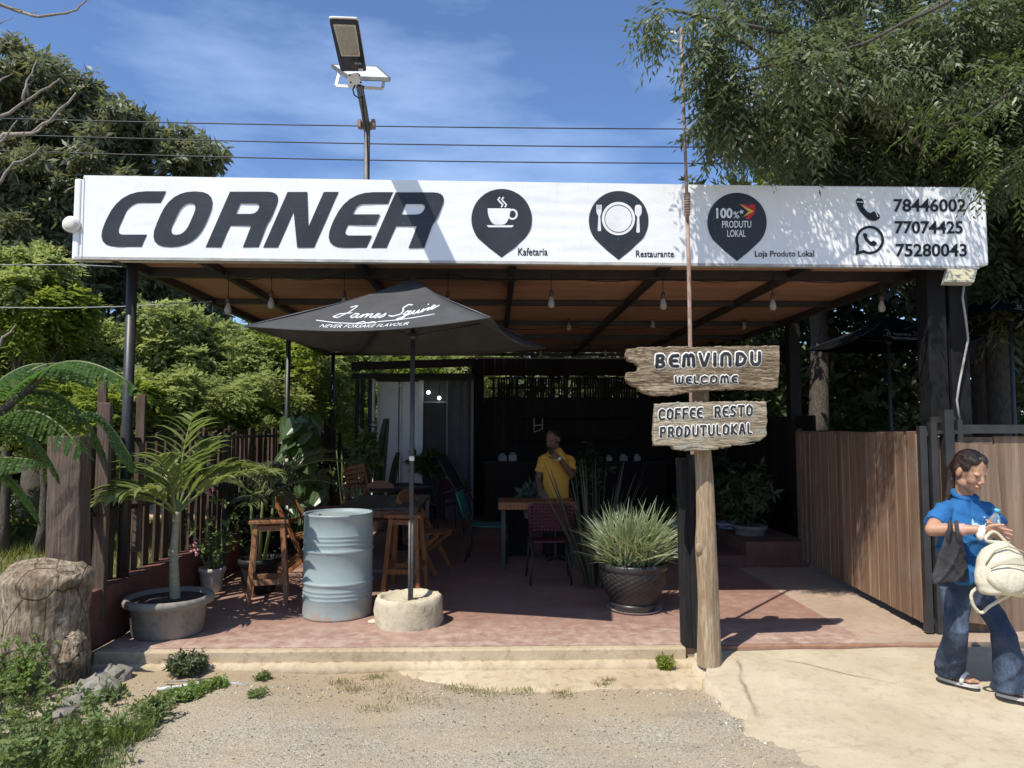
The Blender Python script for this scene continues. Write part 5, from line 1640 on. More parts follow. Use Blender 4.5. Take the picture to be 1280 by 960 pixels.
# natural signpost -------------------------------------------------------------------------
sp_ = thing('signpost', G(888, 828, -.06), 'crooked pale natural-wood post carrying the two carved welcome signs', 'post')
m = N('pale_trunk_wood'); n1 = m.noise(m.map((9, 9, 1.3)), 2, 9, .7, .8); n2 = m.noise(m.map((30, 30, 3)), 2, 6, .7)
c = m.mix(m.ramp(n1, [(.35, 0.0), (.65, 1.0)]), (.30, .215, .13), (.46, .37, .25)); c = m.mix(m.ramp(n2, [(.45, .6), (.6, 0.0)]), c, (.17, .11, .07))
m.set(c, .85, 0, .2); m.bump(n1, .8, .015); m.bump(n2, .5, .008); TRUNKW = m.m
YS = 5.16
path = [(888, 832, 15.5), (887, 815, 15), (886, 795, 14.2), (885, 760, 13), (884, 730, 12.8), (882.5, 700, 13.2), (881.5, 680, 13.8), (882.5, 660, 11.8), (882, 630, 11.2), (881, 600, 11), (879, 570, 10.6), (877, 530, 10.4), (876, 490, 10.2), (876, 460, 10)]
mb = MB(); vs = []; n_ = 22
for i, (a, b, r) in enumerate(path):
    c = P(a, b, YS); rr = r * YS / FPX
    for k in range(n_):
        an = 2 * math.pi * k / n_
        q = rr * (1 + .07 * math.sin(3 * an + i * .5) + .04 * math.sin(5 * an - i))
        vs.append(c + Vector((q * math.cos(an), q * .9 * math.sin(an), 0)))
fs = [(i * n_ + k, i * n_ + (k + 1) % n_, (i + 1) * n_ + (k + 1) % n_, (i + 1) * n_ + k) for i in range(len(path) - 1) for k in range(n_)]
fs = [f[::-1] for f in fs]
fs.append(tuple((len(path) - 1) * n_ + k for k in range(n_)))
mb.add(vs, fs, True); o = mb.build('shaft', TRUNKW, sp_); sm_ = o.modifiers.new('s', 'SUBSURF'); sm_.levels = sm_.render_levels = 1
mb = MB(); mb.ball(P(874, 686, YS - .05), (.03, .02, .045), 12, 8); mb.build('knot', TRUNKW, sp_)

# carved boards --------------------------------------------------------------------------------
m = N('carved_driftwood')
vv = m.map((1.4, 5, 11)); n1 = m.noise(vv, 1.6, 9, .65, 1.6); n2 = m.noise(m.map((7, 10, 60)), 1.3, 7, .7, 1.2); n3 = m.noise(m.tc, 7, 5, .6)
c = m.mix(m.ramp(n1, [(.34, 0.0), (.62, 1.0)]), (.20, .145, .09), (.47, .38, .26))
c = m.mix(m.ramp(n2, [(.42, .9), (.56, 0.0)]), c, (.085, .055, .035))
c = m.mix(m.ramp(n3, [(.55, 0.0), (.75, .45)]), c, (.55, .49, .38))
m.set(c, .9, 0, .15); m.bump(n1, 1.0, .03); m.bump(n2, .9, .012); DRIFT = m.m
m = N('weathered_painted_board'); n1 = m.noise(m.map((1.4, 5, 9)), 1.6, 9, .65, 1.4); n2 = m.noise(m.map((7, 10, 55)), 1.3, 7, .7, 1.0)
c = m.mix(m.ramp(n1, [(.34, 0.0), (.62, 1.0)]), (.24, .19, .125), (.50, .43, .31)); c = m.mix(m.ramp(m.noise(m.map((1, 1, 3)), 4, 6, .6), [(.5, 0.0), (.68, .7)]), c, (.28, .32, .30)); c = m.mix(m.ramp(n2, [(.40, .8), (.54, 0.0)]), c, (.10, .075, .05))
m.set(c, .9, 0, .15); m.bump(n1, .9, .025); m.bump(n2, .8, .01); DRIFT2 = m.m


def relief_board(name, outline, Yc, th, mat, parent, amp, seed, cell=.0065):
    """solid board: the front is a fine grid clipped to the outline with grooved relief"""
    pts = [P(a, b, Yc) for a, b in outline]
    poly = [(p.x, p.z) for p in pts]
    xs_ = [p[0] for p in poly]; zs_ = [p[1] for p in poly]
    x0, x1, z0, z1 = min(xs_), max(xs_), min(zs_), max(zs_)
    nx_, nz_ = int((x1 - x0) / cell), int((z1 - z0) / cell)
    # column spans: top and bottom of the outline for each x
    cols_ = []
    for i in range(nx_ + 1):
        x = x0 + (x1 - x0) * (i + .5) / (nx_ + 1); hits = []
        for j in range(len(poly)):
            a, b = poly[j], poly[(j + 1) % len(poly)]
            if (a[0] - x) * (b[0] - x) < 0: hits.append(a[1] + (b[1] - a[1]) * (x - a[0]) / (b[0] - a[0]))
        hits.sort(); cols_.append((x, hits))
    return poly, cols_


def carve(name, outline, Yc, th, mat, parent, seed, lean=0.0):
    cu = bpy.data.curves.new(name, 'CURVE'); cu.dimensions = '2D'; cu.fill_mode = 'BOTH'; cu.extrude = th / 2 - .006; cu.bevel_depth = .008; cu.bevel_resolution = 1; cu.offset = -.006
    sp = cu.splines.new('POLY'); pts = [P(a, b, Yc) for a, b in outline]
    fine = []
    rs_ = random.Random(seed)
    for i, p in enumerate(pts):
        q = pts[(i + 1) % len(pts)]; L = (q - p).length; k = max(1, int(L / .018))
        for s in range(k):
            w_ = p.lerp(q, s / k); amp_ = .0025
            fine.append((w_.x + rs_.gauss(0, amp_), w_.z + rs_.gauss(0, amp_)))
    sp.points.add(len(fine) - 1); sp.use_cyclic_u = True
    for a, b in zip(sp.points, fine): a.co = (b[0], b[1], 0, 1)
    ob = bpy.data.objects.new(name, cu); col.objects.link(ob)
    dg = bpy.context.evaluated_depsgraph_get(); dg.update()
    me = bpy.data.meshes.new_from_object(ob.evaluated_get(dg)); bpy.data.objects.remove(ob)
    me.transform(Matrix.Translation((0, Yc, 0)) @ Matrix.Rotation(R(90), 4, 'X')); me.materials.clear()
    o = link(name, me, mat, parent)
    return o


YG = 5.02
s1 = thing('welcome_sign', P(880, 462, YG), 'carved driftwood board lettered BEMVINDU WELCOME, upper one on the crooked post', 'sign')
out1 = [(783, 438), (800, 434.5), (845, 434), (880, 434), (930, 433.5), (972, 433), (972.5, 460), (970, 485), (960, 487.5), (940, 487), (915, 486.5), (890, 488), (865, 490), (840, 494), (815, 495), (803, 491), (795, 484), (785, 480), (781.5, 472), (784, 466), (792, 466), (797, 464), (797, 458), (793, 453), (784, 451), (781.5, 445)]
carve('board', out1, YG, .07, DRIFT, s1, 3)
s2 = thing('menu_sign', P(885, 530, YG), 'carved board lettered COFFEE RESTO PRODUTU LOKAL, lower one on the crooked post', 'sign')
out2 = [(818, 504.5), (850, 503.5), (885, 503), (925, 502), (956.5, 502.5), (957, 530), (955.5, 545), (948, 550), (930, 554), (905, 559), (880, 564), (860, 563), (840, 561.5), (838, 556.5), (817, 556.5), (816, 540), (817.5, 525)]
carve('board', out2, YG, .06, DRIFT2, s2, 5)
# ridges and grooves as raised splinters on the boards
def splinters(parent, rect, Yf, n, mat, rs):
    mb_ = MB()
    for i in range(n):
        x = rs.uniform(rect[0], rect[2]); y_ = rs.uniform(rect[1], rect[3]); L = rs.uniform(12, 45)
        pts = [P(x + L * t, y_ + math.sin((x + L * t) * .09) * 2.0 + rs.gauss(0, .25), Yf) for t in (0, .25, .5, .75, 1)]
        mb_.tube(pts, [.0008, .0028, .003, .0026, .0008], 5)
    o_ = mb_.build('grain_ridges', mat, parent); o_['kind'] = 'stuff'


rs1 = random.Random(4)
splinters(s1, (800, 470, 925, 485), YG - .035, 46, DRIFT, rs1); splinters(s1, (790, 440, 905, 466), YG - .035, 44, DRIFT, rs1); splinters(s1, (905, 438, 935, 484), YG - .035, 22, DRIFT, rs1)
splinters(s2, (822, 506, 915, 556), YG - .03, 50, DRIFT2, rs1)
INK = simple('letter_black_paint', (.012, .012, .014), (.03, .03, .03), .6, 30, bump=.2)
INKW = simple('letter_white_paint', (.78, .78, .75), (.62, .61, .57), .7, 25, bump=.2)
GL = {  # hand-cut letter strokes in a unit box, y down
    'B': [[(.12, 1), (.18, 0), (.7, .03), (.82, .2), (.6, .45), (.35, .5)], [(.35, .5), (.8, .62), (.85, .85), (.6, 1), (.12, 1)]],
    'E': [[(.95, .05), (.35, .08), (.1, .35), (.1, .7), (.35, .95), (.95, .97)], [(.12, .5), (.8, .5)]],
    'M': [[(.05, 1), (.12, .15), (.3, 0), (.45, .15), (.48, .9)], [(.48, .2), (.66, 0), (.85, .12), (.92, 1)]],
    'V': [[(.05, 0), (.42, 1), (.55, 1), (.95, 0)]], 'I': [[(.5, 0), (.5, 1)]],
    'N': [[(.1, 1), (.12, .2), (.35, 0), (.7, 0), (.9, .2), (.92, 1)]],
    'D': [[(.15, 1), (.2, 0), (.6, .05), (.92, .4), (.75, .85), (.4, 1), (.15, 1)]],
    'U': [[(.1, 0), (.1, .75), (.3, 1), (.7, 1), (.9, .75), (.9, 0)]],
    'W': [[(.05, 0), (.08, .85), (.28, 1), (.48, .85), (.5, .1)], [(.5, .85), (.7, 1), (.9, .85), (.95, 0)]],
    'L': [[(.2, 0), (.2, .8), (.4, 1), (.85, 1)]], 'C': [[(.95, .15), (.6, 0), (.15, .2), (.08, .7), (.35, 1), (.95, .9)]],
    'O': [[(.5, 0), (.12, .15), (.08, .8), (.4, 1), (.85, .85), (.92, .2), (.5, 0)]], 'F': [[(.12, 1), (.15, 0), (.92, 0)], [(.15, .5), (.8, .5)]],
    'R': [[(.12, 1), (.12, 0), (.75, 0), (.88, .25), (.7, .5), (.15, .5)], [(.5, .5), (.95, 1)]], 'S': [[(.9, .08), (.4, 0), (.12, .25), (.5, .48), (.9, .7), (.6, 1), (.08, .92)]],
    'T': [[(.05, 0), (.95, 0)], [(.5, 0), (.5, 1)]], 'P': [[(.15, 1), (.15, 0), (.8, 0), (.9, .28), (.75, .52), (.15, .52)]], 'K': [[(.12, 0), (.12, 1)], [(.9, 0), (.15, .55), (.92, 1)]],
    'A': [[(.08, 1), (.4, 0), (.6, 0), (.92, 1)], [(.22, .65), (.8, .65)]],
}


def carve_text(parent, s, boxes, wpx, Yf, out=2.25):
    for ch, (x0, y0, x1, y1) in zip(s, boxes):
        for kind, rr, yy, mat in (('letter_outline', wpx * out / 2, 0, INKW), ('letter', wpx / 2, -.004, INK)):
            mb_ = MB(); fl_k = .14 if kind == 'letter_outline' else .3
            for st_ in GL[ch]:
                pts = [P(x0 + (x1 - x0) * a, y0 + (y1 - y0) * b, Yf + yy) for a, b in st_]
                fine = []
                for i in range(len(pts) - 1):
                    for q in range(4): fine.append(pts[i].lerp(pts[i + 1], q / 4))
                fine.append(pts[-1])
                fl = [Vector((p.x, 0, p.z)) for p in fine]
                rad = rr * YG / FPX
                b0 = len(mb_.v)
                mb_.tube(fl, rad, 8)
                mb_.v[b0:] = [(v[0], v[1] * fl_k, v[2]) for v in mb_.v[b0:]]
                for e in (fine[0], fine[-1]):
                    b0 = len(mb_.v); mb_.ball((e.x, 0, e.z), rad, 8, 6); mb_.v[b0:] = [(v[0], v[1] * fl_k, v[2]) for v in mb_.v[b0:]]
            mb_.v = [(v[0], v[1] + Yf + yy, v[2]) for v in mb_.v]
            if kind == 'letter_outline': oo = mb_.build('letter', mat, parent)
            else: mb_.build('inlay', mat, oo)


def row(x0, x1, yl, yr, h, n, gap=.16, skip=(), wide=None):
    out = []; wd = wide or [1] * n; tot = sum(wd); x = x0; u = (x1 - x0) / tot
    for i in range(n):
        w_ = u * wd[i]; yy = yl + (yr - yl) * ((x - x0) / (x1 - x0))
        if i not in skip: out.append((x + w_ * gap / 2, yy, x + w_ * (1 - gap / 2), yy + h))
        x += w_
    return out


carve_text(s1, 'BEMVINDU', row(817, 953, 444, 440.5, 14.5, 8, .30, (), [1, .95, 1.25, 1, .55, 1.05, 1.15, 1]), 4.3, YG - .037, 1.75)
carve_text(s1, 'WELCOME', row(842, 923, 471, 469.5, 8.5, 7, .30, (), [1.15, .8, .7, .95, 1.05, 1.2, .8]), 2.5, YG - .037, 1.9)
carve_text(s2, 'COFFEERESTO', row(822, 942, 512, 506.5, 12.5, 12, .30, (6,), [1, 1, .9, .9, .85, .9, 1.2, 1, .9, .95, 1, 1]), 2.6, YG - .032, 1.9)
carve_text(s2, 'PRODUTULOKAL', row(823.5, 941, 534.5, 529.5, 12, 12, .30, (), [1, 1, 1, 1, 1, .95, 1, .8, 1, 1, 1, .8]), 2.5, YG - .032, 1.9)

# ================================================================ STREET LAMP
lampt = thing('street_lamp', (P(456, 225, 6.0).x, 6.0, 2.9), 'solar street lamp on a pole rising behind the banner above the letters', 'street lamp')
YP = 6.0
GALV = simple('dull_galvanised', (.10, .10, .10), (.20, .18, .16), .6, 8, metal=.3, bump=.3)
mb = MB(); mb.tube([P(457, 330, YP), P(459, 160, YP)], .026, 12); mb.build('pole', GALV, lampt)
mb = MB(); mb.tube([P(459, 163, YP), P(455.5, 140, YP - .12), P(449.5, 108, YP - .28)], .030, 12); mb.build('arm', GALV, lampt)
mb = MB(); c = P(459, 157, YP); mb.box(c, (.14, .05, .055)); mb.box(c + Vector((-.06, -.03, 0)), (.03, .06, .07)); mb.box(c + Vector((.06, -.03, 0)), (.03, .06, .07)); mb.build('clamp', RUST, lampt, bevel=.004)
# head: four corners seen in the photo, at different distances, so it slopes towards the street
hd = [P(410.5, 22, 4.85), P(448, 23.5, 4.85), P(458.5, 89, 5.68), P(425.5, 89, 5.68)]
n0 = (hd[1] - hd[0]).cross(hd[3] - hd[0]).normalized()
if n0.z > 0: n0 = -n0


def slab(q, off0, off1, inset=1.0, r=.12):
    c = sum(q, Vector()) / 4; q = [c + (a - c) * inset for a in q]
    o2 = []
    for i in range(4):
        a, p, b = q[i - 1], q[i], q[(i + 1) % 4]
        o2 += [p.lerp(a, r * .5), p.lerp(a, r * .14).lerp(p.lerp(b, r * .3), .5), p.lerp(b, r)]
    n_ = len(o2)
    vs = [v + n0 * off0 for v in o2] + [v + n0 * off1 for v in o2]
    return vs, [tuple(range(n_))[::-1], tuple(range(n_, 2 * n_))] + [(k, (k + 1) % n_, n_ + (k + 1) % n_, n_ + k) for k in range(n_)]


mb = MB(); mb.add(*slab(hd, -.014, .0)); mb.build('housing', M_['white_plastic'], lampt, bevel=.004)
mb = MB(); mb.add(*slab(hd, .001, .007, .97)); mb.build('black_face', simple('glossy_black_face', (.006, .008, .016), None, .25, 5, bump=0), lampt)
def HL(u, v): return hd[0].lerp(hd[1], u).lerp(hd[3].lerp(hd[2], u), v)
win = [HL(.12, .085), HL(.88, .085), HL(.86, .66), HL(.17, .66)]
mb = MB(); mb.add(*slab(win, .006, .011, 1.0, .06)); mb.build('window_frame', simple('pale_bezel', (.62, .60, .55), None, .4, 5), lampt)
m = N('led_grid'); cc_ = m.mix(m.ramp(m.vor(m.tc, 60), [(.25, 0.0), (.4, 1.0)]), (.50, .46, .34), (.36, .34, .27)); m.set(cc_, .2, 0, .6)
win2 = [HL(.18, .115), HL(.82, .115), HL(.80, .63), HL(.22, .63)]
mb = MB(); mb.add(*slab(win2, .010, .0145, 1.0, .04)); mb.build('led_panel', m.m, lampt)
st_ = [HL(.70, .92), HL(.88, .92), HL(.88, .975), HL(.70, .975)]
mb = MB(); mb.add([v + n0 * .0085 for v in st_], [(0, 1, 2, 3)]); mb.build('sticker', M_['print_white'], lampt)


def on_head(a, b):
    # map lamp-local unit coords to the face
    v = HL(a, b) + n0 * .009
    return v


cu = bpy.data.curves.new('t', 'FONT'); cu.body = 'IP65'; ob = bpy.data.objects.new('t', cu); col.objects.link(ob)
dg = bpy.context.evaluated_depsgraph_get(); dg.update(); me = bpy.data.meshes.new_from_object(ob.evaluated_get(dg)); bpy.data.objects.remove(ob)
co = [v.co.copy() for v in me.vertices]; mx_ = max(v.x for v in co); my_ = max(v.y for v in co)
for v in me.vertices: v.co = on_head(.60 + .24 * v.co.x / mx_, .83 - .045 * v.co.y / my_)
me.materials.clear(); link('rating_text', me, M_['print_white'], lampt)
rd = [HL(.52, .595), HL(.76, .60), HL(.76, .615), HL(.52, .61)]
mb = MB(); mb.add([v + n0 * .016 for v in rd], [(0, 1, 2, 3)]); mb.build('led_strip', simple('red_led', (.75, .22, .12), None, .4, 30, bump=0), lampt)
mb = MB(); mb.bar(P(441, 92, 5.70), P(444.5, 107, 5.74), .10, .05, (0, 1, 0)); mb.build('neck', M_['white_plastic'], lampt, bevel=.006)
for (a, b) in ((437, 94), (449.5, 94), (438.5, 103), (451, 103)):
    mb = MB(); mb.ball(P(a, b, 5.67), .008, 8, 6); mb.build('bolt', M_['black_metal'], lampt)
pv = [P(415, 84, 6.25), P(471, 86.5, 6.25), P(487, 101, 5.8), P(437, 99, 5.8)]
mb = MB(); nn2 = (pv[1] - pv[0]).cross(pv[3] - pv[0]).normalized(); nn2 = nn2 if nn2.z < 0 else -nn2
mb.add([v + nn2 * .0 for v in pv] + [v - nn2 * .02 for v in pv], [(0, 1, 2, 3), (7, 6, 5, 4), (0, 4, 5, 1), (1, 5, 6, 2), (2, 6, 7, 3), (3, 7, 4, 0)])
pvo = mb.build('solar_panel', simple('panel_back', (.66, .70, .70), (.55, .60, .60), .4, 5, bump=0), lampt)
mb = MB()
for a, b in ((0, 1), (1, 2), (2, 3), (3, 0)): mb.bar(pv[a] - nn2 * .01, pv[b] - nn2 * .01, .012, .032)
mb.build('panel_frame', GALV, pvo)
mb = MB()
bk = [P(425, 88, 6.1), P(420, 107, 5.95), P(478, 111, 5.95), P(481, 95, 6.0)]
for a, b in zip(bk, bk[1:]): mb.bar(a, b, .025, .012, (0, 1, 0))
mb.build('bracket', M_['white_plastic'], lampt)
mb = MB(); mb.tube([P(444, 106, 5.72), P(441, 112, 5.7), P(443, 119, 5.7), P(449, 123, 5.72), P(453, 120, 5.75), P(454, 140, 5.85), P(459, 170, 5.95), P(461, 225, 5.96)], .006, 6); mb.tube([P(447, 106, 5.72), P(455, 108, 5.72), P(454, 113, 5.74), P(449, 114, 5.75)], .006, 6); o = mb.build('wiring', M_['cable'], lampt); o['kind'] = 'stuff'

# power lines ----------------------------------------------------------------------------------
ends = [((-60, 146.5), (455, 157.5), (1010, 161.5)), ((-60, 166), (455, 179.5), (1010, 184)), ((-60, 186), (455, 200), (1010, 204))]
for k, ((a, b, c), l) in enumerate(zip(ends, ('topmost of the three overhead wires crossing the sky', 'middle one of the three overhead wires crossing the sky', 'lowest of the three overhead wires just above the banner'))):
    p0, p1_, p2_ = P(*a, 11.6), P(*b, 11.6), P(*c, 11.6)
    pts = []
    for i in range(31):
        t_ = -.35 + 1.7 * i / 30
        # parabola through the three points
        L0 = (t_ - .48) * (t_ - 1) / (.48); L1 = t_ * (t_ - 1) / (.48 * -.52); L2 = t_ * (t_ - .48) / .52
        pts.append(p0 * L0 + p1_ * L1 + p2_ * L2)
    mb = MB(); mb.tube(pts, .010, 6); tag(mb.build('power_line', M_['wire_grey']), l, 'wire', 'overhead wires')
for l, pth in (('thin pale wire below the banner end crossing before the dark tree', ((-40, 331), (92, 331), (165, 334))), ('thin pale wire crossing the dark tree just above the bright bushes', ((-40, 384), (80, 385), (160, 383), (265, 377)))):
    mb = MB(); mb.tube([P(a, b, 6.6) for a, b in pth], .0045, 6); tag(mb.build('wire', simple('pale_wire', (.35, .35, .35), None, .5, 4, bump=0)), l, 'wire')

# ================================================================ UMBRELLAS
m = N('charcoal_canvas'); nn_ = m.noise(m.tc, 3, 6, .6)
c = m.mix(m.ramp(nn_, [(.35, 0.0), (.65, 1.0)]), (.045, .045, .047), (.065, .065, .067)); c = m.mix(m.ramp(m.noise(m.tc, 46, 3, .6), [(.70, 0.0), (.74, .6)]), c, (.3, .3, .3))
m.set(c, .75, 0, .3); m.bump(m.noise(m.tc, 350, 2), .15, .001); m.bump(m.noise(m.tc, 5, 3), .2, .02); CANVAS = m.m
POLE = simple('umbrella_pole_paint', (.03, .034, .045), (.05, .055, .065), .45, 6, spec=.5)
DIMG = simple('shade_dimmed_print', (.16, .16, .16), None, .7, 5)  # white print greyed for the shaded parasols, shade put into the colour
SCRIPT = {  # freehand script strokes in a unit strip, y up
    'name': [[(.09, .86), (.15, .98), (.12, .6), (.07, .30), (.02, .34), (.05, .50), (.16, .58)], [(.235, .52), (.195, .55), (.18, .38), (.215, .30), (.24, .54), (.235, .36), (.262, .30), (.285, .52), (.288, .32), (.30, .5), (.325, .54), (.33, .32), (.345, .5), (.37, .54), (.375, .34), (.39, .32), (.425, .42), (.445, .52), (.42, .54), (.405, .38), (.43, .30), (.465, .38), (.50, .54), (.505, .36), (.48, .30), (.46, .34)],
             [(.70, .92), (.655, .96), (.625, .80), (.655, .62), (.66, .44), (.60, .34), (.55, .40)], [(.735, .56), (.70, .58), (.69, .42), (.72, .36), (.74, .58), (.725, .2), (.69, .08), (.67, .16), (.76, .40), (.775, .60), (.775, .42), (.80, .38), (.82, .60), (.825, .42), (.845, .42), (.86, .64), (.865, .44), (.885, .60), (.905, .66), (.91, .50), (.93, .60), (.96, .74), (.935, .76), (.925, .60), (.95, .54), (1.0, .72)], [(.865, .84), (.872, .86)]],
    'swash': [[(-.10, .12), (.10, .02), (.30, -.02), (.42, .0), (.50, .03)], [(.30, -.02), (.36, .10), (.40, .0), (.46, .08), (.50, -.03)], [(.50, .06), (.66, .10), (.82, .16), (1.02, .24)]],
}


def umbrella(name, label, ctr, corners, apex, pole_bot, text_face, parts_base=True, group=None, hub=True, ltxt=True):
    t = thing(name, (ctr[0], ctr[1], pole_bot), label, 'umbrella', group)
    A, B, Cc, D = [Vector(c) for c in corners]; ap = Vector(apex)
    faces = [(A, B), (B, Cc), (Cc, D), (D, A)]
    n = 14
    cmat = CANVAS if ltxt != 'dim' else simple('shaded_canvas', (.004, .004, .005), (.008, .008, .009), .95, 5, spec=.05)  # shaded parasols use a near-black copy of the canvas, shade painted in
    for fi, (p, q) in enumerate(faces):
        vs = []; fs = []
        for i in range(n + 1):
            t_ = i / n
            for j in range(n + 1):
                s_ = j / n
                e = p.lerp(q, s_)
                v = ap.lerp(e, t_)
                v.z += -.10 * math.sin(math.pi * s_) * t_ ** 1.3 * .55 - .035 * math.sin(math.pi * t_) + .0 * s_
                mid = (p + q) / 2; inw = (Vector((ap.x, ap.y, mid.z)) - mid).normalized()
                v += inw * (.06 * math.sin(math.pi * s_) * t_)
                vs.append(v)
        for i in range(n):
            for j in range(n):
                a = i * (n + 1) + j; fs.append((a, a + n + 1, a + n + 2, a + 1))
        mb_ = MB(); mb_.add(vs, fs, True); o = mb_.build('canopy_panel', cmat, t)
        so_ = o.modifiers.new('s', 'SOLIDIFY'); so_.thickness = .004; so_.offset = 0
        # hem
        mb_ = MB(); hp = vs[n * (n + 1):]; mb_.tube(hp, .005, 6); mb_.build('hem', cmat, o)
        if fi == text_face and ltxt:
            def onf(u, v_):
                # u along the edge 0..1, v_ distance from hem 0..1
                t_ = 1 - v_; s_ = .5 + (u - .5) / max(t_, .05)
                e = p.lerp(q, s_); v = ap.lerp(e, t_)
                v.z += -.055 * math.sin(math.pi * s_) * t_ ** 1.3 - .035 * math.sin(math.pi * t_)
                mid = (p + q) / 2; inw = (Vector((ap.x, ap.y, mid.z)) - mid).normalized()
                v += inw * (.06 * math.sin(math.pi * s_) * t_)
                return v
            fn = (q - p).cross(ap - p).normalized(); fn = fn if fn.z > 0 else -fn
            mt = MB()
            for key in ('name', 'swash'):
                for stk in SCRIPT[key]:
                    pts = []
                    for i in range(len(stk) - 1):
                        for k in range(4):
                            f_ = k / 4; a_, b_ = stk[i], stk[i + 1]
                            pts.append((a_[0] + (b_[0] - a_[0]) * f_, a_[1] + (b_[1] - a_[1]) * f_))
                    pts.append(stk[-1])
                    w3 = [onf(.29 + .44 * x, .15 + .36 * y_) + fn * .004 for x, y_ in pts]
                    mt.tube(w3, .0072 if key == 'name' else .005, 6)
            mt.build('script_print', M_['print_white'] if ltxt != 'dim' else DIMG, o)
            cu = bpy.data.curves.new('t', 'FONT'); cu.body = 'NEVER FORSAKE FLAVOUR'; cu.resolution_u = 2; ob = bpy.data.objects.new('t', cu); col.objects.link(ob)
            dg = bpy.context.evaluated_depsgraph_get(); dg.update(); me = bpy.data.meshes.new_from_object(ob.evaluated_get(dg)); bpy.data.objects.remove(ob)
            mxx = max(v.co.x for v in me.vertices); myy = max(v.co.y for v in me.vertices)
            for v in me.vertices: v.co = onf(.29 + .37 * v.co.x / mxx, .055 + .065 * v.co.y / myy) + fn * .006
            me.materials.clear(); link('tagline_print', me, M_['print_white'], o)
    mb_ = MB()
    for c in (A, B, Cc, D):
        mb_ = MB(); mb_.tube([ap + Vector((0, 0, -.04)), ap.lerp(c, .5) + Vector((0, 0, -.03)), c + Vector((0, 0, .0))], .007, 6); mb_.build('rib', POLE, t)
        mb_ = MB(); mb_.tube([Vector((ap.x, ap.y, c.z + .02)), ap.lerp(c, .55) + Vector((0, 0, -.03))], .006, 6); mb_.build('strut', POLE, t)
    mb_ = MB(); mb_.tube([Vector((ap.x, ap.y, pole_bot)), Vector((ap.x, ap.y, ap.z))], .021, 14); pole = mb_.build('pole', POLE, t)
    mb_ = MB(); mb_.lathe([(.03, -.03), (.038, -.02), (.038, .02), (.03, .03)], (ap.x, ap.y, A.z + .02), 14); mb_.build('hub', POLE, t)
    return t


zc = 2.40
cA, cB, cC = P(306, 412, 5.38), P(613, 399, 4.91), P(682, 438, 6.75)
cA.z = cB.z = cC.z = zc
cD = cA + cC - cB
ctr = (cA + cC) / 2
um = umbrella('patio_umbrella', 'big charcoal square parasol with white script lettering shading the drum and stools', ctr, (cA, cB, cC, cD), (ctr.x + .0, ctr.y, 2.92), .18, 0)
mb = MB(); mb.tube([(ctr.x, ctr.y, .18), (ctr.x, ctr.y, .86)], .028, 4); mb.build('lower_sleeve', GALV, um)
mb = MB(); q = P(519, 573, ctr.y); mb.tube([(ctr.x, ctr.y, q.z - .02), (ctr.x, ctr.y, q.z + .02)], .0225, 14); mb.build('white_tape', M_['white_plastic'], um)
# concrete base
bc = Vector((ctr.x - .015, ctr.y + .02, 0)); V = []; n_ = 60
prof = [(.99, 0), (1.0, .03), (1.0, .12), (.99, .19), (.96, .22), (.90, .235), (.84, .23), (.80, .205), (.6, .195), (.25, .198), (.0, .200)]
for r, z in prof:
    for i in range(n_):
        a = 2 * math.pi * i / n_; rr = r * .262 * (1 + .035 * math.sin(2 * a + 1) + .02 * math.sin(5 * a + z * 30) + (random.gauss(0, .012) if r > .3 else 0))
        V.append((bc.x + rr * math.cos(a) * 1.05, bc.y + rr * math.sin(a), z + (random.gauss(0, .004) if z > .02 else 0)))
F = [(j * n_ + i, j * n_ + (i + 1) % n_, (j + 1) * n_ + (i + 1) % n_, (j + 1) * n_ + i) for j in range(len(prof) - 1) for i in range(n_)]
t = thing('umbrella_base', bc, 'rough round pale concrete block holding the umbrella pole', 'umbrella base')
CB_ = conc('chalky_cement', (.46, .40, .28), (.60, .54, .41), (.30, .24, .16), .7, 1.2)
link('block', np_mesh('block', V, F, True), CB_, t)
mb = MB(); mb.ball(bc + Vector((-.29, .02, .01)), (.06, .04, .02), 10, 6); mb.build('spilled_cement', CB_, t)
# two more of the same umbrellas in the shade on the right
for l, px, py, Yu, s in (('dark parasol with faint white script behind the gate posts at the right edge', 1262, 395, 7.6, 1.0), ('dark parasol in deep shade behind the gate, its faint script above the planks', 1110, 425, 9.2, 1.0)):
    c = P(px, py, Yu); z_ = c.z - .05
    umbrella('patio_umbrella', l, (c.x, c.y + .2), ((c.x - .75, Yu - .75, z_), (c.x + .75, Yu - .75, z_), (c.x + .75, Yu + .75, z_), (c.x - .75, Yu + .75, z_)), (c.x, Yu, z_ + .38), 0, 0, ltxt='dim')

# ================================================================ FURNITURE
# drum
dc = Vector((-1.375, 6.42, 0)); t = thing('steel_drum', dc, 'pale blue-grey steel drum standing beside the umbrella base', 'drum')
Rr = .298; H = .885
prof = [(.97, 0), (1.0, .004), (1.012, .012), (1.0, .02)]
def ringp(z, h, d): return [(1, z - h), (1 + d * .5, z - h * .5), (1 + d, z), (1 + d * .5, z + h * .5), (1, z + h)]
for z in (.17, .205, .24): prof += ringp(z, .014, .016)
prof += ringp(.30, .022, .042)
prof += ringp(.575, .022, .042)
for z in (.635, .67, .705): prof += ringp(z, .014, .016)
prof += [(1.0, .865), (1.015, .87), (1.02, .88), (1.01, .888), (.985, .888), (.975, .88), (.972, .868), (.5, .866), (0, .866)]
m = N('drum_paint'); c = m.mix(m.ramp(m.noise(m.tc, 3, 6, .6), [(.4, 0.0), (.6, 1.0)]), (.24, .30, .305), (.275, .335, .34)); c = m.mix(m.ramp(m.noise(m.map((1, 1, .5)), 26, 5, .7), [(.68, 0.0), (.73, .8)]), c, (.52, .55, .53))
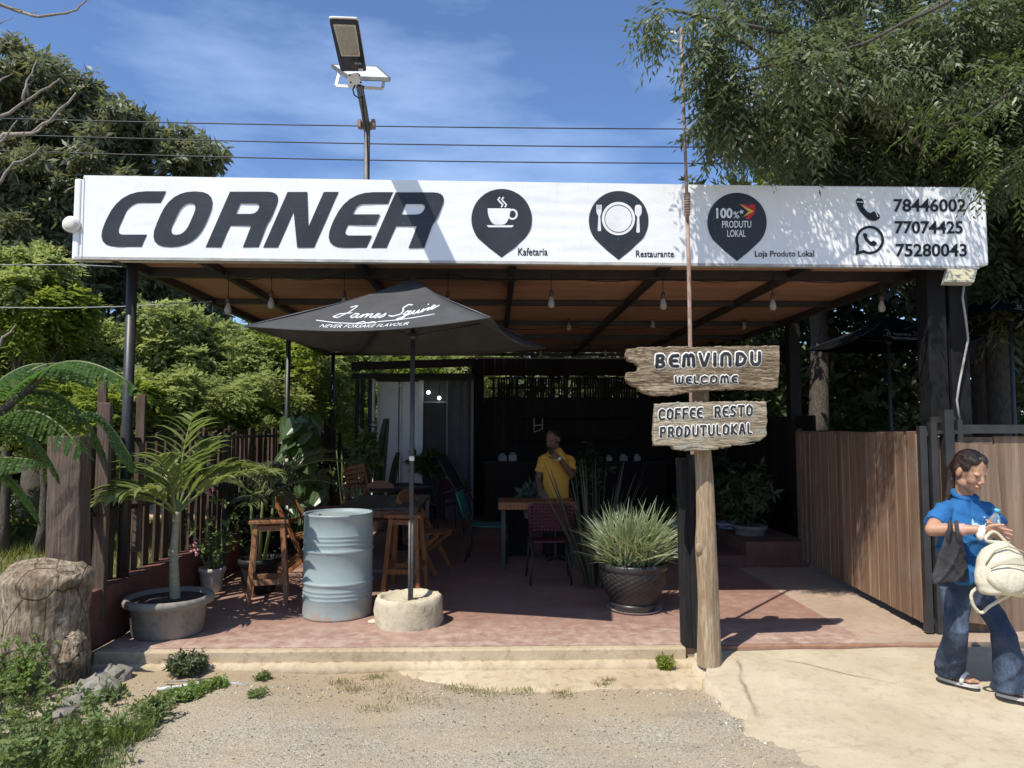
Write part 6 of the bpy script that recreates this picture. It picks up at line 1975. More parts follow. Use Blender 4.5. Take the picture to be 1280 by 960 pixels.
c = m.mix(m.ramp(m.noise(m.tc, 9, 6, .7), [(.62, 0.0), (.8, .5)]), c, (.22, .25, .25))
sz = m.n('ShaderNodeSeparateXYZ'); m.l(m.tc, sz.inputs[0]); mr = m.n('ShaderNodeMapRange'); mr.inputs['From Min'].default_value = .16; mr.inputs['From Max'].default_value = 0; m.l(sz.outputs[2], mr.inputs[0]); mw = m.n('ShaderNodeMath', operation='MULTIPLY'); m.l(mr.outputs[0], mw.inputs[0]); m.l(m.ramp(m.noise(m.tc, 12, 6, .7), [(.4, 0.0), (.6, .9)]), mw.inputs[1]); c = m.mix(mw.outputs[0], c, (.30, .20, .13))
c = m.mix(m.ramp(m.noise(m.map((9, 9, 1.2)), 2.4, 7, .7), [(.60, 0.0), (.78, .4)]), c, (.30, .27, .22))
m.set(c, m.ramp(m.noise(m.tc, 8, 6, .7), [(.35, .34), (.7, .6)]), 0, .5); m.bump(m.noise(m.tc, 4, 3), .25, .03)
mb = MB(); mb.lathe([(a * Rr, b) for a, b in prof], dc, 64); mb.build('shell', m.m, t)
mb = MB(); mb.lathe([(.0, .87), (.028, .87), (.030, .866)], dc + Vector((-.17, -.05, .003)), 16); mb.build('bung', M_['grey_metal'], t)


def stool(name, c, rz, label, top=.74, mat=None, wd=.34, dp=.26):
    mat = mat or M_['wood_stool']
    t = thing(name, c, label, 'stool', 'wooden bar stools', rz)
    M = Matrix.Translation(c) @ Matrix.Rotation(rz, 4, 'Z')
    f = lambda x, y, z: M @ Vector((x, y, z))
    for k, s in ((-1, 0), (1, 0)):
        mb_ = MB(); mb_.box(f(0, k * dp / 4, top - .02 - .004 * (k > 0)), (wd, dp / 2 - .008, .035), M.to_3x3()); mb_.build('seat_board', mat, t, bevel=.006)
    legs = {}
    for sx in (-1, 1):
        for sy in (-1, 1):
            a = f(sx * (wd / 2 - .02) * 1.05, sy * (dp / 2 + .03), 0); b = f(sx * (wd / 2 - .06), sy * (dp / 2 - .045), top - .038)
            mb_ = MB(); mb_.bar(a, b, .045, .035, M.to_3x3() @ Vector((0, 1, 0))); mb_.build('leg', mat, t, bevel=.004); legs[sx, sy] = (a, b)
    for (k1, k2, h) in (((-1, -1), (1, -1), .27), ((-1, 1), (1, 1), .27), ((-1, -1), (-1, 1), .33), ((1, -1), (1, 1), .33)):
        p = legs[k1][0].lerp(legs[k1][1], h); q = legs[k2][0].lerp(legs[k2][1], h)
        mb_ = MB(); mb_.bar(p, q, .022, .05); mb_.build('stretcher', mat, t, bevel=.003)
    for (k1, k2) in (((-1, -1), (1, -1)), ((-1, 1), (1, 1))):
        p = legs[k1][0].lerp(legs[k1][1], .94); q = legs[k2][0].lerp(legs[k2][1], .94)
        mb_ = MB(); mb_.bar(p, q, .02, .05); mb_.build('apron', mat, t, bevel=.003)
    return t


c = G(333, 752, 0); stool('bar_stool', Vector((c.x, c.y + .05, 0)), R(14), 'tall reddish wooden stool standing left of the drum', .77, M_['wood_stool'], .36, .27)
stool('bar_stool', Vector((-.90, 7.42, 0)), R(-8), 'tall light brown wooden stool half hidden by the umbrella pole', .76, M_['wood_orange'], .38, .30)

# long table behind the drum
tb = thing('dining_table', (-1.45, 8.15, 0), 'dark plank-topped dining table behind the drum', 'table')
TX0, TX1, TY0, TY1, TZ = -1.72, -.80, 7.75, 9.3, .78
k = 0; y = TY0
x = TX0
while x < TX1 - .02:
    b = min(.13, TX1 - x); mb = MB(); mb.box((x + b / 2, (TY0 + TY1) / 2, TZ - .015 - .001 * (k % 2)), (b - .007, TY1 - TY0, .028)); mb.build('plank', wood('table_plank', (.10, .075, .055), (.19, .145, .105), None, 1, .5, 1, .2, .2, .5) if k == 0 else bpy.data.materials['table_plank'], tb); x += b; k += 1
for (x, y) in ((TX0 + .05, TY0 + .06), (TX1 - .05, TY0 + .06), (TX0 + .05, TY1 - .06), (TX1 - .05, TY1 - .06)):
    mb = MB(); mb.box((x, y, (TZ - .04) / 2), (.045, .045, TZ - .04)); mb.build('leg', M_['grey_metal'], tb)
mb = MB(); mb.bar((TX0 + .05, TY0 + .06, .1), (TX1 - .05, TY0 + .06, .1), .03); mb.build('crossbar', M_['grey_metal'], tb)
for yy in (TY0 + .03, TY1 - .03):
    mb = MB(); mb.bar((TX0 + .02, yy, TZ - .07), (TX1 - .02, yy, TZ - .07), .025, .07); mb.build('apron', M_['wood_stool'], tb)


def net_back(parent, M, w_, h, mat, curve=.06, holes=(9, 6), name='backrest'):
    nx_, nz_ = holes; V = []; F = []
    def pt(u, v): return M @ Vector(((u - .5) * w_ * (1 + .06 * v), curve * (4 * (u - .5) ** 2) * -1 + .10 * v, v * h))
    def add(*q):
        b = len(V); V.extend([tuple(x) for x in q]); return b
    for i in range(nx_):
        for j in range(nz_):
            u0, u1, v0, v1 = i / nx_, (i + 1) / nx_, j / nz_, (j + 1) / nz_; uc, vc = (u0 + u1) / 2, (v0 + v1) / 2; a = .19
            solid = j == 0 or (i in (0, nx_ - 1))
            if solid: b = add(pt(u0, v0), pt(u1, v0), pt(u1, v1), pt(u0, v1)); F.append((b, b + 1, b + 2, b + 3)); continue
            du, dv = (u1 - u0) * a, (v1 - v0) * a
            b = add(pt(u0, v0), pt(u1, v0), pt(u1, v1), pt(u0, v1), pt(uc, vc - dv), pt(uc + du, vc), pt(uc, vc + dv), pt(uc - du, vc))
            F += [(b, b + 1, b + 5, b + 4), (b + 1, b + 2, b + 6, b + 5), (b + 2, b + 3, b + 7, b + 6), (b + 3, b, b + 4, b + 7)]
    o = link(name, np_mesh(name, V, F, True), mat, parent); s = o.modifiers.new('s', 'SOLIDIFY'); s.thickness = .012; s.offset = 0
    mb_ = MB(); rim = [pt(0, .02)] + [pt(0, v) for v in (.3, .6, .88)] + [pt(.04, .97), pt(.12, 1.0)] + [pt(u, 1.01) for u in (.3, .5, .7)] + [pt(.88, 1.0), pt(.96, .97)] + [pt(1, v) for v in (.88, .6, .3, .02)]
    mb_.tube(rim, .011, 8); mb_.build('back_rim', mat, o)
    return o


def plastic_chair(name, c, rz, mat, label, arms=False, scale=1.0):
    t = thing(name, c, label, 'chair', None, rz)
    M = Matrix.Translation(c) @ Matrix.Rotation(rz, 4, 'Z')     # the sitter faces -y... back at +y
    f = lambda x, y, z: M @ Vector((x, y, z))
    # seat
    vs = []; n = 8
    for i in range(n + 1):
        for j in range(n + 1):
            u, v = i / n, j / n; x = (u - .5) * .45 * (1 - .12 * v); y_ = -.24 + v * .44
            vs.append(f(x, y_, .45 - .02 * math.sin(math.pi * u) * math.sin(math.pi * v) - .03 * max(0, .15 - v) / .15))
    mb_ = MB(); mb_.add(vs, [(i * (n + 1) + j, (i + 1) * (n + 1) + j, (i + 1) * (n + 1) + j + 1, i * (n + 1) + j + 1) for i in range(n) for j in range(n)], True)
    o = mb_.build('seat', mat, t); s = o.modifiers.new('s', 'SOLIDIFY'); s.thickness = .02; s.offset = -1
    net_back(t, M @ Matrix.Translation((0, .23, .55)), .44, .30, mat, -.05, (12, 8))
    for sx in (-1, 1):
        mb_ = MB(); mb_.tube([f(sx * .20, -.20, .43), f(sx * .235, -.25, .0)], .011, 8); mb_.build('leg', M_['black_metal'], t)
        mb_ = MB(); mb_.tube([f(sx * .18, .18, .43), f(sx * .215, .27, .0)], .011, 8); mb_.build('leg', M_['black_metal'], t)
        mb_ = MB(); mb_.tube([f(sx * .20, -.20, .43), f(sx * .20, .0, .435), f(sx * .195, .20, .44), f(sx * .21, .24, .52), f(sx * .215, .27, .66)], .011, 8); mb_.build('side_frame', M_['black_metal'], t)
    return t


plastic_chair('plastic_chair', Vector((.60, 7.75, 0)), R(180), M_['plastic_maroon'], 'maroon perforated plastic chair in front of the man in yellow')
plastic_chair('plastic_chair', Vector((-.06, 8.95, 0)), R(85), M_['plastic_green'], 'teal green plastic chair seen from the side in the shade')
plastic_chair('plastic_chair', Vector((-1.62, 7.50, 0)), R(178), M_['plastic_maroon'], 'maroon perforated plastic chair pushed against the table behind the drum')
plastic_chair('plastic_chair', Vector((-1.15, 10.6, 0)), R(170), M_['plastic_maroon'], 'dim maroon chair farther back beside the round dark table')
plastic_chair('plastic_chair', Vector((-.75, 11.4, 0)), R(200), M_['plastic_maroon'], 'dim maroon chair farthest back in front of the container door')


def wood_chair(name, c, rz, label, mat=None, folded=False):
    mat = mat or M_['wood_orange']
    t = thing(name, c, label, 'chair', 'orange wooden chairs', rz)
    M = Matrix.Translation(c) @ Matrix.Rotation(rz, 4, 'Z'); f = lambda x, y, z: M @ Vector((x, y, z))
    # bow-topped back panel
    n = 14; vs = []
    for s in (0, .022):
        for i in range(n + 1):
            a = math.pi * i / n; vs.append(f(.21 * math.cos(a), .24 + .05 + s, .80 + .13 * math.sin(a)))
        for i in range(n + 1):
            a = math.pi * (n - i) / n; vs.append(f(.19 * math.cos(a), .24 + .04 + s, .755 + .015 * math.sin(a)))
    k = 2 * (n + 1); fs = [tuple(range(k)), tuple(range(k, 2 * k))[::-1]] + [(i, k + i, k + (i + 1) % k, (i + 1) % k) for i in range(k)]
    mb_ = MB(); mb_.add(vs, fs); mb_.build('backrest', mat, t)
    for sx in (-1, 1):
        mb_ = MB(); mb_.bar(f(sx * .19, .29, .83), f(sx * .2, -.20, .0), .028, .045, M.to_3x3() @ Vector((0, 1, 0))); mb_.build('leg', mat, t, bevel=.004)
        mb_ = MB(); mb_.bar(f(sx * .165, -.20, .44), f(sx * .165, .34, .0), .028, .045, M.to_3x3() @ Vector((0, 1, 0))); mb_.build('leg', mat, t, bevel=.004)
    for j in range(5):
        mb_ = MB(); mb_.box(f(0, -.18 + j * .085, .455), (.36, .07, .02), M.to_3x3()); mb_.build('slat', mat, t, bevel=.003)
    mb_ = MB(); mb_.bar(f(-.19, .16, .62), f(.19, .16, .62), .02, .05); mb_.build('back_rail', mat, t)
    return t


wood_chair('wooden_chair', Vector((-1.52, 9.45, 0)), R(4), 'orange bow-backed wooden chair at the far side of the plank table')
wood_chair('wooden_chair', Vector((-.74, 8.25, 0)), R(68), 'orange bow-backed wooden chair leaning at the right end of the plank table')
wood_chair('wooden_chair', Vector((-2.05, 8.0, 0)), R(75), 'orange wooden chair at the left end of the table beside the palm')
# slatted box-like planter bench lit by the sun
t = thing('wooden_crate', (-2.35, 10.2, .0), 'sunlit brown slatted wooden crate on a stand beside the fence', 'crate')
cc = P(440, 592, 10.2)
for j in range(4):
    mb = MB(); mb.box(cc + Vector((.07, -.12, .10 - j * .065)), (.26, .02, .05), Matrix.Rotation(R(-12), 3, 'Y')); mb.build('slat', M_['wood_orange'], t, bevel=.003)
for dx in (-.07, .21):
    mb = MB(); mb.box(cc + Vector((dx, 0, .0)), (.03, .24, .27), Matrix.Rotation(R(-12), 3, 'Y')); mb.build('side', M_['wood_orange'], t)
mb = MB(); mb.box((cc.x + .07, 10.2, cc.z - .16), (.34, .26, .03)); mb.build('base', M_['wood_orange'], t)
for dx in (-.05, .19):
    for dy in (-.1, .1): mb = MB(); mb.bar((cc.x + dx, 10.2 + dy, 0), (cc.x + dx, 10.2 + dy, cc.z - .17), .035); mb.build('leg', M_['wood_stool'], t)
# round dark table
t = thing('round_table', (-1.05, 9.9, 0), 'small round dark table in the shade beside the umbrella pole', 'table')
c = P(510, 598, 9.9); mb = MB(); mb.lathe([(0, 0), (.44, 0), (.45, .012), (.44, .025), (0, .026)], (c.x - .1, 9.9, .80), 32); mb.build('tabletop', M_['plastic_black'], t)
mb = MB(); mb.tube([(c.x - .1, 9.9, 0), (c.x - .1, 9.9, .8)], .03, 10); mb.lathe([(.22, 0), (.2, .02), (.03, .04)], (c.x - .1, 9.9, 0), 20); mb.build('pedestal', M_['black_metal'], t)
# folded black chair leaning
t = thing('folding_chair', (-.42, 10.4, 0), 'black folding chair standing open in shade before the ribbed container wall', 'chair')
for a, b in (((548, 575), (585, 640)), ((560, 568), (592, 628)), ((540, 622), (584, 606)), ((545, 640), (590, 612)), ((536, 618), (560, 655))):
    mb = MB(); mb.tube([P(*a, 10.0), P(*b, 10.0)], .012, 6); mb.build('frame_tube', M_['black_metal'], t)
mb = MB(); q = [P(548, 575, 10.0), P(560, 568, 10.3), P(582, 608, 10.3), P(572, 612, 10.0)]; mb.add(q + [a + Vector((0, .01, -.01)) for a in q], [(0, 1, 2, 3), (7, 6, 5, 4)]); mb.build('backrest', M_['plastic_black'], t)

# the man's table: orange plank top with dark legs
t = thing('bar_table', (.5, 8.35, 0), 'narrow orange-topped wooden table in front of the man', 'table')
a, b = P(623, 631, 8.3), P(721, 631, 8.3)
mb = MB(); mb.box(((a.x + b.x) / 2, 8.36, .735), (b.x - a.x, .14, .085)); mb.build('front_edge', M_['wood_orange'], t, bevel=.005)
for k in range(4): mb = MB(); mb.box(((a.x + b.x) / 2, 8.50 + .135 * k, .752), (b.x - a.x - .01, .13, .03)); mb.build('plank', M_['wood_orange'], t, bevel=.003)
for x in (a.x + .06, b.x - .06):
    for y in (8.4, 8.88): mb = MB(); mb.box((x, y, .35), (.045, .045, .70)); mb.build('leg', M_['black_metal'], t)

# container ------------------------------------------------------------------------------
cy = 13.0
ct_ = thing('shipping_container', (-1.3, cy, 0), 'white shipping container used as a kitchen at the back left of the cafe', 'container')
x0, x1 = P(470, 540, cy).x, P(591, 540, cy).x; ztop = P(500, 474, cy).z
xd0, xd1 = P(529, 540, cy).x, P(559, 540, cy).x
WP = simple('container_white', (.78, .80, .82), (.70, .73, .76), .5, 5, bump=.1)
WG = simple('container_grey', (.10, .105, .115), (.075, .08, .09), .6, 5, bump=.1)
xm = P(498.5, 540, cy).x
for (a, b) in ((x0 + .02, xm - .01), (xm + .01, xd0 - .08)):
    mb = MB(); mb.box(((a + b) / 2, cy, ztop / 2), (b - a, .05, ztop - .1)); d = mb.build('door_leaf', WP, ct_)
    for py_ in (513, 538, 563, 585):
        z = P(500, py_, cy).z; mb = MB(); mb.box(((a + b) / 2, cy - .035, z), (b - a - .02, .03, .07)); mb.build('door_rib', WP, d)
for px_ in (473, 500.5):
    q = P(px_, 540, cy - .06); mb = MB(); mb.tube([(q.x, cy - .06, .15), (q.x, cy - .06, ztop - .06)], .017, 8); mb.build('lock_rod', WP, ct_)
    mb = MB(); mb.ball((q.x, cy - .07, ztop - .12), .035, 8, 6); mb.build('rod_keeper', M_['white_plastic'], ct_)
mb = MB(); mb.box((xd0 - .04, cy - .01, ztop / 2), (.075, .1, ztop)); mb.build('corner_post', WP, ct_)
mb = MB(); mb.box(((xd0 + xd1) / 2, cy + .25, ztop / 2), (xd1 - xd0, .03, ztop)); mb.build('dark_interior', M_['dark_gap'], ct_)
zl = P(540, 504, cy).z
mb = MB(); mb.box(((xd0 + xd1) / 2, cy + .02, zl / 2), (xd1 - xd0 - .02, .035, zl)); dd = mb.build('mesh_door', simple('dark_door', (.025, .027, .03), None, .5, 5), ct_)
for i in range(9): x = xd0 + (xd1 - xd0) * (i + .5) / 9; mb = MB(); mb.bar((x, cy - .01, .1), (x, cy - .01, zl - .05), .008); mb.build('grille_bar', M_['black_metal'], dd)
mb = MB(); mb.box(((xd0 + xd1) / 2, cy - .02, zl + .02), (xd1 - xd0, .03, .03)); mb.build('door_head', simple('pale_trim', (.30, .31, .32), None, .5), ct_)
mb = MB(); mb.box((xd1 + .0, cy - .03, ztop / 2), (.03, .05, ztop)); mb.build('door_jamb', simple('pale_trim2', (.20, .21, .22), None, .5), ct_)
# corrugated side part
V = []; F = []; n_ = 0; x = xd1 + .02; seq = []
while x < x1:
    seq += [(x, 0), (x + .05, 0), (x + .075, .035), (x + .125, .035)]; x += .15
for (x, dy) in seq: V += [(x, cy + dy, 0), (x, cy + dy, ztop)]
for i in range(len(seq) - 1): F.append((2 * i, 2 * i + 2, 2 * i + 3, 2 * i + 1))
link('corrugated_panel', np_mesh('corrugated_panel', V, F), WG, ct_)
mb = MB(); mb.box((x1 - .01, cy - .03, ztop / 2), (.05, .07, ztop)); mb.build('corner_post', simple('pale_trim3', (.16, .165, .17), None, .5), ct_)
mb = MB(); mb.box(((x0 + x1) / 2, cy + 1.3, ztop / 2), (x1 - x0 - .02, 2.4, ztop - .02)); mb.build('body', WG, ct_)
mb = MB(); mb.box(((x0 + x1) / 2, cy - .02, ztop + .02), (x1 - x0 + .04, .1, .09)); mb.build('top_rail', M_['black_metal'], ct_)
mb = MB(); mb.box((x0 - .06, cy - .02, ztop / 2), (.07, .10, ztop)); mb.build('corner_post', WP, ct_)
# two round lit bulbs inside the doorway reflections
for a, b, l in ((535.5, 490.5, 'upper left round white globe lamp above the container door'), (549, 497.5, 'lower right round white globe lamp above the container door')):
    c = P(a, b, cy - .1); mb = MB(); mb.ball(c, .035, 12, 8)
    mg = N('lit_globe'); mg.set((.8, .8, .8)); mg.b.inputs['Emission Color'].default_value = (1, .98, .92, 1); mg.b.inputs['Emission Strength'].default_value = 3
    t = thing('globe_lamp', c, l, 'lamp'); mb.build('globe', mg.m, t); mb = MB(); mb.tube([c, c + Vector((0, .02, .25))], .006, 6); mb.build('cord', M_['cable'], t)
# pergola bars left of the container
pg = thing('garden_arch', (-2.5, 12.4, 0), 'dark wooden arch with cut-out uprights left of the container', 'arch')
for px_ in (446, 452.5, 462): q = P(px_, 540, 12.4); mb = MB(); mb.box((q.x, 12.4, 1.25), (.06, .06, 2.5)); mb.build('upright', M_['black_wood'], pg)
q0, q1 = P(440, 458, 12.4), P(592, 453, 12.4); mb = MB(); mb.bar(q0, q1, .06, .14); mb.build('beam', M_['black_wood'], pg)
q0, q1 = P(440, 470, 12.4), P(592, 470, 12.4); mb = MB(); mb.bar(q0, q1, .06, .09); mb.build('beam', M_['black_wood'], pg)
# rear infill, added to keep light out so the room is dark
mb = MB(); mb.box((1.9, 15.1, 1.1), (4.9, .05, 2.2)); tag(mb.build('rear_infill', DW), 'added plank infill blocking light behind the back wall boards', 'wall')

# counter, shelf and things in the dark ------------------------------------------------------
cn_ = thing('bar_counter', (1.5, 12.9, 0), 'dark wooden serving counter deep in the shade behind the man', 'counter')
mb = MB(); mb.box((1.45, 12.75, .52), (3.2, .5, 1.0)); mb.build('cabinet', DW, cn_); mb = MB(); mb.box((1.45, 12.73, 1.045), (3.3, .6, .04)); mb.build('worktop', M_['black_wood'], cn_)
sh_ = thing('wall_shelf', (1.6, 13.3, 1.5), 'dark wall shelves behind the counter', 'shelf')
for z in (1.45, 1.85): mb = MB(); mb.box((1.5, 13.3, z), (2.4, .25, .025)); mb.build('shelf_board', DW, sh_)
DIMW = simple('dim_white', (.30, .30, .29), None, .5, 5)
kk = 0
for (px, py, w_, h_, l) in ((628, 566, .13, .09, 'small pale carton on the dark counter left of the man'), (641, 562, .14, .1, 'pale folded paper bag on the dark counter beside the man'), (762, 552, .10, .07, 'leftmost small white box on the dark shelf right of the man'), (780, 554, .12, .08, 'middle small white box on the dark shelf right of the man'), (797, 557, .11, .08, 'rightmost small white box on the dark shelf right of the man')):
    c = P(px, py, 12.55); c.z = max(c.z, 1.07 + h_ / 2) if py > 560 else c.z
    mb = MB(); mb.box((c.x, 12.62, 1.067 + h_ / 2), (w_, .1, h_), R(random.uniform(-20, 20))); mb.add([(c.x - w_ * .4, 12.60, 1.067 + h_), (c.x + w_ * .4, 12.60, 1.067 + h_), (c.x + w_ * .3, 12.66, 1.067 + h_ * 1.5), (c.x - w_ * .3, 12.66, 1.067 + h_ * 1.5)], [(0, 1, 2, 3)]); tag(mb.build('carton', DIMW), l, 'box')
t = thing('picture_frame', P(672, 529, 13.4), 'small pale picture frame on the dark wall above the man', 'frame')
a, b, c, d = P(667.5, 522, 13.4), P(678, 522, 13.4), P(678, 536, 13.4), P(667.5, 540, 13.4)
for p, q in ((a, b), (b, c), (c, d), (d, a), (P(668, 532, 13.4), P(677, 531, 13.4))): mb = MB(); mb.bar(p, q, .02, .02, (0, 1, 0)); mb.build('frame_bar', DIMW, t)
# potted plants in the dark
def dim_plant(px, py, Y, r, h, pr, ph, pm, lp, ll_, z0=0, mat=None):
    b = P(px, py, Y)
    c = Vector((b.x, Y, z0)); pot('plant_pot', c, pr, ph, pm, lp, 'pot')
    t = thing('potted_plant', c + Vector((0, 0, ph * .86)), ll_, 'plant')
    p, d = blob_points([(c + Vector((0, 0, ph + h * .5)), (r, r, h * .55))], 110, .3)
    whorl('leaves', p, d, mat or LF_DARK, t, k=6, ll=.13, lw=.045)
    mb = MB()
    for k in range(5): mb.tube(wiggle(c + Vector((0, 0, ph * .8)), c + Vector((random.uniform(-r, r) * .7, random.uniform(-r, r) * .7, ph + h * .8)), 5, .08), .006, 5)
    mb.build('stems', BARK, t)


mb = MB(); mb.box((3.35, 10.6, .15), (.75, 4.4, .30)); tag(mb.build('planter_step', simple('step_brown', (.12, .055, .04), (.17, .09, .065), .8, 5, bump=.4)), 'long low brown step holding plant pots along the right side', 'step')
mb = MB(); mb.box((2.80, 9.9, .07), (.34, 3.0, .14)); tag(mb.build('lower_step', simple('step_brown2', (.10, .05, .038), (.15, .08, .06), .8, 5, bump=.4)), 'lower brown step in front of the long planter step', 'step')
m = N('blue_white_ceramic'); c = m.mix(m.ramp(m.noise(m.tc, 22, 3, .6, 2), [(.5, 0.0), (.53, 1.0)]), (.42, .44, .48), (.05, .08, .25)); m.set(c, .3); CER = m.m
dim_plant(911, 632, 9.6, .3, .6, .16, .24, CER, 'blue and white patterned ceramic pot in the shade right of the signpost', 'dark leafy plant in the blue and white pot', .14)
dim_plant(937, 640, 9.0, .35, .7, .2, .28, M_['concrete_old'], 'big grey pot beside the patterned ceramic pot', 'wide dark leafy plant in the big grey pot', .14)
dim_plant(978, 618, 10.2, .22, .4, .13, .20, simple('pale_pink_pot', (.42, .33, .32), None, .5), 'small pale pink pot on the brown step next to the gate', 'sparse plant in the pale pink pot by the gate', .30)
dim_plant(846, 606, 10.9, .16, .3, .15, .24, CER, 'patterned ceramic pot half hidden behind the black gate post', 'low plant in the patterned pot behind the black gate post', .0)
dim_plant(735, 560, 11.2, .25, .7, .16, .3, M_['plastic_black'], 'black pot behind the man in yellow', 'dark bushy plant just right of the man in yellow', .35)
dim_plant(662, 610, 9.4, .12, .22, .09, .18, M_['concrete_old'], 'small grey pot on the floor beside the man', 'dusty grey-green plant beside the man at his table', .46, leafmat('dusty_leaf', (.07, .09, .07), (.14, .17, .14), .6, .1))
mb = MB(); mb.box((.32, 9.4, .23), (.3, .3, .46)); tag(mb.build('wooden_box', DW), 'dark box holding the small grey plant beside the man', 'box')
mb = MB(); mb.box((1.38, 11.2, .175), (.4, .4, .35)); tag(mb.build('wooden_box', DW), 'dark box under the black pot behind the man', 'box')
mb = MB(); q = P(985, 562, 10.4); mb.ball(q, (.05, .02, .2), 10, 8, Matrix.Rotation(R(-25), 3, 'Y')); mb.tube([q + Vector((0, 0, -.2)), Vector((q.x, q.y, .3))], .008, 6); tag(mb.build('parrot_ornament', M_['plastic_green']), 'slim teal ornament on a stick in the dark beside the gate', 'ornament')
t = thing('leafy_plant', (-.62, 12.6, 0), 'dim potted plant standing before the container door', 'plant')
p, d = blob_points([(P(535, 580, 12.5), (.28, .2, .22))], 100, .3); whorl('leaves', p, d, LF_DARK, t, k=6, ll=.16, lw=.05)
mb = MB(); c = P(535, 580, 12.5); mb.lathe([(.12, 0), (.16, .3), (.13, .3)], (c.x, 12.5, 0), 16); mb.tube([(c.x, 12.5, .25), (c.x, 12.5, c.z)], .015, 6); mb.build('pot', M_['plastic_black'], t)

# string lights ------------------------------------------------------------------------------------
BULB = N('bulb_glass'); BULB.set((.34, .31, .27), .12, 0, .6); BULB.b.inputs['Alpha'].default_value = .75; BULB = BULB.m
rowsb = [((285, 383), (339, 376), (430, 376), (560, 376), (689, 375), (829, 377), (966, 378), (1102, 380)), ((711, 407), (816, 403), (597, 405), (930, 405)), ((676, 441), (757, 440), (596, 444), (500, 444))]
lab_ = [['bulb hanging leftmost beside the shelter edge', 'bulb hanging over the left tip of the umbrella', 'bulb hidden close above the umbrella left of its peak', 'bulb hanging just right of the umbrella peak', 'clear bulb hanging below the cup emblem', 'clear bulb hanging just left of the rusty rod', 'clear bulb hanging below the hundred percent emblem', 'rightmost clear bulb hanging near the black columns'],
        ['small bulb in the second row left of the rusty rod pair', 'small bulb in the second row beside the rusty rod', 'small bulb in the second row above the umbrella edge', 'small bulb in the second row right of the rusty rod'], ['tiny bulb in the far row right of the umbrella corner', 'tiny bulb in the far row left of the welcome sign', 'tiny bulb in the far row at the umbrella back corner', 'tiny bulb in the far row behind the umbrella pole']]
for ri, (rw, Yl, zh, bs) in enumerate(zip(rowsb, (6.30, 9.3, 12.0), (3.02, 2.98, 2.98), (1.0, 1.0, 1.0))):
    tops = []
    for (a, b), l in zip(rw, lab_[ri]):
        c = P(a, b, Yl); t = thing('hanging_bulb', c + Vector((0, 0, .05)), l, 'bulb', 'string light bulbs under the ceiling')
        mb = MB(); mb.lathe([(0, -.075), (.022, -.07), (.031, -.045), (.028, -.015), (.016, .02), (.013, .03)], c, 14); mb.build('glass', BULB, t)
        mb = MB(); mb.lathe([(.0, .028), (.019, .028), (.021, .06), (.014, .085), (0, .09)], c, 12); mb.build('socket', simple('brown_socket', (.07, .04, .03), None, .5), t)
        mb = MB(); mb.tube([c + Vector((0, 0, .08)), Vector((c.x, c.y, zh))], .004, 5); mb.build('cord', M_['cable'], t)
        tops.append(Vector((c.x, c.y, zh)))
    tops.sort(key=lambda v: v.x); pts = []
    for i in range(len(tops) - 1):
        for k in range(6): q = tops[i].lerp(tops[i + 1], k / 6); q.z -= .10 * math.sin(math.pi * k / 6) * (.4 if ri else .7); pts.append(q)
    pts.append(tops[-1]); mb = MB(); mb.tube(pts, .0045, 5)
    tag(mb.build('festoon_cable', M_['cable']), ('black festoon cable along the front beam', 'sagging black festoon cable along the third ceiling beam', 'black festoon cable along the far ceiling beam')[ri], 'cable')
# ================================================================ PEOPLE
def frame(fwd, up=(0, 0, 1)):
    y = Vector(fwd).normalized(); x = y.cross(Vector(up)).normalized(); z = x.cross(y)
    return Matrix((x, y, z)).transposed()


def add_head(mb_, c, M, k=1.0, female=True):
    q = lambda x, y, z: Vector(c) + M @ (Vector((x, y, z)) * k)
    E = lambda p, r, rot=None: mb_.ball(q(*p), tuple(a * k for a in r), 16, 12, M if rot is None else M @ rot)
    E((0, -.012, .035), (.074, .092, .088)); E((0, .018, .0), (.066, .072, .085)); E((0, .025, -.055), (.055, .058, .052))
    E((0, .062, -.098), (.022, .02, .018)); E((0, .05, -.085), (.036, .03, .026))
    for s in (-1, 1):
        E((s * .037, .052, -.028), (.026, .028, .027)); E((s * .05, .012, -.06), (.02, .04, .032)); E((s * .026, .074, .022), (.024, .014, .008)); E((s * .078, -.01, -.002), (.010, .02, .032))
    mb_.tube([q(0, .082, .016), q(0, .097, -.008), q(0, .103, -.026)], [.007 * k, .009 * k, .0115 * k], 10)
    for s in (-1, 1): E((s * .011, .091, -.031), (.008, .010, .007))
    E((0, .084, -.056), (.022, .011, .006)); E((0, .082, -.067), (.019, .012, .007))
    return q


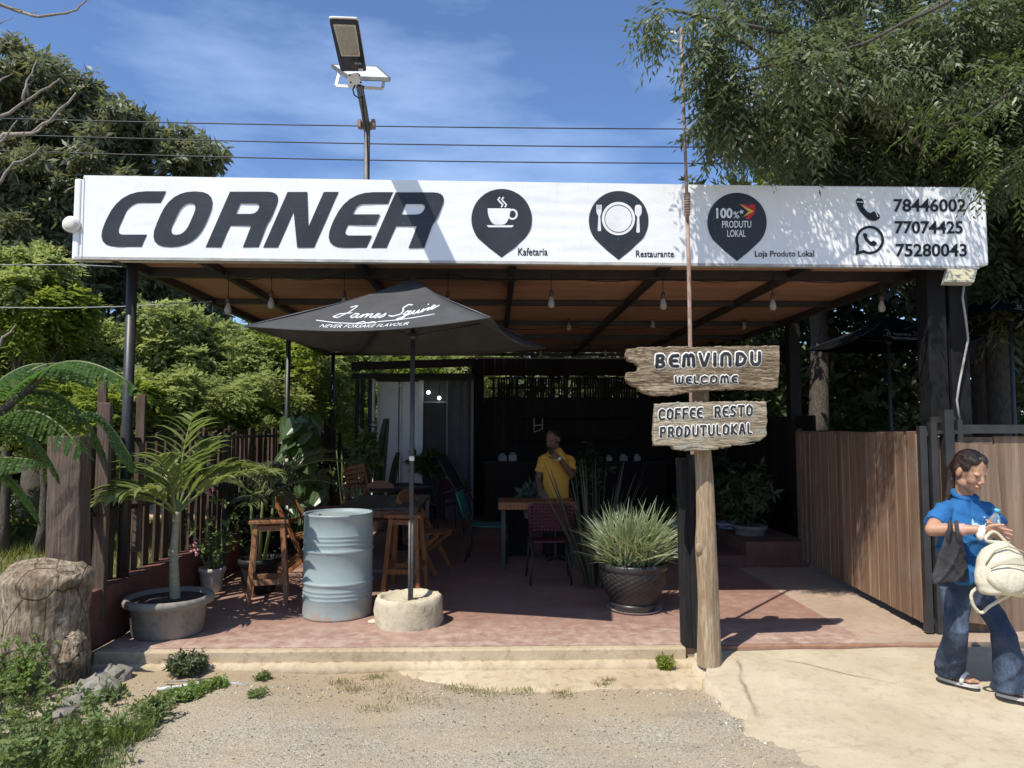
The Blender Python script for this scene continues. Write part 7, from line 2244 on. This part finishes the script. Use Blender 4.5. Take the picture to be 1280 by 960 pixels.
def add_hand(mb_, wrist, direc, palmn, k=1.0, curl=.6, spread=.18, right=True):
    """palm, four unequal bent fingers, thumb from the side of the palm"""
    d = Vector(direc).normalized(); n = Vector(palmn); n = (n - d * n.dot(d)).normalized(); s = d.cross(n)
    if not right: s = -s
    w_ = Vector(wrist); M = Matrix((s, d, n)).transposed()
    mb_.ball(w_ + d * .045 * k, (.040 * k, .052 * k, .016 * k), 14, 10, M)
    tips = []
    for i, (L, off) in enumerate(((.070, -.030), (.080, -.010), (.075, .010), (.058, .029))):
        b = w_ + d * .080 * k + s * off * k; dd = (d + s * (off / .03) * spread * .5).normalized(); p = b; pts = [b - dd * .015 * k]; rr = [.0095 * k]
        for j in range(4):
            pts.append(p); rr.append((.0092 - .0006 * j) * k)
            dd = (dd + n * curl * (.35 + .25 * j)).normalized(); p = p + dd * L * k / 3
        mb_.tube(pts, rr, 8); mb_.ball(pts[-1], rr[-1], 8, 6); tips.append(pts)
    b = w_ + d * .02 * k - s * .028 * k; dd = (d * .75 - s * .75 + n * .3).normalized(); p = b; pts = []; rr = []
    for j in range(4):
        pts.append(p); rr.append((.0125 - .001 * j) * k); dd = (dd + n * .15 * j + d * .15).normalized(); p = p + dd * .026 * k
    mb_.tube(pts, rr, 8); mb_.ball(pts[-1], rr[-1], 8, 6)
    return tips


def skin_mat(name, c1, c2):
    m = N(name); c = m.mix(m.ramp(m.noise(m.tc, 14, 4, .6), [(.35, 0.0), (.65, 1.0)]), c1, c2)
    m.set(c, .5, 0, .4); m.b.inputs['Subsurface Weight'].default_value = .12; m.b.inputs['Subsurface Radius'].default_value = (.02, .008, .004); m.bump(m.noise(m.tc, 250, 3), .08, .001)
    return m.m


def cloth_mat(name, c1, c2, sc_=5, b=.35, fade=None):
    m = N(name); c = m.mix(m.ramp(m.noise(m.tc, sc_, 6, .6), [(.35, 0.0), (.65, 1.0)]), c1, c2)
    if fade: c = m.mix(m.ramp(m.noise(m.map((1, 1, .35)), 7, 5, .6), [(.5, 0.0), (.7, .8)]), c, fade)
    m.set(c, .85, 0, .2); m.bump(m.noise(m.tc, 600, 2), .12, .001); m.bump(m.noise(m.map((1, 1, .8)), 16, 4, .55, 1.2), b, .02)
    return m.m


def folds(o, amp, freq, seed=0, dirs=((1, .3, .8), (-.5, .2, 1))):
    me = o.data; n = len(me.vertices); co = np.empty(n * 3, dtype=np.float32); me.vertices.foreach_get('co', co); co = co.reshape(-1, 3)
    no = np.empty(n * 3, dtype=np.float32); me.vertices.foreach_get('normal', no); no = no.reshape(-1, 3)
    d = np.zeros(n)
    for k, v in enumerate(dirs):
        u = co @ np.array(v, dtype=np.float32) * freq * (1 + .37 * k) + seed + 1.7 * np.sin(co[:, 2] * freq * .45 + k * 2 + seed) + 1.2 * np.sin(co[:, 0] * freq * .4)
        d += np.maximum(0, np.sin(u)) ** 3
    co += no * (d * amp)[:, None]
    me.vertices.foreach_set('co', co.ravel()); me.update()


def lidded_eye(parent, q, s, k, M, iris=(.03, .015, .01)):
    mb_ = MB(); mb_.ball(q(s * .029, .0735, .004), (.0115 * k, .008 * k, .0042 * k), 10, 8, M); o = mb_.build('eye', simple('eye_white', (.5, .47, .44), None, .3, 5, bump=0) if 'eye_white' not in bpy.data.materials else bpy.data.materials['eye_white'], parent)
    mb_ = MB(); mb_.ball(q(s * .029, .080, .0025), (.0052 * k, .003 * k, .0036 * k), 8, 6, M); mb_.build('iris', simple('iris_dark', iris, None, .3, 5, bump=0) if 'iris_dark' not in bpy.data.materials else bpy.data.materials['iris_dark'], o)


def lash_brow(parent, q, k, mat):
    for s in (-1, 1):
        mb_ = MB(); mb_.tube([q(s * .014, .0845, .019), q(s * .028, .083, .024), q(s * .045, .072, .021)], [.0028 * k, .0032 * k, .0015 * k], 6); mb_.build('eyebrow', mat, parent)
        mb_ = MB(); mb_.tube([q(s * .017, .0815, .007), q(s * .029, .0825, .0098), q(s * .041, .0765, .007)], [.0016 * k] * 3, 5); mb_.build('eyelid', mat, parent)
    mb_ = MB(); mb_.tube([q(-.021, .0885, -.061), q(-.008, .0948, -.0605), q(.008, .0948, -.0605), q(.021, .0885, -.061)], [.001 * k, .0022 * k, .0022 * k, .001 * k], 6); mb_.build('mouth_line', simple('lip_shadow', (.16, .045, .04), None, .5, 5, bump=0) if 'lip_shadow' not in bpy.data.materials else bpy.data.materials['lip_shadow'], parent)


# --- the woman in blue --------------------------------------------------------------------------
YW0 = 4.62
def W(px, py, dy=0.0): return P(px, py, YW0 + dy)
wom = thing('person', G(1215, 868, -.04), 'woman in bright blue polo shirt and flared jeans carrying a cream backpack and black bag', 'person')
SK1 = skin_mat('warm_skin', (.38, .20, .125), (.47, .27, .175))
SHB = cloth_mat('blue_polo', (.018, .10, .26), (.028, .135, .33), 4, .5)
JEAN = cloth_mat('dark_jeans', (.030, .042, .070), (.05, .068, .105), 9, .6, (.13, .18, .26))
HAIRM = simple('dark_brown_hair', (.018, .010, .008), (.045, .024, .016), .42, 30, (30, 30, 2), bump=.6, bs=60, spec=.5)
hf = Vector((.20, -.90, -.42)); HM = frame(hf)
hc = W(1213, 590, -.02); HK = 1.06
lat = Vector((.97, .22, 0)).normalized(); fwd_ = Vector((lat.y, -lat.x, 0))
TM = Matrix((lat, -fwd_, Vector((0, 0, 1)))).transposed()
b = MB(); q = add_head(b, hc, HM, HK)
nb = W(1206, 628, .05)
b.tube([q(0, -.03, -.04), (q(0, -.03, -.07) + nb) / 2, nb, W(1205, 650, .05)], [.052, .050, .055, .07], 16)
b.loft([(W(1205, 640, .04), .15, .065, TM), (W(1205, 665, .03), .14, .09, TM), (W(1205, 700, .02), .135, .10, TM), (W(1206, 728, .0), .125, .09, TM)], 20)
shR, elR, wrR = W(1180, 638, .02), W(1165, 662, -.09), W(1224, 662, -.26)
b.tube([shR, (shR + elR) / 2, elR], [.052, .048, .042], 14); b.ball(elR, .042); b.tube([elR, elR.lerp(wrR, .3), elR.lerp(wrR, .75), wrR], [.042, .041, .031, .026], 14)
add_hand(b, wrR + Vector((.022, -.006, 0)), (1, -.10, -.22), (-.15, -.9, -.35), 1.0, .30, .35)
shL, elL, wrL = W(1233, 638, .10), W(1258, 672, .0), W(1243, 662, -.17)
b.tube([shL, (shL + elL) / 2, elL], [.05, .045, .038], 14); b.ball(elL, .038); b.tube([elL, elL.lerp(wrL, .4), wrL], [.038, .035, .026], 14)
add_hand(b, wrL, (-.35, -.45, .25), (-.7, .3, -.3), .95, .5, .2, False)
hipR, knR, anR = W(1193, 735, -.02), W(1196, 788, -.06), G(1191, 852, -.05) + Vector((0, .03, .09))
hipL, knL, anL = W(1219, 735, .02), W(1256, 792, -.14), G(1266, 874, -.07) + Vector((0, .02, .10))
for h_, kn, an in ((hipR, knR, anR), (hipL, knL, anL)):
    b.tube([h_, h_.lerp(kn, .5), kn, kn.lerp(an, .4), an], [.066, .058, .046, .046, .034], 14)
FT = []
for an, d in ((anR, Vector((.55, -.70, 0)).normalized()), (anL, Vector((.75, -.55, 0)).normalized())):
    z0 = an.z - .085; F0 = Vector((an.x, an.y, z0)); FM = frame(d)
    b.ball(F0 + d * .0 + Vector((0, 0, .04)), (.034, .045, .04), 12, 8, FM); b.ball(F0 + d * .08 + Vector((0, 0, .032)), (.04, .075, .026), 12, 8, FM)
    s_ = FM @ Vector((1, 0, 0))
    for i in range(5):
        b.ball(F0 + d * (.155 - .012 * abs(i - 1)) + s_ * (-.030 + .0145 * i) + Vector((0, 0, .022)), (.0085 if i else .011, .022, .010), 8, 6, FM)
    FT.append((F0, d, FM))
o = b.build('body', SK1, wom); remesh(o, .0048, 2)
lidded_eye(wom, q, 1, HK, HM); lidded_eye(wom, q, -1, HK, HM); lash_brow(wom, q, HK, HAIRM)
# hair: cap with side parting pulled back into a low ponytail
b = MB()
E = lambda p, r: b.ball(q(*p), tuple(a * HK for a in r), 18, 12, HM)
E((0, -.028, .052), (.081, .092, .082)); E((-.022, -.004, .088), (.052, .066, .036)); E((.030, -.006, .087), (.050, .066, .037)); E((0, -.075, .01), (.062, .05, .07)); E((.066, -.002, .050), (.014, .045, .040)); E((-.066, -.002, .050), (.014, .045, .040)); E((-.070, -.035, .015), (.016, .03, .045)); E((.070, -.035, .015), (.016, .03, .045))
b.tube([q(0, -.11, -.005), q(.0, -.125, -.05), W(1188, 618, .13), W(1180, 640, .15)], [.034, .036, .038, .012], 12)
o = b.build('hair', HAIRM, wom); remesh(o, .006, 1); folds(o, .0022, 150, 1, ((1, 0, .15), (.8, .3, 0)))
for v in o.data.vertices:    # the parting
    l = HM.transposed() @ (v.co - hc) / HK
    if abs(l.x - .006) < .004 and l.z > .05: v.co -= HM @ Vector((0, 0, .004))
b = MB(); b.ball(q(-.086, -.008, -.020), .0075, 10, 8); b.ball(q(-.086, -.003, -.036), (.007, .007, .010), 10, 8); b.build('earring', M_['white_plastic'], wom)
# shirt
b = MB()
b.loft([(W(1204, 724, .0), .178, .130, TM), (W(1203, 708, .0), .172, .128, TM), (W(1203, 690, .01), .160, .120, TM), (W(1204, 672, .01), .163, .118, TM), (W(1204, 655, .02), .168, .118, TM), (W(1205, 642, .04), .162, .095, TM), (W(1206, 633, .05), .150, .080, TM), (W(1206, 626, .05), .105, .068, TM), (W(1206, 620, .05), .065, .060, TM)], 28)
b.tube([W(1188, 634, .04), shR, W(1168, 655, -.05)], [.045, .056, .064], 16); b.tube([W(1224, 634, .07), shL, shL.lerp(elL, .6)], [.045, .056, .062], 16)
o = b.build('polo_shirt', SHB, wom); remesh(o, .007, 3); folds(o, .007, 21, 2, ((.9, .2, .7), (-.9, .1, .8), (.2, 0, 1.5)))
b = MB(); ck_ = [q(0, -.03, -.05)]
cl = []
for i in range(17):
    a = R(-90 + 20 + 320 * i / 16); cl.append(W(1206, 620, .045) + TM @ Vector((.070 * math.cos(a), .062 * math.sin(a), .004 + .030 * math.sin(a))))
b.tube(cl, [.013] + [.018] * 15 + [.013], 8); o = b.build('collar', SHB, wom)
front = lambda x, y, z: W(1205, 655, 0) + lat * x + fwd_ * y + Vector((0, 0, z))
b = MB(); b.tube([front(.008, .128, .085), front(.010, .140, .03), front(.012, .142, -.02)], [.004, .005, .003], 6, flat=None); b.build('placket', SHB, wom)
for k in (0, 1): b = MB(); b.ball(front(.013, .142 + .004 * k, .06 - .045 * k), .005, 8, 6); b.build('button', M_['white_plastic'], wom)
b = MB(); y0 = .146
b.add([front(-.085, y0 - .026, .03), front(-.055, y0 - .014, .028), front(-.035, y0 - .006, .012), front(-.06, y0 - .012, .006), front(-.082, y0 - .022, .010), front(-.080, y0 - .022, .055), front(-.070, y0 - .018, .03)], [(0, 4, 3, 2, 1), (0, 6, 5)])
b.v = [tuple(Vector(v) + fwd_ * .016) for v in b.v]; b.build('chest_emblem', simple('pale_cyan_print', (.55, .78, .80), None, .6, 5, bump=0), wom)
b = MB(); 
for k in range(5): b.ball(front(.055 + .013 * k, .132 - .006 * k, .024 + .002 * math.sin(k * 3)), (.006, .004, .006), 6, 4)
b.tube([front(.05, .142, .040), front(.085, .134, .046), front(.12, .118, .040)], .004, 5); b.build('chest_print', bpy.data.materials['pale_cyan_print'], wom)['kind'] = 'stuff'
# jeans
b = MB()
b.loft([(W(1205, 716, .0), .150, .115, TM), (W(1205, 735, .0), .155, .118, TM), (W(1206, 752, -.01), .142, .102, TM)], 24)
for h_, kn, an, fl in ((hipR, knR, anR, .090), (hipL, knL, anL, .086)):
    lo = Vector((an.x, an.y, an.z - .055))
    b.loft([(h_, .086, .088, None), (h_.lerp(kn, .5), .076, .078, None), (kn.lerp(h_, .12), .068, .070, None), (kn, .066, .068, None), (kn.lerp(an, .25), .073, .073, None), (kn.lerp(an, .6), .086, .080, None), (lo, fl * 1.05, fl * .88, None)], 22)
o = b.build('jeans', JEAN, wom); remesh(o, .008, 2); folds(o, .006, 17, 5, ((1.3, .3, .45), (-.8, .2, 1.2))); 
for F0, d, FM in FT:
    b = MB(); n = 20; vs = []
    for z in (0, .018):
        for i in range(n):
            a = 2 * math.pi * i / n; x = .043 * math.cos(a) * (1 + .15 * math.sin(a)); y = .05 + .125 * math.sin(a); vs.append(F0 + FM @ Vector((x, y, z - .012)))
    b.add(vs, [tuple(range(n))[::-1], tuple(range(n, 2 * n))] + [(i, (i + 1) % n, n + (i + 1) % n, n + i) for i in range(n)]); sd = b.build('sandal_sole', simple('sandal_sole_pale', (.55, .53, .5), None, .6, 5) if 'sandal_sole_pale' not in bpy.data.materials else bpy.data.materials['sandal_sole_pale'], wom)
    b = MB(); b.tube([F0 + FM @ Vector((-.043, .085, .005)), F0 + FM @ Vector((-.03, .09, .05)), F0 + FM @ Vector((0, .09, .062)), F0 + FM @ Vector((.03, .085, .048)), F0 + FM @ Vector((.043, .08, .005))], [.012, .018, .02, .018, .012], 8); b.build('strap', M_['white_plastic'], sd)
b = MB(); e0 = elR.lerp(wrR, .60); dv = (wrR - elR).normalized(); b.tube([e0 - dv * .012, e0 + dv * .030], .0385, 14); b.build('wristband', simple('pink_band', (.62, .35, .30), None, .6, 5), wom)

# black bag over her forearm
bag = thing('handbag', W(1190, 720, -.2), 'dark soft bag hanging from the forearm of the woman in blue', 'bag')
DARKB = cloth_mat('dark_bag_cloth', (.030, .030, .032), (.05, .05, .052), 6, .6)
BM_ = frame((.3, -.95, 0)); b = MB(); rg = []
for (px, py, w_, t_) in ((1192, 664, .055, .016), (1191, 680, .088, .026), (1189, 700, .118, .036), (1187, 718, .140, .040), (1189, 726, .136, .036)):
    rg.append((W(px, py, -.20), w_, t_, Matrix((BM_ @ Vector((1, 0, 0)), BM_ @ Vector((0, 1, 0)), Vector((0, 0, 1)))).transposed()))
b.loft(rg, 20); o = b.build('bag_body', DARKB, bag); remesh(o, .008, 1); folds(o, .008, 26, 3, ((1.4, 0, .8), (-1.2, 0, 1.1)))
for dx in (-9, 7):
    b = MB(); b.tube(smooth_path([W(1192 + dx * .9, 682, -.22), W(1192 + dx * .7, 668, -.245), W(1192 + dx * .5, 656, -.22), W(1192 + dx * .5, 653, -.175), W(1192 + dx * .7, 664, -.13), W(1192 + dx * .9, 682, -.18)]), .012, 8); b.build('bag_handle', DARKB, bag)
# cream backpack
CRM = cloth_mat('cream_backpack_cloth', (.52, .48, .36), (.62, .57, .45), 5, .5)
bp_ = thing('backpack', W(1254, 742, -.3), 'cream backpack hanging from the hand of the woman in blue', 'backpack')
b = MB(); BA = frame((-.15, -.97, .15)); BX = Matrix((BA @ Vector((1, 0, 0)), BA @ Vector((0, 1, 0)), BA @ Vector((0, 0, 1)))).transposed()
cB = W(1255, 710, -.32)
rg = [(cB + BX @ Vector((.012, 0, z * .95)), rx * .93, ry * .9, BX) for z, rx, ry in ((-.165, .10, .05), (-.155, .145, .085), (-.10, .168, .10), (-.03, .160, .10), (.05, .140, .09), (.11, .105, .075), (.15, .060, .05), (.162, .03, .02))]
b.loft(rg, 28)
o = b.build('pack_body', CRM, bp_); remesh(o, .008, 2); folds(o, .006, 30, 4)
b = MB(); b.ball(cB + BX @ Vector((.015, .065, -.06)), (.115, .045, .085), 22, 14, BX); o = b.build('front_pocket', CRM, bp_); folds(o, .005, 30, 9)
for pts in ([(-.10, .095, .0), (-.05, .115, .022), (.02, .118, .028), (.08, .11, .02), (.12, .09, -.005)], [(-.13, .06, .03), (-.08, .075, .10), (.0, .08, .13), (.08, .075, .10), (.13, .06, .02)]):
    b = MB(); b.tube([cB + BX @ Vector(p) for p in pts], .0045, 6); b.build('zip', simple('zip_tan', (.36, .33, .24), None, .5, 5) if 'zip_tan' not in bpy.data.materials else bpy.data.materials['zip_tan'], bp_)
b = MB(); b.tube(smooth_path([cB + BX @ Vector((-.05, 0, .15)), W(1233, 676, -.30), W(1238, 666, -.29), W(1247, 667, -.29), W(1259, 682, -.31), cB + BX @ Vector((.05, 0, .13))]), .010, 8); b.build('top_handle', CRM, bp_)
b = MB(); b.tube(smooth_path([cB + BX @ Vector((-.12, -.04, -.02)), W(1221, 735, -.26), W(1215, 752, -.25), W(1226, 766, -.25), W(1238, 757, -.27), cB + BX @ Vector((-.06, -.03, -.14))]), .010, 8); b.build('strap', CRM, bp_)
b = MB(); b.tube([cB + BX @ Vector((-.07, .10, -.01)), cB + BX @ Vector((-.055, .12, -.10)), cB + BX @ Vector((-.04, .11, -.17))], [.010, .012, .012], 8); b.build('pull_tab', CRM, bp_)
# water bottle and tissue
bo = thing('water_bottle', W(1240, 668, -.30), 'clear plastic water bottle with a light blue cap held by the woman', 'bottle')
GLS = N('clear_plastic'); GLS.set((.75, .85, .9), .08); GLS.b.inputs['Transmission Weight'].default_value = .85; GLS.b.inputs['IOR'].default_value = 1.2; GLS = GLS.m
a_, c_ = W(1238, 676, -.20), W(1246, 640, -.22); ax = (c_ - a_)
b = MB(); b.tube([a_ + ax * t for t in (0, .03, .3, .35, .4, .45, .6, .75, .86, .95, 1)], [.028, .033, .033, .030, .033, .030, .033, .031, .02, .012, .012], 18); b.build('bottle_body', GLS, bo)
b = MB(); b.tube([c_, c_ + ax.normalized() * .02], .0165, 14); b.build('cap', simple('cyan_cap', (.08, .50, .68), None, .4, 5), bo)
b = MB(); c_ = W(1226, 666, -.27); b.ball(c_, (.022, .030, .042), 16, 12, Matrix.Rotation(R(25), 3, 'Y')); o = b.build('tissue', cloth_mat('tissue', (.66, .60, .52), (.74, .68, .6), 9, .6)); folds(o, .008, 60, 2); tag(o, 'pale tissue or cloth wrapped in the hand with the water bottle', 'tissue')

# --- the man in mustard -----------------------------------------------------------------------------
YM = 9.0
def V_(px, py, dy=0.0): return P(px, py, YM + dy)
man = thing('person', Vector((P(694, 600, YM).x, YM, 0)), 'man in a mustard yellow polo standing in the shade with one hand at his face', 'person')
SK2 = skin_mat('brown_skin', (.13, .065, .04), (.18, .095, .06)); MUS = cloth_mat('mustard_polo', (.62, .32, .055), (.70, .38, .075), 4, .4); TRO = cloth_mat('black_trousers', (.012, .012, .014), (.02, .02, .022), 6, .3)
hf = Vector((-.55, -.75, -.30)); HM = frame(hf); hc = V_(691, 550, -.03); mk = 1.1
lat = Vector((.97, .22, 0)).normalized(); fwd_ = Vector((lat.y, -lat.x, 0)); TM = Matrix((lat, -fwd_, Vector((0, 0, 1)))).transposed()
b = MB(); q = add_head(b, hc, HM, mk); b.tube([q(0, -.03, -.05), V_(694, 563, .05), V_(695, 572, .06)], [.052, .056, .07], 14)
b.loft([(V_(695, 570, .05), .17, .09, TM), (V_(695, 595, .04), .15, .10, TM), (V_(695, 625, .02), .14, .10, TM)], 20)
s1_, e1, w1 = V_(678, 574, .02), V_(673, 598, .03), V_(675, 613, -.12)
b.tube([s1_, e1], [.052, .042], 12); b.ball(e1, .042); b.tube([e1, w1], [.04, .028], 12); add_hand(b, w1, (.25, -.5, -.5), (.3, -.2, -.5), 1, .5)
s2_, e2, w2 = V_(713, 574, .04), V_(715, 593, -.10), V_(697, 571, -.22)
b.tube([s2_, e2], [.052, .045], 12); b.ball(e2, .044); b.tube([e2, w2], [.042, .03], 12); add_hand(b, w2, (-.6, .15, .5), (-.3, .8, .2), 1, .5, .2, False)
for s in (-1, 1):
    h_ = V_(694, 632, .02) + lat * .085 * s; kn = Vector((h_.x, h_.y - .02, .48)); an = Vector((h_.x + .01 * s, h_.y, .09))
    b.tube([h_, kn, kn.lerp(an, .35), an], [.085, .058, .058, .04], 12); b.ball(Vector((an.x, an.y - .06, .035)), (.04, .12, .035), 12, 8)
o = b.build('body', SK2, man); remesh(o, .007, 2)
lidded_eye(man, q, 1, mk, HM); lidded_eye(man, q, -1, mk, HM)
HB = simple('black_hair', (.01, .009, .008), None, .7, 30, bump=.4); lash_brow(man, q, mk, HB)
b = MB(); b.ball(q(0, -.025, .052), (.079 * mk, .090 * mk, .075 * mk), 16, 12, HM); b.ball(q(0, -.05, .0), (.074 * mk, .055 * mk, .06 * mk), 14, 10, HM); o = b.build('hair', HB, man); remesh(o, .009, 1)
b = MB(); b.ball(q(0, .045, -.085), (.045, .038, .030), 14, 10, HM); b.build('beard', simple('short_beard', (.03, .022, .018), None, .8, 30, bump=.4), man)
b = MB(); b.loft([(V_(695, 628, .0), .170, .118, TM), (V_(695, 610, .01), .165, .118, TM), (V_(695, 590, .02), .172, .118, TM), (V_(695, 577, .04), .172, .105, TM), (V_(695, 569, .05), .15, .085, TM), (V_(695, 564, .05), .09, .068, TM), (V_(695, 561, .05), .065, .06, TM)], 26)
b.tube([s1_ + Vector((.05, 0, .02)), s1_, s1_.lerp(e1, .65)], [.045, .056, .062], 14); b.tube([s2_ + Vector((-.05, 0, .02)), s2_, s2_.lerp(e2, .7)], [.045, .056, .062], 14)
o = b.build('polo_shirt', MUS, man); remesh(o, .009, 2); folds(o, .010, 18, 1)
b = MB(); b.loft([(V_(695, 625, .01), .150, .105, TM), (V_(695, 640, .01), .155, .11, TM)], 20)
for s in (-1, 1):
    h_ = V_(694, 636, .02) + lat * .085 * s; an = Vector((h_.x + .01 * s, h_.y, .05)); b.loft([(h_, .095, .095, None), (h_.lerp(an, .5), .072, .075, None), (an, .07, .075, None)], 16)
o = b.build('trousers', TRO, man); remesh(o, .012, 2)
for s in (-1, 1):
    h_ = V_(694, 636, .02) + lat * .085 * s; b = MB(); b.ball(Vector((h_.x, h_.y - .06, .04)), (.048, .135, .045), 12, 8); b.build('shoe', M_['plastic_black'], man)
b = MB(); d_w = (e2 - w2).normalized(); b.tube([w2 + d_w * .02, w2 + d_w * .045], .034, 14); b.ball(w2 + d_w * .033 + Vector((0, -.034, 0)), (.018, .008, .018), 12, 8); b.build('watch', M_['white_plastic'], man)
b = MB(); b.box(w2 + Vector((-.08, -.01, .075)), (.018, .05, .09), R(20)); tag(b.build('phone', M_['plastic_black']), 'dark phone held to the face of the man in yellow', 'phone')
